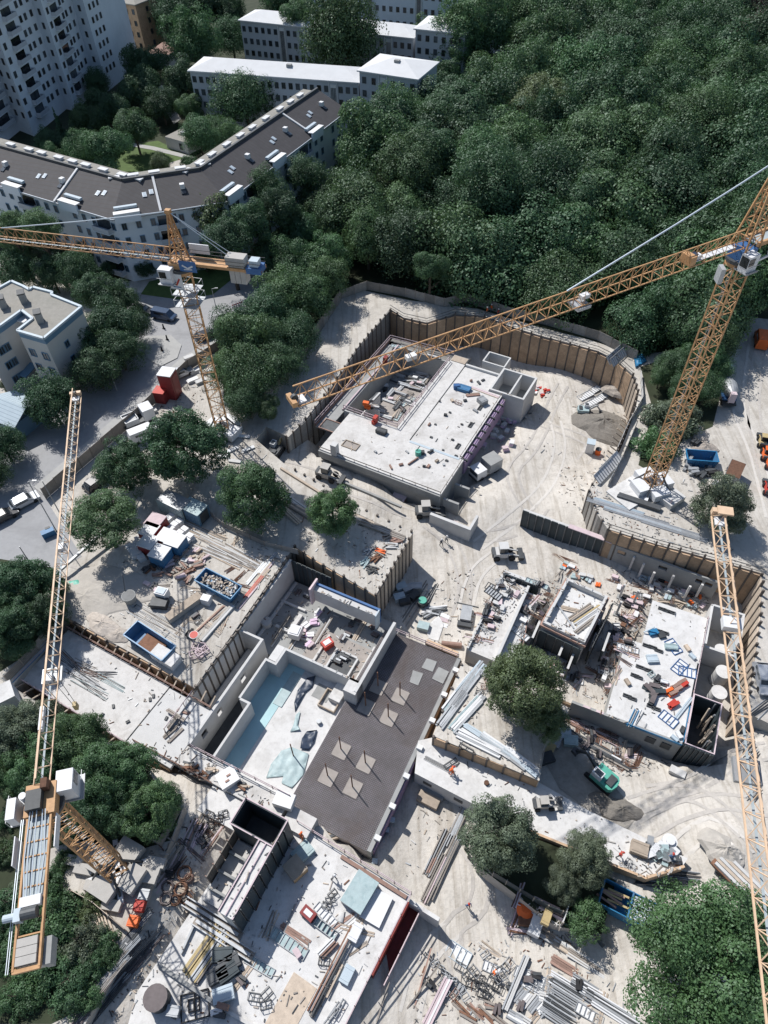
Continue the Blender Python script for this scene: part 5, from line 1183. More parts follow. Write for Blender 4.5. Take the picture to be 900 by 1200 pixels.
# upstand beams, strips and pit on the bottom slab
for (x0, y0), (x1, y1), t, h, m in [((186,1131),(264,1184),.35,.45,'concrete_grey'),((264,1184),(310,1210),.3,.3,'concrete'),((405,1108),(362,1186),.25,.5,'steel_grey'),((400,1130),(365,1192),.5,.35,'old_plank'),((213,1118),(228,1085),.2,.4,'steel_grey'),((346,1060),(333,1092),.15,.1,'concrete_grey')]:
    p, q = at(x0, y0, ze), at(x1, y1, ze); b = MB(); b.wall(p, q, t, ze, ze + h, m); b.build('upstand', se)
u, v = E_.uv(340, 1180); b = MB(); E_.blk(b, u - 1.3, v - 6, u + 1.4, v + 2.5, ze, ze + .05, 'plank'); b.build('sand_bed', se)

# --- F: right building
Fr_ = Fr((710.5,836), (799,870), -2); zr = -2.0
sf = fthing('building_shell', 'right hand building with bright white slab and tool piles', 'building shell', Fr_, -6.5)
b = MB(); Fr_.blk(b, 0, 0, 9.0, 11.5, zr - .4, zr, 'concrete_new'); Fr_.blk(b, 2.0, 11.5, 9.2, 18.9, zr - .4, zr - .003, 'concrete_new'); b.build('slab', sf)
b = MB(); Fr_.blk(b, -4.2, -.35, 9.0, -.02, -6.8, zr + .05, 'concrete_grey'); Fr_.blk(b, 8.7, 0, 8.95, 18.8, -6.8, zr - .41, 'concrete_wall'); Fr_.blk(b, -8, -.3, -4.2, 0, -6.8, zr - .8, 'brown_board'); Fr_.blk(b, .1, .1, .35, 11.4, -6.8, zr - .41, 'concrete_grey'); b.build('outer_wall', sf)
for u in (5.2, 7.0):
    b = MB(); Fr_.blk(b, u, -.45, u + 1.1, -.36, zr - 2.2, zr - .9, 'steel_dark'); b.build('window', sf)
for u in (-2.8, -1.2):
    b = MB(); Fr_.blk(b, u, -.34, u + .9, -.05, zr + .055, zr + .1, 'pale_pink'); b.build('wall_recess', sf)
b = MB(); Fr_.blk(b, 2.4, -.42, 9.0, -.36, zr - .15, zr + .25, 'blue_sheet'); Fr_.blk(b, 9.02, 0, 9.1, 5, zr - .15, zr + .3, 'blue_sheet'); b.build('blue_edge_form', sf)
for x, y in [(776,714),(781,716),(787,718),(773,740),(779,742),(758,757),(765,759),(772,763),(750,782),(760,786),(744,792),(748,794),(776,802),(771,800),(735,816),(741,819),(763,828),(769,831)]:
    u, v = Fr_.uv(x, y); hole(sf, Fr_, u - .55, v - .22, u + .5, v + .22, zr + .001, 'steel_dark', 'steel_dark')
guard(sf, [Fr_.p(9.1, .2), Fr_.p(9.2, 18.8)], zr, 'pale_pink', rails=1, h=.6)
# formwork bin with timber at the near right corner
bn = fthing('formwork_box', 'dark formwork bin holding upright timbers at the corner of the white slab', 'formwork', Fr_, -6.5, 9.3, -.5)
b = MB(); ring(Fr_, b, 9.15, -.4, 12.4, 6.4, -6.5, -1.2, 'form_dark', .14); b.build('form_wall', bn)
b = MB(); ring(Fr_, b, 9.1, -.45, 12.45, 6.45, -1.2, -1.08, 'pale_pink', .12); b.build('rim', bn)
b = MB(); Fr_.blk(b, 9.3, -.25, 12.25, 6.25, -6.5, -5.2, 'steel_dark'); b.build('floor', bn)
panels(bn, Fr_.p(9.2, -.55), Fr_.p(12.5, -.55), -6.4, -1.2, 6)
for k in range(14):
    b = MB(); u = 10.8 + random.uniform(0, 1.1); v = .2 + k * .4; b.bar(Fr_.p(u, v, -4.8), Fr_.p(u + .2, v + random.uniform(-.4, 1.2), -1.2 + random.uniform(-.6, .1)), .16, random.choice(['plank', 'old_plank', 'steel_grey'])); b.build('timber', bn)
# shaft with silos and end walls
ew = fthing('concrete_shaft', 'white walled shaft with dark interior under the pale jib', 'concrete shaft', Fr_, -6.8, 9.5, 14)
b = MB(); Fr_.blk(b, 9.3, 14.6, 9.6, 21.2, -6.8, -1.6, 'concrete_new'); Fr_.blk(b, 9.6, 21.0, 13.6, 21.3, -6.8, -1.6, 'concrete_wall'); Fr_.blk(b, 13.3, 16.4, 13.6, 21, -6.8, -1.6, 'concrete_new'); Fr_.blk(b, 9.6, 14.6, 13.3, 14.9, -6.8, -2.4, 'concrete_wall'); b.build('wall', ew)
b = MB(); Fr_.blk(b, 9.2, 6.6, 13.2, 14.5, -6.8, -6.2, 'concrete_grey'); b.build('floor', ew)
for i, (x, y) in enumerate([(846,762),(848,787),(843,811)]):
    p = at(x, y, -3.6); o = thing('silo', ['rear', 'middle', 'front'][i] + ' of the three round white tanks beside the white slab', 'tank', (p.x, p.y, -6.2), 'round white tanks')
    b = MB(); b.cyl((p.x, p.y, -6.2), .95, 2.5, 'concrete_wall', 24); b.build('shell', o)
    b = MB(); b.cyl((p.x, p.y, -3.7), .98, .1, 'concrete_new', 24); b.build('lid', o)
    b = MB(); b.cyl((p.x, p.y, -6.2), 1.1, .3, 'concrete_grey', 24); b.build('base_ring', o)
# small white-floored box building
Sf = Fr((636,729), (688,754), -1.2); zs_ = -1.2
sb = fthing('building_shell', 'small square shell with white sunken floor and timber planks', 'building shell', Sf, -6.5)
b = MB(); ring(Sf, b, 0, 0, 5.9, 8.4, -6.6, zs_, 'concrete_wall', .35); b.build('wall', sb)
b = MB(); Sf.blk(b, .35, .35, 5.55, 8.05, -6.6, zs_ - .9, 'concrete_new'); b.build('slab', sb)
b = MB(); ring(Sf, b, -.25, -.25, 6.15, 8.65, zs_ - .9, zs_ - .5, 'timber_red', .22); b.build('waler', sb)
panels(sb, Sf.p(6.9, 8.2), Sf.p(6.9, .2), -6.4, -2.0, 7, 'steel_dark', out=1)
panels(sb, Sf.p(0, -.5), Sf.p(5.9, -.5), -6.4, -2.4, 5, 'form_dark')
# grey retaining wall and dark formwork
Rw = Fr((613,598), (717,636), -2.5)
rw = fthing('retaining_wall', 'long grey concrete wall with rectangular openings below the brown lagging', 'wall', Rw, -7, 14)
b = MB(); g = [(15.0, 16.2), (21.0, 22.2), (26.2, 27.1), (27.5, 28.5)]; u0 = 13.9
Rw.blk(b, 13.9, -.25, 29.2, .1, -3.2, -2.5, 'concrete_grey'); Rw.blk(b, 13.9, -.25, 29.2, .1, -7, -4.0, 'concrete_grey')
for g0, g1 in g + [(29.2, 0)]: Rw.blk(b, u0, -.25, g0, .1, -4.0, -3.2, 'concrete_grey'); u0 = g1
b.build('wall', rw)
dw = fthing('formwork_wall', 'dark formwork wall at the head of the right hand pit', 'formwork', Rw, -7)
panels(dw, Rw.p(0, 0), Rw.p(13.8, 0), -7, -2.5, 12)
b = MB(); Rw.blk(b, 0, .1, 13.8, .6, -7, -2.7, 'concrete_wall'); Rw.blk(b, 7.2, -.3, 13.8, .5, -2.45, -2.3, 'pale_pink'); b.build('wall', dw)
# narrow building left of the small shell
Nf = Fr((549,762), (573,772), -3)
nb = fthing('building_shell', 'narrow slab strip crowded with material left of the small shell', 'building shell', Nf, -6.5)
b = MB(); Nf.blk(b, 0, 0, 3.6, 13, -6.6, -3.0, 'concrete'); Nf.blk(b, 4.0, 1, 5.6, 12.5, -6.6, -3.4, 'concrete_wall'); b.build('slab', nb)
b = MB(); Nf.blk(b, 3.62, .4, 3.98, 12.8, -6.6, -2.3, 'concrete_wall'); Nf.blk(b, -.3, 0, -.02, 13, -6.6, -2.5, 'concrete_wall'); b.build('wall', nb)
panels(nb, Nf.p(.2, 13.2), Nf.p(5.2, 13.2), -6.6, -2.2, 6)
b = MB(); Nf.blk(b, -.2, 13.4, 5.4, 13.9, -6.6, -2.3, 'concrete_wall'); b.build('back_wall', nb)
# --- white strip
Wp = pts([(490,868),(508,864),(632,917),(690,950),(806,1006),(798,1018),(757,1030),(600,966),(486,906)], -3.3)
ws = thing('concrete_strip', 'long white concrete strip running diagonally below the grey green tree', 'floor slab', (*Wp[0], -6.5))
b = MB(); b.prism(Wp, -7, -3.3, 'concrete_wall', 'concrete_new'); b.build('slab', ws)
b = MB()
P0, P1 = pts([(600,966),(757,1030)], -3.3); b.wall(P0, P1, .25, -7, -3.0, 'brown_board'); P0, P1 = pts([(757,1030),(800,1017)], -3.3); b.wall(P0, P1, .25, -7, -2.6, 'brown_board'); b.build('edge_board', ws)
P0, P1 = pts([(487,906),(600,966)], -3.3); b = MB(); d = (Vector(P1) - Vector(P0)).normalized()
for t in (1.6, 5.6): q = Vector(P0) + d * t; b.box((q.x + d.y * .02, q.y - d.x * .02, -4.6), (1.1, .12, .7), 'steel_dark', math.atan2(d.y, d.x))
b.build('wall_opening', ws)
# ------------------------------------------------------------------ placing things on what is already built
from mathutils.bvhtree import BVHTree
bpy.context.view_layer.update()
_V = []; _F = []
for o in list(COL.objects):
    if o.type != 'MESH': continue
    top = o.parent or o
    if not (o.get('kind') == 'structure' or top.name.split('.')[0] in ('building_shell', 'floor_slab', 'reinforced_slab', 'concrete_strip', 'concrete_cell', 'concrete_shaft', 'formwork_box')): continue
    if o.name.split('.')[0] in ('edge_guard', 'column_starter', 'rebar_mesh', 'formwork_panel', 'panel_rib', 'trench_prop', 'dormer'): continue
    M = o.matrix_world if not o.parent else Matrix.Translation(o.parent.location) @ o.matrix_basis
    n0 = len(_V); _V += [M @ v.co for v in o.data.vertices]; _F += [[n0 + i for i in p.vertices] for p in o.data.polygons]
BVH = BVHTree.FromPolygons(_V, _F)
def drop(px, py):
    """where the line of sight through this point of the survey photograph meets the ground or a slab"""
    v = Vector((px - 450, py - 600, FPX)); d = Vector((v.dot(_rt), v.dot(_fw), v.dot(_up))).normalized()
    h, n, i, t = BVH.ray_cast(Vector((0, 0, CAM_H)), d)
    if h is None: return at(px, py, 0)
    if n.z < .5:      # struck a wall: step back to the surface above or in front
        h2 = BVH.ray_cast(h + d * .3 + Vector((0, 0, 3)), Vector((0, 0, -1)))
        if h2[0] is not None: return h2[0]
    return h
def floor_at(x, y, z=60):
    h = BVH.ray_cast(Vector((x, y, z)), Vector((0, 0, -1))); return h[0].z if h[0] is not None else 0.0
_cyl = {}
def ucyl(m):
    if m not in _cyl:
        b = MB(); b.cyl((-.5, 0, 0), .5, 1, m, 10, axis=(1, 0, 0)); _cyl[m] = b.mesh('unit_round_' + m)
    return _cyl[m]
YW = math.degrees(YAW)
def stack(name, label, cat, px, py, yaw, part, mats, size, na=1, nl=1, gap=.06, jit=.04, rnd=False, group=None, fan=0.0, z=None, cross=False):
    """a pile of alike pieces: na side by side, nl layers; yaw in degrees against the building grid"""
    p = drop(px, py) if z is None else at(px, py, z); l, w, h = size; mats = mats if isinstance(mats, (list, tuple)) else [mats]
    if l / w > 5: w *= .66; h *= .7; gap *= .6; l *= .93
    else: l *= .8; w *= .8; h *= .85; gap *= .7
    r = thing(name, label, cat, p, group); r.rotation_euler = (0, 0, R(yaw + YW))
    top = 0.0
    if cross:
        for sx in (-.32, .32): link_mesh('bearer', unit('old_plank'), r, (l * sx, 0, .01), (0, 0, R(90)), (na * (w + gap), .12, .1))
        top = .1
    for k in range(nl):
        for i in range(na):
            y = (i - (na - 1) / 2) * (w + gap); m = random.choice(mats)
            if rnd: link_mesh(part, ucyl(m), r, (random.uniform(-jit, jit) * 3, y, top + h / 2 + k * h), (0, 0, random.gauss(0, fan)), (l, w, h))
            else: link_mesh(part, unit(m), r, (random.uniform(-jit, jit) * 3, y + random.uniform(-jit, jit), top + k * h + .004), (0, 0, random.gauss(0, fan)), (l * random.uniform(.94, 1), w, h * .97))
    return r
def solo(mb, name, label, cat, px, py, yaw=0.0, group=None, dz=0.0, p=None):
    """a thing of one mesh modelled round the origin"""
    p = p or drop(px, py); me = mb if isinstance(mb, bpy.types.Mesh) else mb.mesh(name)
    o = link_mesh(name, me, None, (p.x, p.y, p.z + dz), (0, 0, R(yaw + YW)))
    if name in ('steel_rack', 'steel_stand', 'trestle', 'black_cage', 'wire_coil'): o.scale = (.58,) * 3
    return tag(o, label, cat, group)
def parts(name, label, cat, px, py, yaw, pl, group=None, p=None, dz=0.0, scale=None):
    p = p or drop(px, py); r = thing(name, label, cat, (p.x, p.y, p.z + dz), group); r.rotation_euler = (0, 0, R(yaw + YW))
    if scale: r.scale = (scale,) * 3
    for nm, me in pl: link_mesh(nm, me, r)
    return r
def B(fn, name='part'):
    b = MB(); fn(b); return b.mesh(name)
# ---- prototypes
def dumpster(L=6.2, Wd=2.4, H=1.5):
    P = []
    b = MB(); t = .08
    lo, hi = .88, 1.0
    def side(a, c, m='blue_steel'):
        (x0, y0), (x1, y1) = a, c
        n = Vector((y1 - y0, -(x1 - x0), 0)).normalized() * t
        v = [(x0 * lo, y0 * lo, .15), (x1 * lo, y1 * lo, .15), (x1, y1, H), (x0, y0, H)]
        w = [(q[0] - n.x, q[1] - n.y, q[2]) for q in v]
        b.add(v + w, [[0, 1, 2, 3], [7, 6, 5, 4], [3, 2, 6, 7], [1, 0, 4, 5], [0, 3, 7, 4], [2, 1, 5, 6]], m)
    C = [(-L / 2, -Wd / 2), (L / 2, -Wd / 2), (L / 2, Wd / 2), (-L / 2, Wd / 2)]
    for i in range(4): side(C[i], C[(i + 1) % 4])
    b.box((0, 0, .15), (L * lo, Wd * lo, .1), 'blue_steel'); P.append(('body', b.mesh('dumpster_body')))
    for s in (-1, 1):
        for k in range(6):
            q = MB(); x = -L / 2 + .6 + k * (L - 1.2) / 5; q.bar((x * lo, s * Wd / 2 * lo + s * .05, .2), (x, s * (Wd / 2 + .05), H - .05), .09, 'blue_steel'); P.append(('rib', q.mesh('rib')))
    q = MB()
    for i in range(4): q.bar((*C[i], H), (*C[(i + 1) % 4], H), .14, 'blue_sheet')
    P.append(('rim', q.mesh('rim'))); return P
def car(body, L=4.4, Wd=1.8, H=1.45, van=False):
    b = MB(); h0 = .35; hb = .85 if not van else 1.0
    prof = [(-L / 2, h0), (L / 2, h0), (L / 2, hb * .85), (L / 2 - .9 if not van else L / 2 - .5, hb), (L * .12 if not van else L * .25, H), (-L * .32 if not van else -L * .46, H), (-L / 2 + .08, hb)]
    n = len(prof); vs = []
    for s in (-1, 1):
        for x, z in prof: vs.append((x, s * Wd / 2 * (.82 if z > hb + .05 else 1), z))
    b.add(vs, [[i, (i + 1) % n, n + (i + 1) % n, n + i] for i in range(n)] + [list(range(n - 1, -1, -1)), [n + i for i in range(n)]], body)
    P = [('body', b.mesh('car_body'))]
    b = MB(); b.box((L * .2, 0, (hb + H) / 2 + .05), (.06, Wd * .78, .55), 'glass_dark', 0, R(-48)); P.append(('windscreen', b.mesh('windscreen')))
    b = MB(); b.box((-L * .41, 0, (hb + H) / 2 + .05), (.06, Wd * .74, .5), 'glass_dark', 0, R(30)); P.append(('rear_window', b.mesh('rear_window')))
    for s in (-1, 1):
        b = MB(); b.box((-L * .1, s * Wd * .46, (hb + H) / 2), (L * .42, .05, .36), 'glass_dark'); P.append(('side_window', b.mesh('side_window')))
        for x in (-L * .31, L * .31):
            b = MB(); b.cyl((x, s * (Wd / 2 - .2), .32), .32, .22 * s, 'rubber', 14, axis=(0, 1, 0) if s > 0 else (0, 1, 0)); P.append(('wheel', b.mesh('wheel')))
        b = MB(); b.box((L / 2 - .02, s * Wd * .36, .65), (.08, .3, .16), 'white_paint'); P.append(('headlight', b.mesh('headlight')))
    return P
def container(L, Wd, H, m, top=None):
    b = MB(); b.box((0, 0, H / 2 + .1), (L, Wd, H), m); P = [('body', b.mesh('cabin_body'))]
    b = MB(); b.box((0, 0, H + .13), (L + .05, Wd + .05, .06), top or m); P.append(('roof', b.mesh('cabin_roof')))
    for s in (-1, 1):
        b = MB()
        for k in range(int(L / .45)): b.box((-L / 2 + .3 + k * .45, s * (Wd / 2 + .02), H / 2 + .1), (.16, .05, H * .86), m)
        P.append(('corrugated_side', b.mesh('corrugated_side')))
    for x in (-L / 2, L / 2):
        for y in (-Wd / 2, Wd / 2):
            b = MB(); b.box((x, y, H / 2 + .1), (.14, .14, H + .12), m); P.append(('corner_post', b.mesh('corner_post')))
    b = MB(); b.box((L / 2 + .03, 0, H / 2 + .05), (.06, Wd * .7, H * .85), 'steel_dark'); P.append(('door', b.mesh('cabin_door')))
    return P
def excavator(m, arm='yellow_dull', s=1.0):
    P = []
    for sd in (-1, 1):
        b = MB(); b.box((0, sd * 1.0, .4), (3.4, .5, .7), 'rubber'); b.cyl((-1.7, sd * 1.25, .4), .36, -.5 * sd, 'rubber', 10, axis=(0, 1, 0)); b.cyl((1.7, sd * 1.25, .4), .36, -.5 * sd, 'rubber', 10, axis=(0, 1, 0)); P.append(('track', b.mesh('track')))
    b = MB(); b.cyl((0, 0, .7), .8, .25, 'steel_dark', 14); P.append(('turntable', b.mesh('turntable')))
    b = MB(); b.prism([(-2.0, -.9), (-1.6, -1.25), (1.2, -1.25), (1.3, 1.25), (-1.6, 1.25), (-2.0, .9), (-2.2, 0)], .95, 1.9, m, m); b.box((-1.2, 0, 2.0), (1.0, 1.6, .3), 'steel_dark'); P.append(('upper_body', b.mesh('upper_body')))
    b = MB(); b.box((.55, .7, 2.2), (1.5, 1.05, 1.5), 'crane_white'); P.append(('cab', b.mesh('exc_cab')))
    b = MB(); b.box((1.31, .7, 2.3), (.05, .9, 1.1), 'glass_dark'); b.box((.5, .7, 2.96), (1.1, .8, .04), 'glass_dark'); P.append(('cab_window', b.mesh('exc_window')))
    b = MB(); b.bar((1.0, -.2, 1.5), (3.2, -.2, 3.4), .4, arm, .5); P.append(('boom', b.mesh('boom')))
    b = MB(); b.bar((3.2, -.2, 3.4), (4.6, -.2, 1.6), .32, arm, .4); b.bar((2.2, -.2, 3.0), (3.5, -.2, 3.6), .14, 'steel_grey'); P.append(('dipper', b.mesh('dipper')))
    b = MB(); b.prism([(4.3, -.7), (5.2, -.6), (5.2, .2), (4.3, .3)], .8, 1.5, 'steel_dark'); P.append(('bucket', b.mesh('exc_bucket')))
    return P
def loader(m):
    P = []
    b = MB(); b.box((-.6, 0, 1.0), (2.2, 1.5, .9), m); b.box((-1.6, 0, 1.1), (.5, 1.4, .8), 'steel_dark'); P.append(('body', b.mesh('loader_body')))
    b = MB(); b.box((-.2, 0, 2.0), (1.2, 1.2, 1.2), 'glass_dark'); b.box((-.2, 0, 2.65), (1.4, 1.35, .12), m); P.append(('cab', b.mesh('loader_cab')))
    for x in (-1.2, 1.1):
        for s in (-1, 1):
            b = MB(); b.cyl((x, s * .65, .5), .5, s * .35, 'rubber', 14, axis=(0, 1, 0)); P.append(('wheel', b.mesh('wheel')))
    b = MB(); b.bar((.5, .5, 1.2), (2.2, .5, .6), .18, m); b.bar((.5, -.5, 1.2), (2.2, -.5, .6), .18, m); P.append(('lift_arm', b.mesh('lift_arm')))
    b = MB(); b.prism([(2.1, -1), (2.9, -1), (2.9, 1), (2.1, 1)], .15, .7, 'steel_dark'); P.append(('shovel', b.mesh('shovel')))
    return P
def lorry(cabm, bedm, load=None, L=6.5):
    P = []
    b = MB(); b.box((0, 0, .75), (L, 2.2, .3), 'steel_dark'); P.append(('chassis', b.mesh('chassis')))
    b = MB(); b.box((L / 2 + .2, 0, 1.7), (1.9, 2.3, 2.1), cabm); P.append(('cab', b.mesh('lorry_cab')))
    b = MB(); b.box((L / 2 + 1.16, 0, 2.05), (.06, 2.0, .9), 'glass_dark'); P.append(('windscreen', b.mesh('windscreen')))
    b = MB(); h = 1.0
    for y in (-1.15, 1.15): b.box((-.7, y, 1.4), (L - 2.0, .1, h), bedm)
    for x in (-.7 - (L - 2) / 2, -.7 + (L - 2) / 2): b.box((x, 0, 1.4), (.1, 2.2, h), bedm)
    b.box((-.7, 0, .98), (L - 2.1, 2.2, .1), bedm); P.append(('bed', b.mesh('bed')))
    if load: b = MB(); b.box((-.7, 0, 1.35), (L - 2.3, 2.0, .6), load); P.append(('load', b.mesh('load')))
    for x in (-L / 2 + .7, -L / 2 + 1.8, L / 2 - .2):
        for s in (-1, 1): b = MB(); b.cyl((x, s * .8, .5), .5, s * .32, 'rubber', 14, axis=(0, 1, 0)); P.append(('wheel', b.mesh('wheel')))
    return P
def mixer():
    P = lorry('white_paint', 'steel_grey', None, 7.5)[:3]
    b = MB(); b.tube([(-3.2, 0, 2.6), (-2.2, 0, 2.4), (-.6, 0, 2.2), (1.2, 0, 1.9), (1.8, 0, 1.8)], [.6, 1.1, 1.25, .9, .5], 'steel_grey', 16); P.append(('drum', b.mesh('drum')))
    b = MB(); b.prism([(-4.0, -.5), (-3.2, -.4), (-3.2, .4), (-4.0, .5)], 1.4, 3.2, 'pale_pink'); P.append(('hopper', b.mesh('hopper')))
    b = MB(); b.box((0, 0, 1.2), (6, 2.2, .25), 'crane_blue'); P.append(('frame', b.mesh('frame')))
    for x in (-2.8, -1.6, 3.4):
        for s in (-1, 1): b = MB(); b.cyl((x, s * .8, .5), .5, s * .32, 'rubber', 14, axis=(0, 1, 0)); P.append(('wheel', b.mesh('wheel')))
    return P
def rack(L=2.4, Wd=1.2, H=.9, m='steel_dark', cross=True):
    b = MB()
    for x in (-L / 2, L / 2):
        for y in (-Wd / 2, Wd / 2): b.box((x, y, H / 2), (.09, .09, H), m)
    for z in (.12, H):
        for y in (-Wd / 2, Wd / 2): b.bar((-L / 2, y, z), (L / 2, y, z), .08, m)
        for x in (-L / 2, 0, L / 2): b.bar((x, -Wd / 2, z), (x, Wd / 2, z), .07, m)
    if cross: b.bar((-L / 2, -Wd / 2, .1), (L / 2, -Wd / 2, H), .05, m)
    return b.mesh('rack')
def shutter(L=2.7, Wd=1.2, m='steel_grey', face='white_paint', n=6, t=.14):
    """framed shuttering panel lying flat, ribs upward"""
    P = []
    b = MB(); b.box((0, 0, .03), (L, Wd, .04), face); P.append(('plywood', b.mesh('plywood')))
    b = MB()
    for y in (-Wd / 2, Wd / 2): b.box((0, y, t / 2 + .02), (L, .07, t), m)
    for x in (-L / 2, L / 2): b.box((x, 0, t / 2 + .02), (.07, Wd, t), m)
    P.append(('frame', b.mesh('panel_frame')))
    for k in range(1, n): b = MB(); b.box((-L / 2 + k * L / n, 0, t / 2 + .03), (.07, Wd - .08, t * .8), m); P.append(('rib', b.mesh('rib')))
    return P
def coil(m='rebar_rust', r=.7, n=6):
    b = MB()
    for k in range(n):
        rr = r * random.uniform(.7, 1); z = .06 + k * .09; cx, cy = random.uniform(-.08, .08), random.uniform(-.08, .08)
        P = [(cx + math.cos(a * math.pi / 6) * rr, cy + math.sin(a * math.pi / 6) * rr, z + .05 * math.sin(a)) for a in range(13)]
        b.tube(P, .06, m, 5)
    return b.mesh('coil')
def heap_mesh(rx, ry, h, m, seed=0, n=22, rough_=.12):
    rs = np.random.RandomState(seed); b = MB(); vs = [(0, 0, h)]; fs = []
    R_ = 7
    ph = rs.uniform(0, 6.28, 6)
    for i in range(1, R_ + 1):
        for k in range(n):
            a = 2 * math.pi * k / n; t = i / R_; rr = t * (1 + .13 * math.sin(2 * a + ph[0]) + .09 * math.sin(3 * a + ph[1]) + .05 * math.sin(7 * a + ph[2]))
            z = h * (1 - t) ** .85 * (1 + rough_ * math.sin(5 * a + ph[3] + i)) + rs.uniform(-1, 1) * h * .035 - (.25 if i == R_ else 0)
            vs.append((rx * rr * math.cos(a), ry * rr * math.sin(a), z))
    for k in range(n): fs.append([0, 1 + k, 1 + (k + 1) % n])
    for i in range(R_ - 1):
        for k in range(n): o0 = 1 + i * n; fs.append([o0 + k, o0 + n + k, o0 + n + (k + 1) % n, o0 + (k + 1) % n])
    b.add(vs, fs, m); return b.mesh('heap')
def cloth(poly_px, m, name, label, amp=.18, seed=1):
    """crumpled sheet lying on the floor"""
    P = [drop(*q) for q in poly_px]; c = sum(P, Vector((0, 0, 0))) / len(P)
    pl = [(p.x, p.y) for p in P]; rs = np.random.RandomState(seed); z0 = c.z
    K = [(rs.uniform(2, 6), rs.uniform(0, 3.14), rs.uniform(0, 6)) for _ in range(6)]
    o = sheet(name, pl, m, step=.35, zf=lambda x, y: z0 + .09 + amp * abs(sum(math.sin(k * (x * math.cos(t) + y * math.sin(t)) + f) for k, t, f in K)) / 3)
    del o['kind']; me = o.data; me.transform(Matrix.Translation(-c)); o.location = c
    s = o.modifiers.new('thickness', 'SOLIDIFY'); s.thickness = .02
    return tag(o, label, 'tarpaulin')
def heap(px, py, rx, ry, h, m, label, cat='heap', name='gravel_heap', seed=0, yaw=0):
    return solo(heap_mesh(rx, ry, h, m, seed), name, label, cat, px, py, yaw)
def person(px, py, yaw, top, legs, label, helmet='white_paint', stride=.22, arm=.25, bend=0.0):
    """one skinned body, with clothing colours by height"""
    p = drop(px, py)
    J = {'pel': (0, 0, .95, .135), 'wa': (.02 + bend * .1, 0, 1.12, .125), 'ch': (.03 + bend * .3, 0, 1.36 - bend * .08, .15), 'ne': (.03 + bend * .42, 0, 1.52 - bend * .14, .06), 'he': (.06 + bend * .5, 0, 1.66 - bend * .18, .10), 'ht': (.06 + bend * .52, 0, 1.74 - bend * .2, .07),
         'lh': (0, .1, .88, .10), 'lk': (stride, .11, .5, .065), 'la': (stride * .9, .12, .08, .05), 'lt': (stride + .15, .13, .04, .04), 'rh': (0, -.1, .88, .10), 'rk': (-stride * .5, -.11, .5, .065), 'ra': (-stride * 1.3, -.12, .1, .05), 'rt': (-stride * 1.3 + .15, -.13, .04, .04),
         'ls': (.03 + bend * .3, .2, 1.42 - bend * .08, .065), 'le': (.05 + bend * .3, .29, 1.16, .05), 'lw': (arm + bend * .2, .27, .95, .036), 'lf': (arm + .1 + bend * .2, .25, .9, .03), 'rs': (.03 + bend * .3, -.2, 1.42 - bend * .08, .065), 're': (bend * .3, -.29, 1.16, .05), 'rw': (-arm * .2 + bend * .3, -.29, .93, .036), 'rf': (-arm * .1 + bend * .3, -.28, .86, .03)}
    E = [('pel', 'wa'), ('wa', 'ch'), ('ch', 'ne'), ('ne', 'he'), ('he', 'ht'), ('pel', 'lh'), ('lh', 'lk'), ('lk', 'la'), ('la', 'lt'), ('pel', 'rh'), ('rh', 'rk'), ('rk', 'ra'), ('ra', 'rt'), ('ch', 'ls'), ('ls', 'le'), ('le', 'lw'), ('lw', 'lf'), ('ch', 'rs'), ('rs', 're'), ('re', 'rw'), ('rw', 'rf')]
    k = list(J); me = bpy.data.meshes.new('body'); me.from_pydata([J[q][:3] for q in k], [(k.index(a), k.index(c)) for a, c in E], [])
    tmp = bpy.data.objects.new('tmp_body', me); COL.objects.link(tmp)
    md = tmp.modifiers.new('s', 'SKIN'); 
    for i, q in enumerate(k): me.skin_vertices[0].data[i].radius = (J[q][3],) * 2
    me.skin_vertices[0].data[0].use_root = True
    tmp.modifiers.new('d', 'SUBSURF').levels = 1
    dg = bpy.context.evaluated_depsgraph_get(); nm = bpy.data.meshes.new_from_object(tmp.evaluated_get(dg)); bpy.data.objects.remove(tmp)
    nm.materials.clear()
    for m in (top, legs, 'skin', 'rubber'): nm.materials.append(MATS[m])
    for f in nm.polygons:
        z = f.center.z; y = abs(f.center.y)
        f.material_index = 3 if z < .12 else 2 if z > 1.52 - bend * .14 or (y > .2 and z < 1.0) else 1 if z < .98 else 0
    r = thing('person', label, 'person', p, 'workers on the site'); r.rotation_euler = (0, 0, R(yaw + YW)); link_mesh('body', nm, r)
    b = MB(); hx = .06 + bend * .5; hz = 1.70 - bend * .19
    b.tube([(hx, 0, hz), (hx, 0, hz + .07), (hx, 0, hz + .12), (hx, 0, hz + .14)], [.135, .125, .08, .02], helmet, 12); b.box((hx + .12, 0, hz + .01), (.12, .18, .02), helmet); link_mesh('helmet', b.mesh('helmet'), r)
    return r
def fence(P, h, label, m='old_plank', sp=2.4, z=None, group=None, rail=True, cat='fence', sheet_m=None):
    Q = [drop(*q) if z is None else at(*q, z) for q in P]
    r = thing('hoarding' if cat != 'fence' else 'fence', label, cat, Q[0], group)
    for i in range(len(Q) - 1):
        a, c = Q[i], Q[i + 1]; L = (c - a).length; n = max(1, round(L / sp))
        for k in range(n):
            p, q = a.lerp(c, k / n), a.lerp(c, (k + 1) / n); zz = min(p.z, q.z)
            d = (q - p).normalized()
            ubox('post', 'old_plank', r, p, p + d * .12, .14, zz, zz + h + .12)
            ubox('panel', m, r, p + d * .14, q - d * .02, .05, zz + .05, zz + h + random.uniform(-.06, .06))
    return r
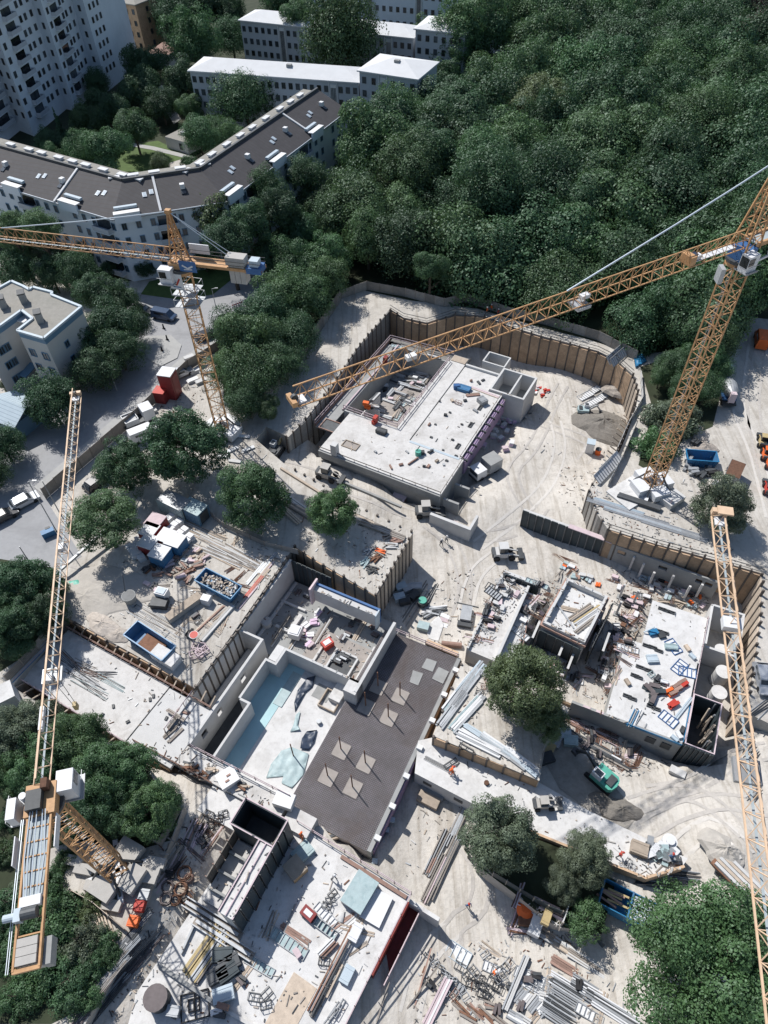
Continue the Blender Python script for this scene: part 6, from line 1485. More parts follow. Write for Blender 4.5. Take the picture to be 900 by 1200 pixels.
def pole(top, base, label, m='steel_grey', r=.07, arm=0.0, cat='lamp post', name='street_lamp'):
    p = drop(*base); best = min((i * .1 for i in range(5, 140)), key=lambda h: math.dist(to_px((p.x, p.y, p.z + h)), top))
    o = thing(name, label, cat, p)
    b = MB(); b.cyl((0, 0, 0), r * 1.3, best, m, 8, r * .8); link_mesh('post', b.mesh('post'), o)
    if arm: b = MB(); b.bar((0, 0, best), (arm, 0, best + .15), .06, m); link_mesh('arm', b.mesh('arm'), o); b = MB(); b.box((arm, 0, best + .15), (.6, .22, .12), m); link_mesh('lamp_head', b.mesh('lamp_head'), o)
    b = MB(); b.cyl((0, 0, 0), .25, .12, 'concrete_grey', 10); link_mesh('footing', b.mesh('footing'), o)
    return o
# ------------------------------------------------------------------ street and hoardings
CARB, CARU, CARS = car('car_black'), car('car_blue', 4.9, 1.9, 1.9, True), car('car_silver')
parts('parked_car', 'black car parked at the kerb before the blue van', 'car', 168, 366, 8, CARB)
parts('parked_van', 'dark blue van parked behind the black car', 'van', 193, 373, 8, CARU)
parts('parked_car', 'black car driving at the left picture edge', 'car', 5, 608, 68, CARB)
parts('parked_car', 'small dark car half hidden under the olive green tree', 'car', 115, 568, 80, CARB)
parts('parked_car', 'pale blue car parked at the right edge below the props', 'car', 893, 798, -70, CARS)
VANW = car('white_paint', 5.2, 2.0, 2.3, True)
parts('parked_car', 'silver car parked on the street above the hoarding', 'car', 213, 440, 63, CARS)
parts('parked_car', 'black car parked at the street bend left of the crane mast', 'car', 242, 396, 63, CARB)
parts('parked_car', 'silver car at the lower street junction', 'car', 30, 590, 68, CARS)
parts('delivery_van', 'white van parked beside the big yard tree', 'van', 171, 513, 60, VANW)
parts('flatbed_lorry', 'small white lorry loaded with a block beside the hoarding', 'lorry', 160, 497, 62, lorry('crane_white', 'steel_grey', 'concrete_wall', 4.2))
fence([(54,585),(160,494),(222,434),(262,409),(288,378)], 2.3, 'long weathered timber hoarding between street and site', 'old_plank', 2.4, 0.02)
fence([(296,492),(330,455),(352,425),(400,352)], 2.6, 'dark board fence between grove and upper pit', 'grey_board', 2.4, 0)
fence([(400,350),(430,340),(475,348),(520,360),(545,354),(600,372),(640,381),(700,399),(745,422)], 2.0, 'dark wavy board fence along the edge of the wood', 'grey_board', 2.4, 0)
fence([(228,588),(262,618),(310,640),(350,650)], 1.2, 'low board edging round the roots of the terrace trees', 'grey_board', 2.2, 0.02)
fence([(10,800),(45,762),(78,716)], 1.6, 'dark board fence at the left end of the white slab', 'grey_board', 2.2, 0.02)
fence([(214,950),(190,992),(150,970)], 1.8, 'grey board screen behind the front crane base', 'grey_board', 2.2)
fence([(85,1045),(112,1060),(150,1092)], 1.2, 'pale board edging at the foot of the front crane', 'plank', 2.2)
fence([(600,1060),(655,1088),(665,1062)], 1.4, 'white railing fence round the plot with the orange machine', 'white_paint', 2.6)
fence([(548,1005),(575,1030),(640,1065),(690,1085),(705,1110)], 1.5, 'dark blue grey fence below the planted island', 'form_dark', 1.6)
fence([(600,822),(640,862),(632,905)], 1.3, 'curved dark board edging below the tall grey green tree', 'grey_board', 2.2)
fence([(745,500),(728,540),(712,570)], 1.3, 'pale wire fence behind the leaning piles', 'steel_grey', 2.2, 0.02)
fence([(722,530),(735,500),(752,470),(750,440)], 1.1, 'low pale rail beside the curved pit edge', 'concrete_wall', 2.2, 0.02)
for t, q, l in [((29,567), (66,622), 'grey lamp post leaning over the street junction at left'), ((47,565), (71,603), 'thin dark pole beside the end of the hoarding'), ((22,641), (34,658), 'short dark pole above the planted bed'), ((97,567), (103,578), 'thin bollard pole on the site path'), ((130,433), (137,457), 'street lamp under the dark street trees'), ((251,338), (253,360), 'lamp post on the verge behind the left crane')]:
    pole(t, q, l, arm=.9 if 'lamp' in l else 0)
p = at(96, 648, 1.2); b = MB(); b.bar((-4.5, 0, 0), (4.5, 0, .6), .35, 'steel_grey'); b.box((-4.2, 0, -.5), (.3, .3, 1.4), 'steel_dark'); solo(b, 'barrier_beam', 'raised grey barrier beam at the site gate', 'barrier', 0, 0, 82, p=p)
b = MB(); b.box((0, 0, .5), (1.8, .9, 1.0), 'blue_steel'); b.box((.2, .5, .7), (.7, .4, .7), 'steel_dark'); solo(b, 'road_compressor', 'dark blue machine beside the leaning lamp post', 'machine', 58, 627, 60)
cloth([(80,682),(92,680),(96,690),(86,694)], 'green_paint', 'green_net', 'green sheet crumpled beside the sand at left', .2, 3)
for i, (x, y) in enumerate([(192,385),(190,411),(196,398)]):
    b = MB(); b.cyl((0, 0, 0), .18, 1.0, 'rubber', 10, .12); b.box((0, 0, .02), (.5, .5, .05), 'rubber'); solo(b, 'bollard', 'dark bollard on the pale traffic island', 'bollard', x, y, 0, 'bollards on the traffic island')
b = MB()
for k in range(4): b.box((k * .5 - .75, 0, .6), (.25, .1, 1.1), 'pale_pink')
b.box((0, 0, 1.0), (2.2, .08, .25), 'red_paint'); b.box((0, 0, .6), (2.2, .08, .2), 'white_paint'); solo(b, 'road_barrier', 'red and white road barrier beside the grove', 'barrier', 279, 361, 60)
# red toilets and cabins along the street side
def booth(w, h, body, roof):
    a = MB(); a.box((0, 0, h / 2), (w, w, h), body); r_ = MB(); r_.box((0, 0, h + .06), (w + .12, w + .12, .14), roof); d = MB(); d.box((w / 2 + .02, 0, h * .47), (.05, w * .7, h * .85), body); return [('body', a.mesh('booth')), ('roof', r_.mesh('booth_roof')), ('door', d.mesh('booth_door'))]
parts('site_tower', 'tall dark red hoist cabin with white roof by the hoarding', 'cabin', 203, 463, 15, booth(2.4, 5.0, 'dark_red', 'white_paint'))
parts('site_cabin', 'low dark red cabin beside the tall red one', 'cabin', 191, 469, 15, booth(1.9, 2.2, 'dark_red', 'red_paint'))
for i, (x, y, w) in enumerate([(222,420,8),(229,436,10),(236,448,8),(247,421,12),(252,412,10),(226,447,7),(241,437,6),(178,484,8)]):
    stack('wrapped_stack', 'pale wrapped stack of building boards between hoarding and left crane', 'stack', x, y, 62, 'board', ['white_paint', 'concrete_wall'], (2.4, 1.1, .16), 1, 4, group='wrapped stacks beside the left crane')
for x, y in [(218,455),(240,458),(212,440)]: solo(rack(1.4, .8, 1.2), 'steel_rack', 'dark steel rack of fittings near the left crane mast', 'rack', x, y, 40, 'racks near the left crane')
for x, y in [(285,512),(272,528),(276,541),(262,535),(291,527)]: stack('board_pile', 'white boards lying around the left crane base', 'board pile', x, y, random.choice([20, 62]), 'board', ['white_paint', 'concrete_wall', 'steel_grey'], (2.6, .8, .1), 1, 3, fan=.06, group='boards at the left crane base')
# ------------------------------------------------------------------ left storage yard
DUMP = dumpster()
parts('dumpster', 'blue dumpster heaped with pale rubble in the left yard', 'dumpster', 258, 691, -3, DUMP)
P_ = drop(258, 691)
for k in range(110):
    a, c = random.uniform(-2.6, 2.6), random.uniform(-.9, .9); w = R(YW - 3)
    pass
b = MB()
for k in range(130):
    b.box((random.uniform(-2.6, 2.6), random.uniform(-.95, .95), random.uniform(1.0, 1.45)), (random.uniform(.2, .7), random.uniform(.1, .3), random.uniform(.08, .25)), random.choice(['rubble', 'plank', 'old_plank', 'concrete_wall']), random.uniform(0, 3), random.uniform(-.5, .5), random.uniform(-.5, .5))
o = solo(b, 'rubble_load', 'mixed rubble and wood scraps filling the blue dumpster', 'rubble', 258, 691, -3); o['kind'] = 'stuff'
parts('dumpster', 'blue dumpster nearly empty beside the propped trench', 'dumpster', 179, 758, -6, dumpster(6.8, 2.5, 1.6))
b = MB(); b.box((0, 0, .35), (3.4, 2.0, .3), 'rebar_rust', .05); b.box((1.2, .3, .55), (.8, .6, .3), 'rubble', .5); solo(b, 'scrap', 'rusty scrap at the bottom of the nearly empty dumpster', 'scrap', 179, 758, -6)
for i, (x, y) in enumerate([(190,770),(202,777)]):
    b = MB(); b.box((0, 0, .6), (1.9, 1.7, 1.2), 'white_paint'); b.box((0, 0, 1.25), (2.0, 1.8, .1), 'concrete_new'); solo(b, 'white_tank', ['left', 'right'][i] + ' of the two white lidded boxes below the empty dumpster', 'box', x, y, -3, 'white lidded boxes')
b = MB(); b.cyl((0, 0, 0), .7, 1.5, 'concrete_grey', 18, .95); b.cyl((0, 0, 1.4), .85, .11, 'steel_dark', 18); b.bar((-.8, .3, 1.5), (-1.8, 1.6, 3.0), .1, 'steel_dark'); solo(b, 'concrete_skip', 'round grey concrete skip with tilted pipe on bare sand', 'concrete skip', 154, 705, 0)
b = MB(); b.cyl((0, 0, 1.0), .35, .9, 'white_paint', 16, .95); b.cyl((0, 0, 1.85), .85, .08, 'red_paint', 16)
for a in range(4): b.bar((math.cos(a * 1.57) * .7, math.sin(a * 1.57) * .7, 0), (math.cos(a * 1.57) * .6, math.sin(a * 1.57) * .6, 1.6), .08, 'white_paint')
solo(b, 'hopper', 'white hopper with bright red mouth near the sheet wall', 'hopper', 230, 751, 0).scale = (.62, .62, .8)
for x, y in [(234,760),(238,766),(231,768)]: solo(rack(1.6, .8, .8, 'pale_pink'), 'barrier_stand', 'pale red and white frame under the hopper', 'frame', x, y, random.uniform(0, 90), 'frames under the hopper')
b = MB(); b.box((0, 0, .9), (1.6, 1.2, 1.3), 'crane_white'); b.box((0, 0, 1.6), (1.2, .9, .1), 'pale_blue'); b.box((.2, -1.3, .5), (2.2, 1.4, .9), 'steel_dark', .2); solo(b, 'pump_unit', 'white pump unit with dark machinery on bare sand', 'machine', 192, 700, 10)
b = MB(); b.box((0, 0, .5), (5.2, 1.1, .9), 'stone_slab'); b.box((0, 0, 1.0), (5.2, 1.2, .1), 'plank'); solo(b, 'concrete_beam', 'pale concrete beam block casting shadow right of the pump', 'concrete beam', 217, 715, 72)
stack('beam_stack', 'thick pale beam pair lying along the sheet wall', 'beam stack', 255, 731, 86, 'beam', ['stone_slab', 'concrete_wall'], (7, .45, .5), 2, 1)
stack('plank_stack', 'brown boards beside the thick beam pair', 'plank stack', 243, 728, 80, 'plank', ['timber_red', 'plank'], (6.5, .25, .12), 2, 2)
b = MB(); b.box((0, 0, .6), (1.2, 1.0, 1.2), 'crane_white'); solo(b, 'white_crate', 'single white crate between pump and full dumpster', 'crate', 243, 706, 10)
for i, (x, y, na) in enumerate([(156,648,3),(164,652,3),(165,637,2),(172,630,2),(178,622,2),(199,611,3),(206,618,3),(213,628,3),(222,634,2),(160,642,2)]):
    stack('white_pallet', 'white wrapped pallet load among the red lidded cabins', 'pallet load', x, y, 62 if i < 5 else -8, 'pack', ['white_paint', 'crane_white'], (1.3, .95, .55), na, 2, .1, group='white pallet loads in the left yard')
for i, (x, y, bd, rf_, l) in enumerate([(186,620,'dark_red','pale_pink','top of the row of dark red cabins with pale lids'),(179,631,'dark_red','white_paint','second of the dark red cabins with pale lids'),(178,645,'dark_red','white_paint','lowest of the dark red cabins with pale lids'),(191,657,'blue_steel','white_paint','blue cabin with white lid at the front of the row'),(199,638,'red_paint','white_paint','red cabin with white lid right of the row'),(209,643,'blue_steel','white_paint','blue sided cabin with white lid right of the row')]):
    parts('tool_cabin', l, 'cabin', x, y, 5, booth(2.3, 2.0, bd, rf_), 'lidded tool cabins')
parts('site_container', 'pale grey green container with stained roof below the dark trees', 'container', 208, 599, -3, container(4.6, 2.4, 2.4, 'teal_sheet', 'steel_grey'))
parts('site_container', 'blue green container beside the stained pale one', 'container', 231, 606, -3, container(3.4, 2.4, 2.3, 'facade_blue', 'teal_sheet'))
for i, (x, y) in enumerate([(172,668),(180,664),(186,674),(201,672),(209,668),(214,662),(221,670),(231,646),(233,662),(206,655),(238,655),(224,656),(212,676),(222,680),(240,672),(198,662),(216,648)]):
    m = random.choice([['rebar_rust', 'timber_red'], ['timber_red', 'old_plank'], ['steel_dark', 'rebar_rust'], ['pale_pink', 'plank']])
    stack('fitting_pile', ['rusty pile of fittings', 'crate of dark clamps', 'pinkish pallet of wedges', 'brown pile of short timbers'][i % 4] + ' in the left yard', 'pile', x, y, random.uniform(-20, 100), 'piece', m, (random.uniform(1.0, 1.8), random.uniform(.25, .45), .25), 3, 2, .08, .09, fan=.25, group='piles of small fittings in the left yard')
stack('pipe_bed', 'wide bed of thin grey pipes lying above the empty dumpster', 'pipe stack', 182, 727, -4, 'pipe', ['steel_grey', 'old_plank', 'concrete_wall'], (9.5, .12, .12), 14, 1, .12, .05, True, fan=.03)
for i, (x, y, l_) in enumerate([(246,634,9),(262,644,10),(275,655,11),(258,654,8),(284,650,7),(240,622,8),(290,664,8),(248,648,7)]):
    stack('plank_stack', 'stack of long pale planks behind the full dumpster', 'plank stack', x, y, random.uniform(-5, 3), 'plank', ['plank', 'old_plank', 'concrete_wall'], (l_, .22, .08), 4, 2, .1, .06, fan=.02, group='long planks behind the full dumpster')
for i, (x, y, m) in enumerate([(298,688,'red_paint'),(305,680,'pale_pink'),(310,670,'pale_pink'),(290,700,'pale_pink'),(300,672,'steel_grey'),(314,660,'steel_grey')]):
    stack('board_pile', ('red painted' if m == 'red_paint' else 'pinkish' if m == 'pale_pink' else 'grey') + ' boards along the top of the sheet wall', 'board pile', x, y, 88, 'board', [m, 'plank'] if m != 'red_paint' else m, (4.6, .35, .1), 2, 2, group='boards on the sheet wall edge')
cloth([(246,684),(268,690),(282,700),(276,682),(262,674)], 'concrete_wall', 'grey_tarp', 'pale grey tarp behind the full dumpster', .12, 5)
for i, (x, y) in enumerate([(292,662),(300,655),(275,636),(255,628),(320,655)]):
    stack('plank_stack', 'short loose boards on the shaded corner of the yard', 'plank stack', x, y, random.uniform(0, 90), 'plank', ['old_plank', 'plank'], (2.5, .25, .1), 3, 1, fan=.3, group='loose boards in the shaded yard corner')
heap(100, 700, 6, 4, .5, 'sand', 'low spread of bare sand left of the concrete skip', 'sand heap', 'sand_heap', 4); heap(130, 690, 7, 4, .6, 'sand', 'broad low sand heap above the concrete skip', 'sand heap', 'sand_heap', 8)
heap(120, 732, 3, 1.6, .7, 'rubble', 'small rubble heap at the trench edge', 'rubble heap', 'rubble_heap', 2); heap(139, 745, 2, 1.2, .5, 'rubble', 'tiny rubble heap left of the empty dumpster', 'rubble heap', 'rubble_heap', 6)
# ------------------------------------------------------------------ upper pit
parts('excavator', 'yellow excavator working on the shaded head of the haul road', 'excavator', 324, 532, 95, excavator('steel_dark', 'yellow_dull'), scale=.75)
parts('wheel_loader', 'pale wheel loader on the haul road', 'loader', 384, 560, 5, loader('stone_slab'))
b = MB()
for k in range(5): b.box((0, k * .45 - .9, .9), (2.9, .3, 1.5), 'timber_red')
b.box((0, 0, 1.7), (2.9, 2.3, .08), 'pale_pink'); solo(b, 'slatted_box', 'red brown slatted box against the wall of the upper shell', 'crate', 470, 578, 90)
stack('barrier_row', 'row of low concrete barriers along the haul road', 'barrier', 420, 574, -3, 'barrier', ['concrete_grey', 'concrete_wall'], (18, .5, .6), 1, 1)
stack('barrier_row', 'long low kerb of pale blocks on the lower side of the haul road', 'barrier', 362, 570, -12, 'barrier', ['concrete_wall', 'plank'], (13, .5, .5), 1, 1)
b = MB(); b.box((0, 0, 1.1), (1.0, 1.0, 2.2), 'concrete_wall'); solo(b, 'grey_post_box', 'small grey block standing against the front wall of the shell', 'block', 394, 545, 0)
for i, (x, y, l_, a) in enumerate([(345,590,9,-14),(352,600,8,-10),(368,607,8,-8),(340,604,5,-20),(430,612,9,-5),(448,622,8,0),(415,606,7,-4)]):
    stack('beam_stack', 'stack of pale beams on the terrace beside the haul road', 'beam stack', x, y, a, 'beam', ['concrete_wall', 'old_plank', 'plank'], (l_, .4, .25), 3, 2, .12, group='beams beside the haul road')
for i, (x, y, m) in enumerate([(440,655,'rebar_rust'),(446,648,'orange_paint'),(437,668,'steel_dark'),(455,628,'rebar_rust'),(465,634,'timber_red'),(432,645,'steel_grey'),(428,660,'teal_sheet'),(458,640,'concrete_wall')]):
    stack('fitting_pile', 'heap of %s material at the corner of the tree terrace' % {'rebar_rust': 'rusty', 'orange_paint': 'orange', 'steel_dark': 'dark', 'timber_red': 'red brown', 'steel_grey': 'grey', 'teal_sheet': 'blue grey', 'concrete_wall': 'pale'}[m], 'pile', x, y, random.uniform(0, 90), 'piece', [m, 'old_plank'] if i % 2 else m, (1.6, .3, .2), 4, 2, .08, .1, fan=.35)
def box_on(x, y, size, m, name, label, cat, yaw=0, lid=None):
    b = MB(); b.box((0, 0, size[2] / 2), size, m)
    if lid: b.box((0, 0, size[2] + .03), (size[0] + .08, size[1] + .08, .08), lid)
    for s in (-1, 1): b.box((0, s * size[1] * .32, size[2] + (.08 if lid else .02)), (size[0] * .96, .08, .05), m)
    return solo(b, name, label, cat, x, y, yaw)
box_on(447, 507, (1.8, 1.0, .7), 'steel_dark', 'tool_box', 'dark tool box beside the light court of the upper shell', 'tool box')
b = MB(); b.cyl((0, 0, 0), .5, .9, 'green_paint', 12); b.bar((-.3, 0, .9), (.3, .4, 1.6), .1, 'steel_dark'); b.box((.7, .2, .3), (.7, .6, .6), 'steel_dark'); solo(b, 'power_trowel', 'green machine on the white slab of the upper shell', 'machine', 490, 533, 30)
stack('plank_stack', 'red brown boards beside the green machine', 'plank stack', 484, 541, 70, 'plank', ['timber_red'], (2.4, .3, .15), 1, 3)
box_on(544, 457, (2.2, 1.4, .6), 'blue_steel', 'blue_pallet_box', 'blue box on the far slab of the upper shell', 'box'); box_on(535, 455, (1.1, .8, .8), 'crane_blue', 'blue_pallet_box', 'small dark blue box left of the bigger blue box', 'box', 30)
stack('plank_stack', 'reddish boards right of the blue box', 'plank stack', 554, 463, 35, 'plank', ['timber_red', 'plank'], (2.6, .3, .15), 3, 2); stack('plank_stack', 'long pale boards near the far edge of the shell', 'plank stack', 568, 460, -5, 'plank', ['plank', 'pale_pink'], (6, .3, .12), 3, 1)
solo(rack(2, 1.0, .8, 'timber_red'), 'steel_rack', 'red brown frame in the middle of the far slab', 'frame', 537, 473, 0); box_on(565, 472, (1.3, 1.6, .9), 'steel_grey', 'tool_box', 'grey box near the right edge of the upper shell', 'tool box', 60)
for i, (x, y) in enumerate([(552,447),(561,449),(566,446),(530,470),(545,470),(557,482),(520,545),(502,547),(512,541),(497,547),(470,545),(458,548),(440,530),(477,530),(522,487),(503,498),(505,530)]):
    box_on(x, y, (random.uniform(.4, 1.0), random.uniform(.25, .5), random.uniform(.15, .4)), random.choice(['steel_dark', 'timber_red', 'steel_grey', 'plank']), 'loose_item', 'small ' + ['dark', 'brown', 'grey'][i % 3] + ' tool left on the slab of the upper shell', 'tool', random.uniform(0, 180))
for i, (x, y, m) in enumerate([(430,478,'orange_paint'),(445,482,'concrete_wall'),(455,470,'steel_grey'),(470,455,'steel_grey'),(480,462,'old_plank'),(440,495,'red_paint'),(452,440,'dark_red'),(478,448,'steel_dark'),(492,440,'steel_dark'),(465,485,'plank'),(485,475,'concrete_wall'),(500,432,'steel_dark'),(448,455,'steel_dark'),(470,440,'steel_grey')]):
    stack('formwork_pile', 'pile of %s formwork in the light court' % {'orange_paint': 'orange', 'concrete_wall': 'pale', 'steel_grey': 'grey', 'old_plank': 'weathered', 'red_paint': 'bright red', 'dark_red': 'dark red', 'steel_dark': 'black', 'plank': 'tan'}[m], 'pile', x, y, random.choice([0, 90, 30]), 'piece', m if m in ('orange_paint', 'red_paint', 'dark_red') else [m, 'old_plank', 'concrete_wall'], (random.uniform(1.6, 3.2), .35, .18) if m not in ('orange_paint', 'red_paint', 'dark_red') else (1.3, .8, .8), 3 if m not in ('orange_paint', 'red_paint', 'dark_red') else 1, 2, .1, .08, fan=.15, group='formwork lying in the light court')
for i, (x, y, a) in enumerate([(462,448,0),(474,452,0),(482,444,4),(490,450,0),(470,462,0),(458,462,90),(448,470,0),(495,440,8),(486,456,0),(440,470,85),(466,476,90),(476,470,0),(508,428,0),(452,490,0),(436,486,20),(500,446,90)]):
    stack('panel_stack', 'stack of grey form panels in the light court', 'panel stack', x, y, a, 'panel', ['steel_grey', 'steel_dark', 'concrete_wall', 'old_plank'], (2.6, .5, .22), 2, 3, .08, .06, fan=.06, group='form panels in the light court')
for i, (x, y) in enumerate([(593,482),(588,489),(595,492),(584,497),(590,501),(580,507),(594,508),(600,484),(578,513),(587,516),(592,528),(599,522),(567,524),(605,488)]):
    stack('insulation_pack', 'pinkish pack of insulation boards right of the upper shell', 'insulation pack', x, y, random.uniform(-20, 110), 'slab', ['insulation', 'pale_pink', 'white_paint'], (1.3, .9, .35), 1, 3, 0, .05, group='insulation packs beside the upper shell')
for i, (x, y) in enumerate([(632,455),(640,459),(636,463),(628,460)]):
    stack('cement_bag_pile', 'white and pink bags below the tall brown pile wall', 'bag pile', x, y, random.uniform(0, 90), 'bag', ['white_paint', 'pale_pink', 'red_paint'], (.9, .55, .25), 2, 2, .05, .1, fan=.3, group='bags below the pile wall')
parts('dumper_truck', 'small grey dumper with white box in the upper pit', 'truck', 568, 555, 62, [('chassis', B(lambda b: b.box((0, 0, .6), (5.4, 2.0, .4), 'steel_dark'))), ('skip', B(lambda b: (b.box((1.3, 0, 1.8), (2.6, 2.4, 2.0), 'steel_grey'), b.box((1.3, 0, 2.85), (2.7, 2.5, .1), 'concrete_grey')))), ('cab', B(lambda b: (b.box((-1.6, 0, 1.5), (2.0, 2.2, 1.6), 'white_paint'), b.box((-2.62, 0, 1.8), (.05, 1.9, .8), 'glass_dark')))), ('wheel', B(lambda b: b.cyl((1.6, -1.1, .5), .5, .3, 'rubber', 14, axis=(0, 1, 0)))), ('wheel', B(lambda b: b.cyl((1.6, .8, .5), .5, .3, 'rubber', 14, axis=(0, 1, 0)))), ('wheel', B(lambda b: b.cyl((-1.6, -1.1, .5), .5, .3, 'rubber', 14, axis=(0, 1, 0)))), ('wheel', B(lambda b: b.cyl((-1.6, .8, .5), .5, .3, 'rubber', 14, axis=(0, 1, 0))))])
heap(706, 500, 6.2, 4.4, 1.9, 'gravel_heap', 'dark gravel heap in the right of the upper pit', seed=3, yaw=10)
parts('excavator', 'small blue green excavator left of the dark gravel heap', 'excavator', 684, 484, 20, excavator('teal_sheet', 'steel_grey'), scale=.6)
SH = shutter(3.2, 1.4)
for i, (x, y, a) in enumerate([(686,464,62),(695,458,66),(703,466,60),(709,455,70),(697,470,58),(714,462,64),(690,474,60)]):
    parts('shutter_panel', 'grey shuttering panel lying loose above the dark gravel heap', 'formwork panel', x, y, a, SH, 'loose panels above the gravel heap')
for i, (x, y, t) in enumerate([(716,434,50),(722,430,50),(708,556,38),(714,548,38)]):
    o = parts('shutter_panel', ('grid panel leaning against the curved pile wall' if i < 2 else 'large ribbed panel leaning below the leaning piles'), 'formwork panel', x, y, 75, shutter(5.2, 1.6, n=9), 'leaning ribbed panels'); o.rotation_euler = (R(t), 0, R(75 + YW)); o.location.z += .8
heap(724, 458, 2.6, 2, 1.0, 'rubble', 'pale rubble heap beside the curved pile wall', 'rubble heap', 'rubble_heap', 12)
parts('portable_toilet', 'white portable toilet below the dark gravel heap', 'toilet', 690, 529, 10, booth(1.3, 2.2, 'white_paint', 'pale_blue'))
b = MB(); b.cyl((0, 0, 0), .5, 1.1, 'orange_paint', 12); b.cyl((0, 0, 1.1), .5, .1, 'steel_dark', 12); solo(b, 'orange_drum', 'orange drum beside the white toilet', 'drum', 700, 532, 0)
LS = B(lambda b: b.box((0, 0, .06), (1, 1, .12), 'old_plank'))
for i in range(16):
    x, y = 742 - i * 2.4 - random.uniform(0, 2), 486 + i * 5.2; q = drop(x - 6, y + 4)
    stack('raking_prop', 'raking prop standing off the leaning pile wall', 'prop', x - 5, y + 5, 20, 'timber', ['plank', 'concrete_wall', 'old_plank'], (2.6, .28, .22), 1, 1, z=-1.2, group='raking props of the leaning pile wall').rotation_euler = (0, R(38), R(18 + YW))
# ------------------------------------------------------------------ around the right crane
for i, (x, y, L_, m) in enumerate([(735,600,13,'steel_grey'),(752,609,12,'pale_blue'),(770,613,13,'steel_grey'),(725,594,8,'pale_blue'),(790,622,10,'steel_grey')]):
    stack('pipe_stack', 'bundle of long blue grey pipes below the right crane base', 'pipe stack', x, y, 2, 'pipe', [m, 'steel_grey'], (L_, .22, .22), 5, 1, .05, .03, True, group='pipe bundles below the right crane')
stack('beam_stack', 'thick steel beams at the foot of the right crane', 'beam stack', 748, 590, 0, 'beam', ['steel_dark', 'teal_sheet'], (7, .7, .9), 2, 1)
b = MB(); b.box((0, 0, .15), (6.5, 4.6, .3), 'concrete_new'); solo(b, 'crane_slab', 'white concrete base slab left of the right crane mast', 'slab', 741, 577, 62)
b = MB(); b.box((0, 0, .5), (3.2, 2.0, 1.0), 'concrete_wall'); solo(b, 'ballast_slab', 'grey block right of the right crane base', 'block', 787, 588, 62)
parts('tipper_skip', 'dark blue open skip beside the right site road', 'skip', 819, 543, 20, dumpster(4.6, 2.3, 1.7))
parts('site_container', 'rust roofed narrow container at the edge of the right road', 'container', 856, 562, 85, container(3.6, 2.0, 2.2, 'steel_grey', 'rebar_rust'))
for i, (x, y) in enumerate([(812,555),(822,558),(834,556),(806,540),(830,536),(838,570),(842,578),(815,520),(805,548),(828,548)]):
    stack('equipment_pile', ['dark piece of plant', 'pile of grey equipment', 'black crate of hoses'][i % 3] + ' beside the right site road', 'pile', x, y, random.uniform(0, 90), 'piece', random.choice([['steel_dark', 'steel_grey'], ['rubber', 'steel_dark'], ['concrete_wall', 'steel_grey']]), (random.uniform(1.2, 2.4), .6, .5), 2, 2, .1, .12, fan=.2, group='equipment beside the right road')
heap(812, 505, 3, 2, .8, 'rubble', 'heap of pale stones behind the right crane mast', 'rubble heap', 'rubble_heap', 14); heap(826, 525, 2.4, 1.6, .7, 'rubble', 'small stone heap beside the right road', 'rubble heap', 'rubble_heap', 15)
parts('concrete_mixer', 'concrete mixer lorry with white cab and blue frame on the right road', 'concrete mixer', 849, 462, 108, mixer())
parts('parked_van', 'orange van parked under the trees at the right edge', 'van', 890, 402, 100, car('orange_paint', 5.0, 2.0, 2.2, True))
parts('parked_car', 'blue car right of the orange van', 'car', 905, 402, 100, car('blue_steel'))
parts('site_cabin', 'white box cabin behind the right crane mast', 'cabin', 829, 436, 20, booth(2.2, 2.2, 'white_paint', 'white_paint'))
for i, (x, y, m, k) in enumerate([(893,535,'orange_paint','orange roller'),(898,545,'orange_paint','second orange machine'),(897,522,'blue_steel','blue machine'),(896,575,'red_paint','red machine'),(889,520,'yellow_dull','small yellow machine')]):
    parts('site_machine', k + ' parked at the right picture edge', 'machine', x + 3, y, 100, loader(m), scale=.72)
cloth([(742,418),(752,414),(758,424),(744,432)], 'blue_sheet', 'blue_tarp', 'bright blue tarp heaped at the edge of the wood', .5, 7)
# ------------------------------------------------------------------ central plaza
person(517, 640, -30, 'navy_sheet', 'steel_dark', 'left of the two walkers crossing the central plaza', 'white_paint')
person(523, 636, -30, 'steel_grey', 'navy_sheet', 'right of the two walkers crossing the central plaza', 'white_paint')
stack('plank_stack', 'row of boards at the plaza end of the rebar slab', 'plank stack', 484, 715, 88, 'plank', ['old_plank', 'concrete_wall', 'plank'], (12, .3, .12), 5, 1, .25, .05)
stack('pipe_stack', 'dark pipes lying on the plaza', 'pipe stack', 505, 697, 88, 'pipe', ['steel_dark'], (4.5, .25, .25), 3, 1, .25, .05, True, fan=.05)
b = MB(); b.cyl((0, 0, 0), .75, .9, 'steel_dark', 14); b.cyl((0, 0, .9), .6, .2, 'green_paint', 14); solo(b, 'barrel', 'dark green barrel on the plaza', 'barrel', 495, 708, 0)
for i, (x, y) in enumerate([(508,717),(514,714),(504,720)]): stack('panel_pile', 'pile of steel forms in the middle of the plaza', 'pile', x, y, 20 + i * 15, 'piece', ['steel_dark', 'steel_grey', 'white_paint'], (2.4, .3, .2), 4, 2, .08, .1, fan=.15, group='steel forms on the plaza')
stack('board_pile', 'white sheets spread on the plaza', 'board pile', 520, 727, 5, 'board', ['white_paint', 'pale_pink'], (2.2, .8, .08), 3, 1, .15, .1, fan=.1)
cloth([(498,736),(514,722),(520,732),(514,752),(502,748)], 'concrete_new', 'pale_sheet', 'pale sheet on the plaza above the rebar slab', .05, 9)
b = MB(); b.box((0, 0, .4), (1.6, 1.2, .8), 'teal_sheet'); solo(b, 'grey_crate', 'blue grey crate beside the pale sheet', 'crate', 496, 736, 10)
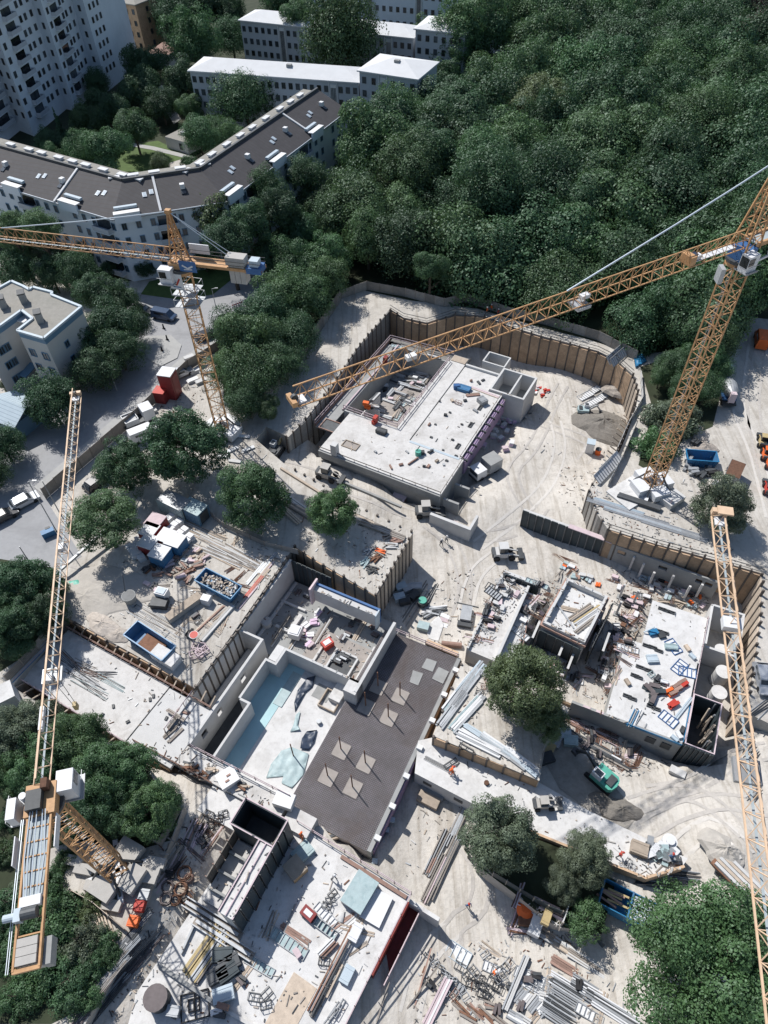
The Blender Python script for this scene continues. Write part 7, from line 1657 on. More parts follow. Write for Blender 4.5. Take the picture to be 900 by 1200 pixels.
b = MB(); b.box((0, 0, .5), (1.5, 2.4, .9), 'steel_grey'); b.box((0, -1.6, .3), (2.0, .8, .5), 'steel_dark'); b.bar((-1.6, 1.4, .9), (1.6, 1.2, .9), .15, 'steel_dark'); solo(b, 'mixing_plant', 'grey machine with cross bar at the right of the plaza', 'machine', 546, 722, 15)
b = MB(); b.cyl((-1.4, 0, .4), .4, 2.8, 'timber_red', 12, axis=(1, 0, 0)); solo(b, 'steel_tube', 'red brown tube at the corner of the rebar slab', 'tube', 529, 757, 20)
for i, (x, y, m) in enumerate([(500,603,'stone_slab'),(590,652,'concrete_wall')]): parts('wheel_loader', ['pale loader turning at the end of the haul road', 'pale loader beside the narrow slab strip'][i], 'loader', x, y, 30, loader(m))
stack('panel_pile', 'stone grey panels at the upper edge of the plaza', 'pile', 528, 612, 0, 'piece', ['pale_pink', 'concrete_wall'], (3, .4, .3), 3, 1, .1, .1)
for i, (x, y) in enumerate([(485,700),(478,692),(470,690),(474,706),(488,690),(468,702)]): box_on(x, y, (1.6, 1.1, .9), ['steel_dark', 'steel_grey', 'pale_blue'][i % 3], 'machine_box', ['dark', 'grey', 'pale blue'][i % 3] + ' plant box in the shade of the tan sheet wall', 'plant', random.uniform(0, 90))
# ------------------------------------------------------------------ white basin
cloth([(360,795),(370,792),(366,806),(358,812),(350,826),(346,835),(345,824),(349,810)], 'navy_sheet', 'dark_sheet', 'long dark blue sheet crumpled on the white basin floor', .25, 11)
cloth([(347,838),(352,834),(349,850),(352,856),(340,858),(344,850)], 'teal_sheet', 'teal_sheet', 'narrow teal sheet on the white basin floor', .15, 12)
cloth([(360,858),(372,856),(368,870),(362,880),(352,878),(354,866)], 'navy_sheet', 'dark_sheet', 'dark blue grey sheet bundle near the rebar slab', .3, 13)
cloth([(318,896),(330,880),(342,876),(362,884),(356,908),(342,924),(330,918),(332,910),(312,912)], 'teal_sheet', 'teal_sheet', 'large pale teal sheet at the lower end of the white basin', .16, 14)
b = MB(); ring(Hf, b, 7.0, -3.6, 9.4, -1.0, zp, zp + .5, 'plank', .12); tag(b.build('sump_box'), 'open timber framed sump at the head of the white basin', 'frame')
b = MB(); b.box((0, 0, .02), (2.2, 2.0, .04), 'concrete_grey'); solo(b, 'sump_slab', 'grey sump floor inside the timber frame', 'floor', 378, 812, 0)
b = MB(); b.box((0, 0, .45), (1.6, 2.4, .9), 'concrete_new'); solo(b, 'white_block', 'plain white block right of the timber framed sump', 'block', 397, 815, 0)
b = MB(); b.cyl((0, 0, 0), .3, .5, 'steel_grey', 10); solo(b, 'bucket', 'single grey bucket on the white basin floor', 'bucket', 374, 847, 0)
# hall
b = MB(); b.box((0, 0, .5), (1.5, 1.1, 1.0), 'red_paint'); b.box((0, 0, 1.02), (1.0, .7, .1), 'white_paint'); solo(b, 'red_box', 'bright red box with white top on the hall floor', 'box', 384, 757, 65)
b = MB(); b.box((0, 0, .6), (1.6, 1.6, 1.2), 'white_paint'); b.box((0, 0, 1.25), (1.2, 1.2, .12), 'crane_white'); solo(b, 'white_box', 'white cubic box on the hall floor left of the red box', 'box', 347, 745, 10)
for i, (x, y) in enumerate([(358,735),(362,745),(364,755),(368,730),(372,720)]): stack('insulation_pack', 'pale pink pile of packs in the middle of the hall', 'pile', x, y, random.uniform(0, 90), 'pack', ['pale_pink', 'white_paint', 'insulation'], (1.3, .5, .25), 2, 2, .05, .1, fan=.3, group='pale packs in the hall')
for i, (x, y, l_) in enumerate([(376,742,5),(380,738,5),(330,735,5),(326,745,4),(418,742,5),(424,736,6),(340,760,3)]): stack('plank_stack', 'boards lying on the hall floor', 'plank stack', x, y, 92, 'plank', ['plank', 'old_plank', 'concrete_wall'], (l_, .25, .12), 2, 2, .1, .05, group='boards on the hall floor')
for i, (x, y) in enumerate([(402,748),(408,745),(400,770),(396,776),(404,772),(392,772),(412,732),(420,728),(440,745),(438,735),(360,700),(350,695)]): stack('form_crate', 'dark crate of fittings standing in the hall', 'crate', x, y, random.choice([0, 90]), 'piece', ['steel_dark', 'steel_grey', 'rebar_dark'], (1.2, .35, .3), 2, 2, .06, .05, group='dark crates in the hall')
# ------------------------------------------------------------------ left slab
for i, (x, y, l_, m, a) in enumerate([(92,788,9,'steel_grey',-4),(100,796,9,'steel_grey',-4),(104,806,8,'teal_sheet',-2),(84,776,6,'rebar_rust',-10),(98,780,5,'old_plank',6),(130,800,6,'teal_sheet',0),(110,790,5,'rebar_rust',10),(122,790,4,'steel_dark',30)]):
    stack('rebar_bundle', {'steel_grey': 'grey steel bars', 'teal_sheet': 'blue grey bars with ribs', 'rebar_rust': 'rusty bars', 'old_plank': 'weathered timbers', 'steel_dark': 'dark tangled bars'}[m] + ' on the left white slab', 'bar bundle', x, y, a, 'bar', [m, 'steel_dark'] if m != 'old_plank' else m, (l_ * .8, .1, .1), 6, 1, .12, .08, True, fan=.05)
for i, (x, y, l_, a) in enumerate([(206,838,3,-3),(203,846,2,90),(200,858,2.2,75),(206,862,2.4,78),(160,880,2,0),(215,834,1.8,10)]): stack('plank_stack', 'brown boards on the grey part of the left slab', 'plank stack', x, y, a, 'plank', ['old_plank', 'timber_red'], (l_, .3, .12), 2, 2, .05, .04, group='brown boards on the left slab')
for x, y in [(120,838),(133,828),(176,820),(180,816),(150,846),(110,842),(195,842),(203,848),(210,848)]: box_on(x, y, (.5, .3, .15), 'steel_dark', 'loose_item', 'small dark block lying on the left slab', 'tool', random.uniform(0, 180))
stack('pipe_rail', 'long blue rail at the outer end of the left slab', 'pipe stack', 36, 780, 88, 'pipe', ['blue_sheet', 'pale_blue'], (8, .14, .14), 3, 1, .5, .1, True)
stack('board_pile', 'pale pink boards at the outer end of the left slab', 'board pile', 45, 770, 88, 'board', ['pale_pink', 'plank'], (9, .25, .1), 4, 1, .2, .1)
b = MB(); b.box((0, 0, 1.2), (3.6, 2.4, 2.4), 'white_paint'); b.box((0, 0, 2.45), (3.7, 2.5, .1), 'concrete_new'); solo(b, 'white_container', 'white roofed container at the left edge below the slab', 'container', 6, 826, 60)
# ------------------------------------------------------------------ ledge and bottom slab
b = MB(); b.box((0, 0, .45), (2.2, 2.0, .9), 'white_paint'); b.box((.2, .1, .95), (.5, .2, .08), 'timber_red'); b.box((-.2, -.4, .95), (.5, .2, .08), 'timber_red'); solo(b, 'white_box', 'white box with red marks on the ledge below the basin', 'box', 268, 914, 62)
for i, (x, y) in enumerate([(228,904),(220,898),(248,905),(285,922),(240,910)]): stack('fitting_pile', 'brown pile of fittings on the ledge below the basin', 'pile', x, y, random.uniform(0, 90), 'piece', ['rebar_rust', 'steel_dark', 'plank'], (1.4, .3, .22), 3, 2, .06, .1, fan=.3, group='fittings on the ledge')
b = MB(); b.box((0, 0, .4), (2.6, .8, .5), 'plank'); b.box((0, 0, .7), (2.4, .3, .1), 'steel_dark'); solo(b, 'timber_trestle', 'timber trestle on the landing beside the rebar slab', 'trestle', 390, 982, 45)
b = MB(); b.box((0, 0, .5), (2.2, 1.6, 1.0), 'white_paint'); solo(b, 'white_box', 'white box at the corner of the basin and bottom slab', 'box', 334, 940, 10)
person(354, 984, 100, 'orange_paint', 'orange_paint', 'worker in orange on the edge of the bottom slab', 'orange_paint', bend=.3)
person(548, 1063, -40, 'crane_blue', 'steel_dark', 'worker with red helmet on the low wing wall', 'red_paint')
person(528, 905, 30, 'orange_paint', 'dark_red', 'worker in orange on the white concrete strip', 'red_paint', bend=.5)
person(531, 909, 200, 'orange_paint', 'steel_grey', 'second worker in orange kneeling on the white strip', 'orange_paint', bend=.6)
person(724, 1004, 20, 'red_paint', 'steel_dark', 'worker in red at the edge of the white strip', 'red_paint', bend=.3)
person(785, 1008, 120, 'crane_blue', 'steel_dark', 'worker in blue among the grey sacks', 'red_paint', bend=.2)
person(577, 1141, 10, 'orange_paint', 'steel_dark', 'worker in orange in the panel yard', 'white_paint', bend=.4)
person(570, 369, 10, 'orange_paint', 'steel_dark', 'left of the workers behind the upper pit wall', 'white_paint')
person(575, 366, 60, 'orange_paint', 'navy_sheet', 'middle worker behind the upper pit wall', 'white_paint')
person(583, 371, 10, 'red_paint', 'navy_sheet', 'right of the workers behind the upper pit wall', 'white_paint')
person(784, 594, 10, 'pale_pink', 'crane_blue', 'worker beside the grey block at the right crane', 'white_paint')
person(391, 1030, 10, 'steel_grey', 'steel_dark', 'worker in grey on the bottom slab', 'white_paint', bend=.3)
b = MB(); b.box((0, 0, .6), (1.8, 1.9, 1.2), 'tan_box'); b.box((0, 0, 1.22), (1.9, 2.0, .06), 'plank'); solo(b, 'wooden_crate', 'tan wooden crate in the shade of the tall formwork', 'crate', 347, 1020, 70)
box_on(355, 1000, (2.2, 1.6, .6), 'teal_sheet', 'blue_crate', 'blue grey crate above the tan crate', 'crate', 70); b = MB(); b.box((0, 0, .55), (2.4, 3.4, 1.1), 'steel_grey'); b.box((0, 0, 1.13), (2.5, 3.5, .08), 'teal_sheet'); solo(b, 'steel_box', 'large blue grey steel box on the bottom slab', 'box', 422, 1048, -5)
b = MB(); b.box((0, 0, .25), (2.2, 3.0, .3), 'stone_slab'); b.box((0, 0, .43), (2.3, 3.1, .06), 'white_paint'); solo(b, 'white_board', 'white panel on bearers right of the large steel box', 'panel', 441, 1064, 0)
parts('shutter_panel', 'grey ribbed panel lying near the left edge of the bottom slab', 'formwork panel', 336, 1104, -2, shutter(4.6, 1.1, 'steel_grey', 'teal_sheet', 8))
stack('board_pile', 'long brown board beside the ribbed panel', 'board pile', 344, 1095, -8, 'board', ['old_plank', 'timber_red'], (3.8, .35, .12), 3, 1, .1, .1, fan=.08)
b = MB(); b.box((0, 0, .4), (1.5, 1.0, .8), 'dark_red'); b.box((0, 0, .82), (.9, .5, .06), 'white_paint'); solo(b, 'red_box', 'small box with red and white top left of the grey rack', 'box', 362, 1072, -10)
parts('shutter_panel', 'narrow grey green panel right of the small red box', 'formwork panel', 377, 1085, -5, shutter(3.6, .8, 'steel_grey', 'teal_sheet', 7, .3))
for i, (x, y, a) in enumerate([(387,1055,40),(383,1062,10),(390,1048,70)]): solo(rack(1.6, .9, .9, 'steel_dark'), 'steel_stand', 'tangled steel frame beside the large steel box', 'frame', x, y, a, 'frames beside the large steel box')
stack('board_pile', 'light boards and bars in the middle of the bottom slab', 'board pile', 404, 1082, 62, 'board', ['white_paint', 'timber_red', 'concrete_wall'], (3.2, .25, .1), 4, 1, .15, .05, fan=.1); cloth([(397,1070),(404,1067),(402,1082),(395,1080)], 'concrete_wall', 'grey_sheet', 'small grey sheet in the middle of the bottom slab', .1, 21)
box_on(417, 1094, (1.0, 1.7, .8), 'crane_white', 'white_box', 'white boxed machine in the middle of the bottom slab', 'machine', 0); box_on(407, 1143, (1.0, 1.6, .6), 'pale_blue', 'blue_crate', 'pale blue crate near the right edge of the bottom slab', 'crate', 0)
stack('panel_rack', 'rack of red edged panels beside the long timber', 'rack', 384, 1112, 70, 'panel', ['timber_red', 'white_paint'], (2.2, .2, .6), 4, 1, .12, .05); solo(rack(1.8, 1.2, .9, 'steel_dark'), 'steel_stand', 'dark cage at the foot of the red edged panels', 'cage', 380, 1127, 20)
stack('timber_stack', 'long dark timbers lying along the bottom slab', 'timber stack', 391, 1136, 88, 'timber', ['rebar_rust', 'steel_dark', 'timber_red'], (9, .2, .2), 3, 1, .25, .05, fan=.02)
for i, (x, y, a) in enumerate([(298,1169,20),(313,1165,70),(312,1178,40)]): solo(rack(1.8, 1.1, 1.0, 'steel_dark', False), 'steel_stand', 'thin black frame on the white bottom slab', 'frame', x, y, a, 'thin black frames on the bottom slab')
for i, (x, y, a) in enumerate([(392,1185,80),(398,1182,85),(388,1192,75)]): solo(rack(2.8, .5, .9, 'steel_grey', False), 'trestle', 'grey trestle at the lower right of the bottom slab', 'trestle', x, y, a, 'trestles on the bottom slab')
b = MB()
for s in (-1, 1): b.box((0, s * .45, .35), (7.2, .12, .5), 'steel_grey')
b.box((0, 0, .12), (7.2, .8, .08), 'old_plank'); b.box((0, 0, .5), (6.6, .3, .1), 'steel_grey'); me = b.mesh('trough')
solo(me, 'steel_trough', 'upper of two long steel troughs on the bottom slab', 'trough', 249, 1077, 0); solo(me, 'steel_trough', 'lower of two long steel troughs on the bottom slab', 'trough', 262, 1100, 0)
stack('beam_stack', 'stack of yellow and grey formwork beams on the bottom slab', 'beam stack', 243, 1117, 84, 'beam', ['yellow_dull', 'old_plank', 'steel_grey', 'plank'], (5.4, .22, .3), 11, 2, .08, .05)
for i, (x, y, m) in enumerate([(262,1120,'form_dark'),(268,1140,'form_dark'),(256,1143,'steel_dark'),(270,1130,'steel_dark'),(263,1166,'pale_blue')]): box_on(x, y, (2.0, 1.3, .8), m, 'form_stack', 'dark form box below the yellow beam stack' if m != 'pale_blue' else 'pale blue tangle at the dark upstand', 'box', random.uniform(30, 70))
b = MB(); b.cyl((0, 0, 0), 1.1, 1.6, 'steel_dark', 18); b.cyl((0, 0, 1.6), 1.15, .1, 'rebar_dark', 18); solo(b, 'steel_drum', 'big dark round drum at the lower left', 'drum', 187, 1172, 0)
box_on(205, 1186, (1.2, .9, 1.0), 'steel_grey', 'steel_box', 'grey box beside the big dark drum', 'box', 20)
solo(rack(2.6, 2.2, .35, 'rubber', False), 'black_grid', 'black grid frame lying on the pale slab corner', 'frame', 229, 1179, 40); solo(rack(1.0, 1.0, .4, 'rubber', False), 'black_grid', 'small inner grid inside the black frame', 'frame', 228, 1178, 40)
for i, (x, y) in enumerate([(255,1186),(258,1190),(262,1180)]): box_on(x, y, (1.1, .5, .7), ['white_paint', 'steel_dark', 'timber_red'][i], 'tool_box', ['white', 'black', 'red brown'][i] + ' tool box at the foot of the dark upstand', 'tool box', random.uniform(0, 90))
# coils and cages left of the formwork box
for i, (x, y, m) in enumerate([(217,1024,'rebar_rust'),(197,1040,'rebar_dark'),(212,1043,'rebar_rust'),(195,1054,'rebar_dark'),(218,1054,'rebar_rust'),(206,1056,'rebar_rust'),(222,1030,'timber_red')]):
    solo(coil(m, random.uniform(.9, 1.4), 9), 'wire_coil', ('rusty' if m != 'rebar_dark' else 'dark') + ' coil of bars on the bare ground left of the formwork box', 'coil', x, y, random.uniform(0, 90), 'coils left of the formwork box')
for i, (x, y) in enumerate([(245,955),(256,960),(250,966),(233,971),(247,975),(242,990),(262,955),(236,978)]):
    solo(rack(1.7, 1.2, .7, 'rubber'), 'black_cage', 'black cage of fittings beside the shaft formwork', 'cage', x, y, random.uniform(0, 90), 'black cages beside the shaft formwork')
for i, (x, y, l_) in enumerate([(228,985,4.5),(224,990,5),(220,980,4),(208,1008,3),(200,1018,3),(240,1000,7),(190,1032,3)]):
    stack('plank_stack', 'pinkish boards lying between thicket and formwork box', 'plank stack', x, y, 95 + random.uniform(-8, 8), 'plank', ['pale_pink', 'timber_red', 'old_plank'], (l_, .22, .12), 4, 1, .12, .05, fan=.05, group='boards between thicket and formwork box')
# rebar in the lattice shadow
for i in range(26):
    x = random.uniform(104, 166); y = 1090 + (166 - x) * 1.2 + random.uniform(-8, 40)
    if y > 1192 or x > 196: continue
    m = random.choice(['steel_dark', 'steel_dark', 'rebar_dark', 'old_plank', 'steel_grey'])
    stack('bar_bundle', 'long bundle of ' + {'steel_dark': 'dark bars', 'rebar_dark': 'dark bars', 'old_plank': 'weathered timbers', 'steel_grey': 'grey tubes'}[m] + ' at the lower left', 'bar bundle', x, y, 82 + random.uniform(-7, 7), 'bar', [m], (random.uniform(4, 7.5), .16, .16), random.randint(3, 6), 1, .06, .05, True, fan=.02, group='bar bundles at the lower left')
for i, (x, y, m) in enumerate([(165,1063,'red_paint'),(158,1081,'orange_paint'),(171,1050,'steel_grey')]): box_on(x, y, (1.0, 1.0, .8), m, 'crate', ['red', 'orange', 'grey'][i] + ' crate at the foot of the front crane', 'crate', 20)
for i, (x, y) in enumerate([(178,1020),(184,1012),(174,1030),(120,1050),(132,1062),(112,1040),(100,1020),(88,1010)]):
    b = MB(); b.box((0, 0, .35), (2.0, 1.0, .6), 'stone_slab'); solo(b, 'ballast_slab', 'pale concrete slab lying beside the front crane base', 'slab', x, y, 18, 'slabs beside the front crane base')
b = MB()
for k in range(5): b.bar((k * .3 - .6, -2, .1), (k * .25 - .5, 2, .25), .14, 'plank')
solo(b, 'pale_sticks', 'pale sticks lying in the undergrowth', 'sticks', 124, 1088, 60)
# ------------------------------------------------------------------ right hand pit
ZN = {'narrow': [(588,668),(612,690),(575,745),(556,758),(560,730)], 'gap': [(625,680),(655,690),(632,735),(612,770),(606,745)], 'west': [(615,760),(650,765),(700,810),(660,800),(630,790)], 'mid': [(710,672),(760,700),(742,748),(718,815),(690,800),(715,740),(730,710)], 'north': [(745,668),(828,692),(826,718),(770,700),(748,692)], 'south': [(672,850),(720,858),(770,900),(735,905),(680,880)], 'tip': [(660,650),(712,690),(690,685),(655,668)]}
ZL = {'narrow': 'on the narrow slab strip', 'gap': 'left of the small square shell', 'west': 'below the small square shell', 'mid': 'between the small shell and the white slab', 'north': 'under the long grey concrete wall', 'south': 'in front of the right hand building', 'tip': 'behind the small square shell'}
def inpoly(z):
    P = ZN[z]; xs = [p[0] for p in P]; ys = [p[1] for p in P]
    while True:
        x, y = random.uniform(min(xs), max(xs)), random.uniform(min(ys), max(ys))
        if inside(P, x, y): return x, y
RK = [rack(1.6, .9, .8, m) for m in ('steel_dark', 'timber_red', 'steel_grey')]
def scatter(z, n, kinds):
    for i in range(n):
        x, y = inpoly(z); k = random.choice(kinds); a = random.choice([0, 90]) + random.gauss(0, 14); g = 'material ' + ZL[z]
        if k == 'plank': stack('plank_stack', 'loose tan planks ' + ZL[z], 'plank stack', x, y, a, 'plank', ['plank', 'old_plank', 'plank'], (random.uniform(2, 4.5), .24, .1), random.randint(2, 4), 1, .08, .06, fan=.1, group=g)
        elif k == 'rust': stack('bar_bundle', 'rusty bars lying ' + ZL[z], 'bar bundle', x, y, a, 'bar', ['rebar_rust', 'rebar_rust', 'rebar_dark'], (random.uniform(2, 5), .1, .1), random.randint(5, 8), 1, .05, .05, True, fan=.04, group=g)
        elif k == 'panel': parts('shutter_panel', 'grey shuttering panel ' + ZL[z], 'formwork panel', x, y, a, random.choice(SHP), g)
        elif k == 'rack': solo(random.choice(RK), 'steel_rack', 'steel rack for fittings ' + ZL[z], 'rack', x, y, a, g)
        elif k == 'white': stack('white_pack', 'white packs stacked ' + ZL[z], 'pack', x, y, a, 'pack', ['white_paint', 'pale_pink', 'concrete_wall'], (1.2, .7, .3), 1, 2, .05, .1, fan=.1, group=g)
        elif k == 'dark': stack('form_crate', 'dark crate of clamps ' + ZL[z], 'crate', x, y, a, 'piece', ['steel_dark', 'rebar_dark', 'rubber'], (1.2, .35, .3), 2, 2, .06, .07, fan=.1, group=g)
        elif k == 'orange': stack('orange_crate', 'orange crate of parts ' + ZL[z], 'crate', x, y, a, 'piece', ['orange_paint', 'timber_red', 'rebar_rust'], (.9, .4, .35), 2, 1, .05, .05, group=g)
        elif k == 'blue': stack('blue_crate', 'pale blue crate ' + ZL[z], 'crate', x, y, a, 'piece', ['pale_blue', 'teal_sheet'], (1.2, .5, .3), 2, 1, .05, .05, group=g)
        elif k == 'pink': stack('board_pile', 'pinkish formwork boards ' + ZL[z], 'board pile', x, y, a, 'board', ['pale_pink', 'timber_red', 'old_plank'], (random.uniform(2, 5), .22, .1), 3, 1, .1, .06, fan=.07, group=g)
SHP = [shutter(2.7, .9), shutter(2.4, 1.2, 'steel_dark', 'steel_grey'), shutter(3.2, .8, 'steel_grey', 'teal_sheet')]
scatter('narrow', 34, ['plank', 'white', 'rack', 'pink', 'dark', 'panel', 'white'])
scatter('gap', 30, ['panel', 'plank', 'pink', 'rust', 'dark', 'white', 'rack'])
scatter('west', 26, ['plank', 'rack', 'pink', 'dark', 'panel', 'white'])
scatter('mid', 70, ['plank', 'rust', 'rack', 'orange', 'dark', 'white', 'pink', 'panel', 'dark'])
scatter('north', 40, ['plank', 'rust', 'orange', 'dark', 'white', 'blue', 'rack', 'plank'])
scatter('south', 30, ['rust', 'plank', 'dark', 'pink', 'rust', 'rack'])
ZN.update(yard=[(150,665),(220,650),(300,668),(250,770),(215,740),(195,715)], court=[(418,482),(466,498),(512,430),(470,412)], slab=[(300,990),(440,1060),(395,1180),(250,1180),(245,1120),(300,1070)], coils=[(185,1010),(235,960),(262,955),(235,1010),(222,1070)], low=[(490,1130),(600,1110),(700,1160),(720,1195),(520,1198)])
ZL.update(yard='in the left storage yard', court='down in the light court', slab='on the pale bottom slab', coils='on the bare ground beside the shaft formwork', low='in the panel yard')
scatter('yard', 34, ['plank', 'dark', 'rust', 'white', 'rack', 'plank']); scatter('court', 18, ['panel', 'dark', 'plank', 'white']); scatter('slab', 10, ['plank', 'dark', 'white', 'panel']); scatter('coils', 16, ['rust', 'plank', 'dark']); scatter('low', 22, ['panel', 'rack', 'plank', 'dark'])
scatter('tip', 18, ['plank', 'white', 'orange', 'blue', 'rust'])
# free-standing columns between small shell and grey wall
for i, (x, y) in enumerate([(737,668),(748,676),(760,686),(726,700),(742,707),(782,690),(801,702),(800,682),(815,700),(722,720)]):
    p = drop(x, y); b = MB(); b.box((0, 0, 1.6), (.3, .3, 3.2), 'concrete_new'); b.box((0, 0, .1), (.8, .8, .2), 'concrete_grey'); solo(b, 'concrete_column', 'slim free standing concrete column under the long grey wall', 'column', x, y, 0, 'slim columns under the grey wall')
for i, (x, y) in enumerate([(700,735),(690,765),(655,770),(665,785),(705,765),(625,750)]):
    b = MB(); b.box((0, 0, 1.4), (.25, 3.0, 2.8), 'form_dark'); b.box((0, 0, 2.85), (.3, 3.1, .1), 'concrete_wall'); solo(b, 'wall_form', 'standing dark wall form beside the small square shell', 'formwork', x, y, random.choice([0, 0, 90]), 'standing wall forms around the small shell')
for i, (x, y, a, l_) in enumerate([(662,722,-40,5),(680,718,62,4.5),(690,722,62,5.5),(668,715,10,2.5),(684,733,65,4)]):
    stack('plank_stack', ['grey diagonal plank', 'tan planks', 'long grey and yellow beams', 'short tan boards', 'pale beams'][i] + ' on the sunken white floor', 'plank stack', x, y, a, 'plank', [['steel_grey'], ['plank', 'old_plank'], ['yellow_dull', 'steel_grey', 'concrete_wall'], ['plank'], ['concrete_wall', 'old_plank']][i], (l_, .3, .14), [1, 3, 4, 3, 3][i], 2, .1, .05)
# white slab of the right hand building
SHB = shutter(2.1, 1.3, 'crane_blue', 'white_paint', 4)
for i, (x, y, a) in enumerate([(805,788,10),(796,782,70),(783,843,-20),(789,758,-40)]):
    parts('shutter_panel', ['blue gridded panel lying', 'blue framed panel tilted', 'large blue framed panel near the front edge', 'blue framed sheet in the middle'][i] + ' on the bright white slab', 'formwork panel', x, y, a, SHB)
b = MB(); b.box((0, 0, .25), (1.2, .8, .4), 'blue_sheet'); b.bar((-1.2, .3, .2), (0, .2, 1.2), .14, 'pale_blue'); b.box((.9, -.6, .2), (.9, .9, .3), 'steel_dark'); solo(b, 'blue_machine', 'blue machine with arm at the upper part of the white slab', 'machine', 765, 742, 40)
box_on(764, 773, (1.4, 1.1, .4), 'pale_blue', 'blue_crate', 'pale blue crate in the middle of the white slab', 'crate', 30); box_on(786, 759, (1.6, .8, .4), 'teal_sheet', 'blue_crate', 'blue grey box right of the blue machine', 'crate', 20)
solo(rack(1.4, 1.0, .5, 'teal_sheet'), 'steel_stand', 'teal frame near the centre of the white slab', 'frame', 763, 791, 60)
for i, (x, y) in enumerate([(760,808),(766,815),(772,812),(764,820),(768,806)]): stack('formwork_pile', 'dark pile of form boards in the middle of the white slab', 'pile', x, y, [0, 60, 30, 80, 10][i], 'board', ['form_dark', 'steel_dark', 'rebar_dark'], (1.7, .7, .2), 1, 3, .05, .08, fan=.2, group='dark form boards on the white slab')
for i, (x, y, m) in enumerate([(792,807,'timber_red'),(800,802,'red_paint'),(788,826,'red_paint'),(786,812,'orange_paint')]): stack('red_pile', ['red brown', 'red', 'bright red', 'orange'][i] + ' pile of parts near the right edge of the white slab', 'pile', x, y, 50, 'piece', [m, 'timber_red'], (1.6, .5, .3), 2, 2, .06, .08, fan=.15)
stack('pipe_stack', 'bright blue beam along the right edge of the white slab', 'beam', 801, 830, 72, 'beam', ['blue_sheet', 'pale_blue'], (4.2, .3, .3), 2, 1, .1, .02)
stack('pipe_stack', 'blue and grey posts at the front edge of the white slab', 'pipe stack', 744, 842, 82, 'pipe', ['blue_sheet', 'steel_grey', 'white_paint'], (2.8, .2, .2), 5, 1, .15, .1, True, fan=.05)
for i, (x, y) in enumerate([(795,862),(799,856),(790,866),(735,800),(778,800),(770,795),(811,770),(805,760)]): box_on(x, y, (.9, .5, .35), ['crane_white', 'steel_dark', 'pale_blue', 'plank'][i % 4], 'loose_item', ['white', 'black', 'pale blue', 'tan'][i % 4] + ' box left on the bright white slab', 'box', random.uniform(0, 180))
# ------------------------------------------------------------------ islands, strip and ground to the right
for i, (x, y, a, l_, m) in enumerate([(538,812,80,7,'teal_sheet'),(546,806,80,7,'steel_grey'),(552,795,78,6,'pale_blue'),(530,832,80,6,'steel_grey'),(546,838,74,6,'teal_sheet'),(552,830,74,5,'steel_grey'),(570,868,-8,7,'pale_blue'),(590,880,-12,7,'teal_sheet'),(560,872,-2,6,'steel_grey'),(610,892,-14,5,'pale_blue')]):
    stack('panel_stack', {'teal_sheet': 'blue green', 'steel_grey': 'grey', 'pale_blue': 'pale blue'}[m] + ' long panels stored on the terrace beside the grey green tree', 'panel stack', x, y, a, 'panel', [m, 'steel_grey', 'white_paint'], (l_, .35, .2), 4, 2, .08, .05, fan=.015, group='long panels on the terrace')
for x, y in [(568,806),(572,798),(562,812),(566,790)]: solo(random.choice(RK), 'steel_rack', 'rack of red and dark fittings at the corner of the terrace', 'rack', x, y, random.uniform(0, 90), 'racks on the terrace corner')
for x, y, a in [(545,885,-5),(528,895,60)]: solo(rack(3.0, .8, .5, 'steel_dark'), 'steel_rack', 'dark rack lying on the white concrete strip' if a < 0 else 'grey ladder rack beside the orange worker', 'rack', x, y, a)
stack('pipe_grid', 'grey grid of pipes on the upper end of the white strip', 'pipe stack', 515, 897, -2, 'pipe', ['steel_grey', 'steel_dark'], (4.2, .1, .1), 5, 1, .1, .02, True)
b = MB(); b.cyl((0, 0, 0), .3, .3, 'rebar_rust', 8); solo(b, 'pipe_stub', 'brown stub on the white strip', 'pipe', 570, 918, 0)
parts('wheel_loader', 'small tan loader on the white strip below the tree', 'loader', 637, 944, 30, loader('stone_slab'), scale=.7)
parts('excavator', 'bright green excavator with blue white cab right of the tree', 'excavator', 704, 914, 160, excavator('green_paint', 'steel_dark'), scale=.85)
for i, (x, y) in enumerate([(660,862),(650,870),(642,880),(668,870),(640,890)]): box_on(x, y, (1.7, 1.3, .8), ['pale_blue', 'steel_grey', 'yellow_dull', 'teal_sheet', 'steel_dark'][i], 'plant_box', ['pale blue', 'grey', 'dull yellow', 'teal', 'dark'][i] + ' plant box in the shade right of the tall tree', 'plant', random.uniform(0, 90))
for i, (x, y, l_) in enumerate([(690,872,9),(700,882,9),(684,866,8)]): stack('beam_stack', 'long white and dark beams in front of the right hand building', 'beam stack', x, y, -5, 'beam', ['white_paint', 'steel_dark', 'old_plank'], (l_, .3, .25), 2, 1, .1, .02, group='long beams before the right hand building')
for i, (x, y) in enumerate([(680,852),(688,855),(700,860),(712,866),(674,848)]): stack('bar_cage', 'red brown bundle of bars under the front wall', 'bar bundle', x, y, -5, 'bar', ['rebar_rust', 'pale_pink', 'timber_red'], (2.6, .14, .14), 6, 2, .06, .06, True, fan=.06, group='red brown bars under the front wall')
b = MB(); b.box((0, 0, .3), (1.8, .9, .6), 'concrete_new'); solo(b, 'white_block', 'white block on the bare ground before the dark bin', 'block', 793, 906, -5)
heap(728, 950, 2.6, 1.5, .8, 'gravel_heap', 'dark soil heap on the open ground right of the strip', seed=21, yaw=10); heap(708, 938, 1.8, 1.1, .6, 'gravel_heap', 'smaller dark soil heap left of the bigger one', seed=22); heap(848, 997, 2.6, 2.0, 1.2, 'sand', 'grey sand heap beside the timber trailer', 'sand heap', 'sand_heap', 23)
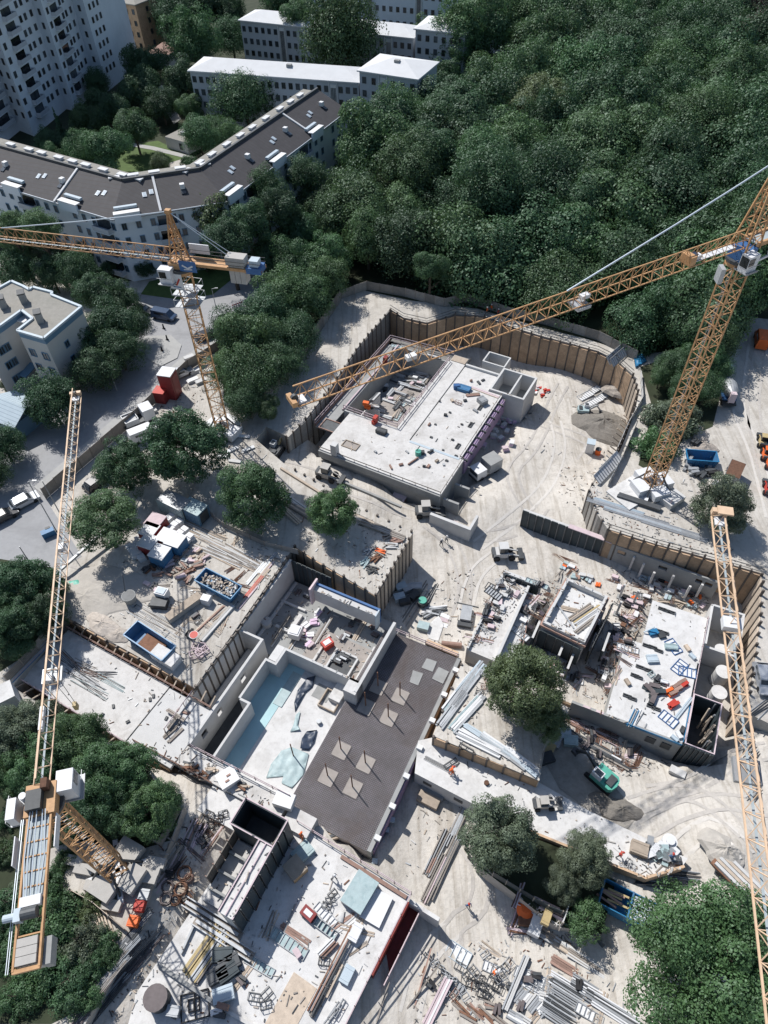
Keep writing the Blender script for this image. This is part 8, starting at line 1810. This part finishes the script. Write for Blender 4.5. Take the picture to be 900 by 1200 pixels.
for i, (x, y) in enumerate([(765,990),(773,994),(780,998),(768,1000),(776,1004),(760,998),(784,1003),(790,1004)]): stack('sack_pile', 'grey and white sacks on the lower end of the white strip', 'sack pile', x, y, random.uniform(0, 90), 'sack', ['steel_grey', 'crane_white', 'steel_dark', 'teal_sheet'], (1.3, .8, .35), 2, 2, .05, .12, fan=.3, group='sacks on the white strip')
b = MB(); b.cyl((0, 0, 0), .8, 1.4, 'white_paint', 14); b.cyl((0, 0, 1.4), .5, .3, 'crane_white', 14); solo(b, 'white_tank', 'round white tank among the grey sacks', 'tank', 781, 990, 0)
box_on(748, 996, (1.8, 1.4, .8), 'plank', 'wooden_crate', 'tan crate at the left of the grey sacks', 'crate', 5)
for x, y in [(735,1010),(730,1014),(740,1016)]: solo(rack(1.4, .8, .6, 'concrete_wall'), 'steel_rack', 'pale frame beside the worker in red', 'frame', x, y, random.uniform(0, 90), 'pale frames beside the worker in red')
for i in range(5): stack('pipe_stack', 'dark pipes stacked along the low end of the white strip', 'pipe stack', 770 + i * 9, 1037 - i * 3, 20, 'pipe', ['steel_dark', 'old_plank', 'steel_grey'], (5, .22, .22), 4, 2, .05, .06, True, fan=.04, group='pipes at the end of the white strip')
parts('timber_trailer', 'flat trailer loaded with pale timber near the slim jib', 'trailer', 868, 1037, -25, [('bed', B(lambda b: b.box((0, 0, .8), (6.6, 2.2, .25), 'rebar_rust'))), ('load', B(lambda b: [b.box((0, -.8 + k * .4, 1.1), (6.0, .34, .35), 'plank' if k % 2 else 'concrete_wall') for k in range(5)]))] + [('wheel', B(lambda b, x=x, s=s: b.cyl((x, s * .9, .4), .4, .25 * s, 'rubber', 12, axis=(0, 1, 0)))) for x in (-2, 2) for s in (-1, 1)])
for i, (x, y) in enumerate([(890,925),(886,880),(893,830),(880,870)]): stack('pipe_stack', 'dark steel frames beside the right pit edge', 'pile', x, y, 60, 'pipe', ['steel_dark', 'steel_grey'], (4, .2, .2), 5, 1, .2, .1, True, fan=.05, group='steel frames at the right pit edge')
# ------------------------------------------------------------------ lower middle ground
for i, (x, y, l_, m) in enumerate([(542,953,6.5,'steel_grey'),(536,968,6,'old_plank'),(512,1000,6,'steel_grey'),(519,1018,7.5,'old_plank'),(510,1030,6,'pale_pink'),(524,1008,6.5,'steel_grey'),(505,1015,2,'timber_red')]):
    stack('beam_stack', {'steel_grey': 'grey steel', 'old_plank': 'weathered timber', 'pale_pink': 'pinkish', 'timber_red': 'short red brown'}[m] + ' beams on the bare ground below the white strip', 'beam stack', x, y, 88, 'beam', [m, 'steel_grey', 'old_plank'], (l_, .2, .3), 4, 2, .2, .04, fan=.01, group='beams below the white strip')
b = MB(); b.box((0, 0, .4), (2.6, 1.3, .7), 'plank'); b.box((0, .9, .3), (3.0, .7, .5), 'steel_grey'); solo(b, 'wooden_crate', 'tan crate with grey rack in the upper part of the bare ground', 'crate', 502, 939, 0)
for i, (x, y) in enumerate([(500,925),(508,930),(520,937)]): solo(rack(2.0, .8, .4, 'steel_grey'), 'steel_rack', 'grey rack along the foot of the white strip', 'rack', x, y, 0, 'racks at the foot of the strip')
for x, y in [(460,962),(454,974),(440,1010)]: stack('blue_barrel', 'pale blue bag in the shadow of the rebar slab', 'bag', x, y, 20, 'bag', ['pale_blue', 'white_paint'], (.8, .7, .5), 1, 1, group='bags beside the rebar slab')
parts('pallet_frame', 'white panel frame on the bare ground right of the bottom slab', 'formwork panel', 537, 1118, -4, shutter(2.5, 1.5, 'pale_blue', 'white_paint', 4))
RW = [rack(2.2, 1.2, .8, 'steel_dark'), rack(2.0, 1.3, .9, 'steel_grey'), rack(1.8, 1.2, .7, 'rubber')]
for i, (x, y, a) in enumerate([(540,1134,0),(556,1139,-20),(552,1153,10),(569,1158,-10),(543,1165,-30),(562,1148,20),(578,1152,0),(586,1146,60),(583,1158,0),(588,1137,60),(595,1130,70),(566,1165,10),(549,1143,60)]):
    solo(RW[i % 3], 'steel_rack', 'steel rack full of fittings in the panel yard', 'rack', x, y, a, 'racks in the panel yard')
for i, (x, y, a) in enumerate([(502,1121,-5),(509,1128,60),(522,1140,0),(530,1148,30),(515,1132,0)]): solo(rack(1.6, .5, .5, 'steel_grey', False), 'trestle', 'pale small trestle between bottom slab and panel yard', 'trestle', x, y, a, 'small trestles')
stack('plank_stack', 'white plank stack on dark feet at the bottom centre', 'plank stack', 513, 1174, 85, 'plank', ['white_paint', 'pale_pink', 'concrete_wall'], (5, .3, .16), 4, 3, .05, .03, cross=True)
for i, (x, y, l_, a) in enumerate([(490,1165,9,97),(482,1175,10,75),(445,1185,6,97)]): stack('long_timber', ['brown long timber', 'long grey timber', 'short grey timber'][i] + ' on the bare ground at the bottom', 'timber', x, y, a, 'timber', [['timber_red'], ['old_plank'], ['old_plank']][i], (l_, .22, .22), 1, 1)
for i, (x, y, a) in enumerate([(540,1182,-15),(556,1186,-10),(570,1189,-15),(548,1192,0),(580,1180,20),(585,1195,-10)]): stack('plank_stack', 'brown weathered plank pile at the bottom edge', 'plank stack', x, y, a, 'plank', ['timber_red', 'old_plank', 'rebar_rust'], (2.0, .3, .14), 2, 2, .06, .08, fan=.12, group='brown planks at the bottom edge')
stack('beam_stack', 'long dark beams standing along the left side of the panel yard', 'beam stack', 604, 1152, 86, 'beam', ['steel_grey', 'steel_dark', 'concrete_wall'], (6, .25, .4), 3, 2, .1, .03)
SW = shutter(2.7, 1.0, 'steel_grey', 'white_paint', 5)
for i, (x, y, a) in enumerate([(618,1146,-2),(629,1150,-2),(640,1154,-2),(620,1153,-2),(633,1158,-2)]): parts('shutter_panel', 'white ribbed shutter in the row of the panel yard', 'formwork panel', x, y, a + 0, SW, 'white shutters in the panel yard')
for i, (x, y, a) in enumerate([(609,1168,70),(616,1172,70),(625,1176,70),(637,1181,66),(603,1192,0),(612,1196,-2),(640,1170,10)]): stack('panel_stack', 'short stack of pale panels in the panel yard', 'panel stack', x, y, a, 'panel', ['concrete_wall', 'steel_grey', 'white_paint'], (1.7, .28, .2), 4, 2, .07, .03, group='short panel stacks in the panel yard')
for i, (x, y, l_) in enumerate([(675,1163,6),(680,1172,6.5),(672,1180,5.5),(668,1190,6),(720,1184,6.5),(726,1190,6),(685,1156,3),(695,1165,3),(660,1196,5)]): stack('beam_stack', 'bundle of grey aluminium beams in the panel yard', 'beam stack', x, y, -3, 'beam', ['steel_grey', 'crane_white', 'steel_dark', 'steel_grey'], (l_, .2, .2), 6, 1, .12, .03, fan=.01, group='aluminium beams in the panel yard')
stack('plank_stack', 'red brown board stack below the fenced plot', 'plank stack', 662, 1133, -3, 'plank', ['timber_red'], (3.2, .35, .12), 4, 2, .03, .03)
for i, (x, y) in enumerate([(665,1112),(680,1122),(672,1118),(655,1106),(690,1130)]): stack('plank_stack', 'pale plank pile in front of the fenced plot', 'plank stack', x, y, -5, 'plank', ['plank', 'old_plank', 'concrete_wall'], (5, .22, .1), 5, 2, .06, .05, fan=.02, group='pale planks before the fenced plot')
b = MB(); b.tube([(0, 0, .2), (0, 0, .8), (0, 0, 1.3)], [.9, 1.0, .5], 'orange_paint', 14); b.box((0, -1.1, .5), (1.4, .8, .8), 'rebar_rust'); solo(b, 'orange_mixer', 'bright orange machine in the fenced plot', 'machine', 615, 1068, 20)
box_on(628, 1083, (1.2, 2.6, 1.2), 'crane_white', 'white_tank', 'white long tank right of the orange machine', 'tank', 0); box_on(637, 1080, (.8, 1.6, .8), 'yellow_dull', 'yellow_box', 'dull yellow box right of the white tank', 'box', 0)
for i, (x, y) in enumerate([(605,1055),(603,1080),(648,1070),(640,1060),(610,1092)]): stack('plank_stack', 'rusty boards and rails inside the fenced plot', 'plank stack', x, y, [88, 88, 0, 0, 20][i], 'plank', ['rebar_rust', 'old_plank', 'pale_pink'], (3, .22, .15), 3, 2, .06, .06, fan=.05, group='boards in the fenced plot')
P_ = drop(735, 1066)
parts('blue_container', 'blue open topped container with orange load beside the huge green tree', 'container', 735, 1066, 0, [('body', B(lambda b: (b.box((0, 0, .2), (6.2, 2.6, .2), 'blue_sheet'), b.box((0, -1.3, 1.0), (6.2, .1, 1.8), 'blue_sheet'), b.box((0, 1.3, 1.0), (6.2, .1, 1.8), 'blue_sheet'), b.box((-3.1, 0, 1.0), (.1, 2.6, 1.8), 'blue_sheet'), b.box((3.1, 0, 1.0), (.1, 2.6, 1.8), 'blue_sheet'))))] + [('slat', B(lambda b, k=k: b.box((1.5, -1.1 + k * .3, 1.75), (2.9, .2, .1), 'pale_blue' if k % 2 else 'concrete_wall'))) for k in range(8)] + [('rail', B(lambda b, x=x: b.box((x, 0, 1.95), (.16, 2.7, .14), 'blue_steel'))) for x in (-3.1, -.1, 3.1)])
b = MB()
for k in range(6): b.box((-1.6 + random.uniform(-1, 1), -.6 + k * .25, 1.2 + random.uniform(0, .25)), (2.2, .2, .2), 'yellow_dull' if k % 2 else 'timber_red', random.gauss(0, .08))
solo(b, 'timber_load', 'orange brown timbers lying in the blue container', 'timber', 735, 1066, 0)
# ------------------------------------------------------------------ litter too small to count
def litter(where, poly, n, mats, smin=.12, smax=.8):
    b = MB(); n = int(n * .75); xs = [p[0] for p in poly]; ys = [p[1] for p in poly]; k = 0
    while k < n:
        x, y = random.uniform(min(xs), max(xs)), random.uniform(min(ys), max(ys))
        if not inside(poly, x, y): continue
        k += 1; p = drop(x, y); L_ = random.uniform(smin, smax) * random.choice([.35, .5, .8, 1.3]); w_ = random.uniform(.04, .14)
        b.box((p.x, p.y, p.z + .05), (L_, w_, random.uniform(.04, .14)), random.choice(mats), YAW + random.choice([0, 1.57]) + random.gauss(0, .35))
    o = b.build(where + '_debris'); o['kind'] = 'stuff'
MX = ['plank', 'old_plank', 'steel_dark', 'steel_grey', 'rubble', 'concrete_grey', 'rebar_rust', 'concrete_wall', 'steel_dark', 'old_plank', 'stone_slab']
for nm, P_, n_ in [('shell_slab', [(374,526),(517,580),(588,462),(545,425),(480,516),(404,490)], 50), ('light_court', [(415,478),(466,498),(520,425),(470,408)], 160), ('storage_yard', [(150,640),(215,605),(330,650),(235,795),(110,740),(80,715)], 420), ('terrace', [(395,590),(480,625),(440,690),(370,645),(335,600)], 260), ('hall_floor', [(300,735),(345,680),(440,725),(450,745),(410,800),(335,755)], 330), ('left_slab', [(30,795),(80,742),(245,828),(220,870),(150,858)], 70), ('ledge', [(155,868),(225,878),(335,938),(300,945),(165,885)], 160), ('bottom_slab', [(300,960),(466,1042),(400,1198),(190,1198),(220,1080)], 300), ('coil_ground', [(175,1000),(215,960),(265,950),(235,1020),(225,1075),(190,1090)], 220), ('bar_yard', [(95,1195),(160,1085),(205,1090),(160,1195)], 160), ('narrow_strip', [(588,668),(618,690),(575,755),(545,760)], 260), ('shell_surroundings', [(625,670),(720,690),(715,830),(600,790),(606,740)], 560), ('column_field', [(715,660),(835,695),(828,722),(765,700),(745,750),(712,740)], 420), ('white_slab', [(767,706),(832,727),(798,868),(712,836),(740,750)], 60), ('front_wall', [(660,840),(720,850),(790,890),(740,915),(670,880)], 300), ('crane_ground', [(655,545),(705,555),(720,590),(800,600),(890,670),(760,635),(700,612),(655,585)], 420), ('upper_pit', [(580,480),(625,455),(720,440),(735,500),(690,560),(600,530)], 70), ('road_side', [(795,530),(850,535),(860,590),(800,575)], 160), ('plaza', [(470,690),(560,660),(560,730),(530,765),(470,735)], 170), ('strip', [(495,870),(630,920),(800,1010),(760,1025),(600,962)], 110), ('terrace_store', [(512,860),(542,782),(575,795),(560,860),(630,905)], 130), ('lower_ground', [(490,930),(540,945),(500,1050),(470,1030)], 50), ('panel_yard', [(490,1120),(600,1095),(720,1150),(740,1198),(480,1198)], 380), ('fenced_plot', [(600,1050),(655,1070),(690,1130),(640,1110),(600,1095)], 200), ('street_edge', [(160,500),(260,410),(285,420),(240,470),(200,500)], 160), ('crane_base', [(255,515),(300,500),(320,560),(270,560)], 130), ('sack_ground', [(740,985),(800,1000),(810,1035),(740,1030)], 120)]:
    litter(nm, P_, n_, MX)
# ------------------------------------------------------------------ labels: tell look-alikes apart by what they lie beside
LM = [('the blue rubble dumpster', 258, 690), ('the empty blue dumpster', 179, 758), ('the concrete skip', 154, 703), ('the red hopper', 230, 750), ('the tall red cabin', 203, 460), ('the left crane mast', 240, 430), ('the left crane base', 265, 512), ('the big yard tree', 216, 524), ('the white pump unit', 192, 700), ('the stained container', 208, 598), ('the dark red cabins', 181, 633), ('the haul road excavator', 325, 535), ('the haul road loader', 384, 560), ('the fresh green tree', 390, 600), ('the light court', 455, 470), ('the green machine', 490, 533), ('the blue box', 544, 457), ('the grey dumper', 568, 555), ('the twin cells', 610, 455), ('the dark gravel heap', 706, 500), ('the white toilet', 690, 529), ('the right crane base', 762, 575), ('the mixer lorry', 849, 460), ('the feathery tree', 846, 592), ('the dark blue skip', 819, 543), ('the plaza walkers', 520, 638), ('the dark barrel', 495, 708), ('the red tube', 529, 757), ('the white hall box', 347, 745), ('the red hall box', 384, 757), ('the shaft ring', 313, 732), ('the basin sump', 378, 812), ('the ledge box', 268, 914), ('the shaft formwork', 305, 960), ('the steel troughs', 255, 1088), ('the yellow beam stack', 243, 1117), ('the dark drum', 187, 1172), ('the tan crate', 347, 1020), ('the large steel box', 422, 1048), ('the sand bed', 340, 1185), ('the red platform', 462, 1090), ('the front crane base', 140, 1025), ('the small square shell', 670, 715), ('the round tanks', 846, 785), ('the dark bin', 820, 850), ('the blue machine', 765, 742), ('the green excavator', 703, 914), ('the tall grey green tree', 616, 800), ('the strip loader', 637, 944), ('the pale grey green tree', 586, 978), ('the grey sacks', 774, 998), ('the timber trailer', 868, 1037), ('the blue container', 735, 1066), ('the orange machine', 615, 1067), ('the white shutters', 628, 1152), ('the plank stack on feet', 513, 1174), ('the white panel frame', 537, 1118), ('the huge green tree', 820, 1130), ('the grey house', 60, 390), ('the shed', 12, 490), ('the white tower', 90, 60), ('the pavilion', 205, 165), ('the bent block corner', 132, 235), ('the corner block', 460, 95), ('the second white block', 330, 40), ('the jib tip', 345, 465), ('the blue van', 193, 372), ('the narrow slab strip', 575, 720), ('the long grey wall', 780, 665), ('the dark formwork wall', 660, 620)] + [('the pendant cable', x, 213 + (900 - x) * .505) for x in (640, 700, 760, 820, 880)] + [('the long jib', x, 465 - (x - 345) * .335) for x in (420, 500, 580, 660, 740)] + [('the raised end block', 515, 45), ('the farthest white block', 480, 10), ('the wood clearing', 750, 130), ('the brownish tree', 880, 25), ('the lawn clearing', 890, 215)]
from collections import Counter
tops = [o for o in COL.objects if o.parent is None and 'label' in o.keys()]
cnt = Counter(o['label'] for o in tops); used = set(k for k, v in cnt.items() if v == 1)
rest = {}
for o in tops:
    l = o['label']
    if cnt[l] < 2: continue
    h = 6 if o['category'] == 'tree' else .3
    x, y = to_px((o.location.x, o.location.y, o.location.z + h)); done = False
    near = sorted(LM, key=lambda t: math.hypot(t[1] - x, t[2] - y))[:9]
    for nm, lx, ly in near:
        dx, dy = x - lx, y - ly; dd = math.hypot(dx, dy)
        if dd > 150: break
        if abs(dx) > 1.8 * abs(dy): rel = ['left of', 'right of'][dx > 0]
        elif abs(dy) > 1.8 * abs(dx): rel = ['above', 'below'][dy > 0]
        else: rel = ['up', 'down'][dy > 0] + ' and ' + ['left', 'right'][dx > 0] + ' from'
        if dd < 16 and ' and ' not in rel: rel = 'close ' + rel
        w = (l + ', ' + rel + ' ' + nm)
        if len(w.replace(',', ' ').split()) <= 16 and w not in used: o['label'] = w; used.add(w); done = True; break
    if not done: rest.setdefault(l, []).append((x, o))
    if not done and not o.get('group'): o['group'] = o['category'] + 's alike'
ORD = 'first second third fourth fifth sixth seventh eighth ninth tenth eleventh twelfth thirteenth fourteenth fifteenth sixteenth seventeenth eighteenth'.split()
for l, M_ in rest.items():
    if 1 < len(M_) <= 18 and len(l.split()) <= 12:
        for k, (x, o) in enumerate(sorted(M_, key=lambda t: t[0])): o['label'] = l + ', ' + ORD[k] + ' from the left'
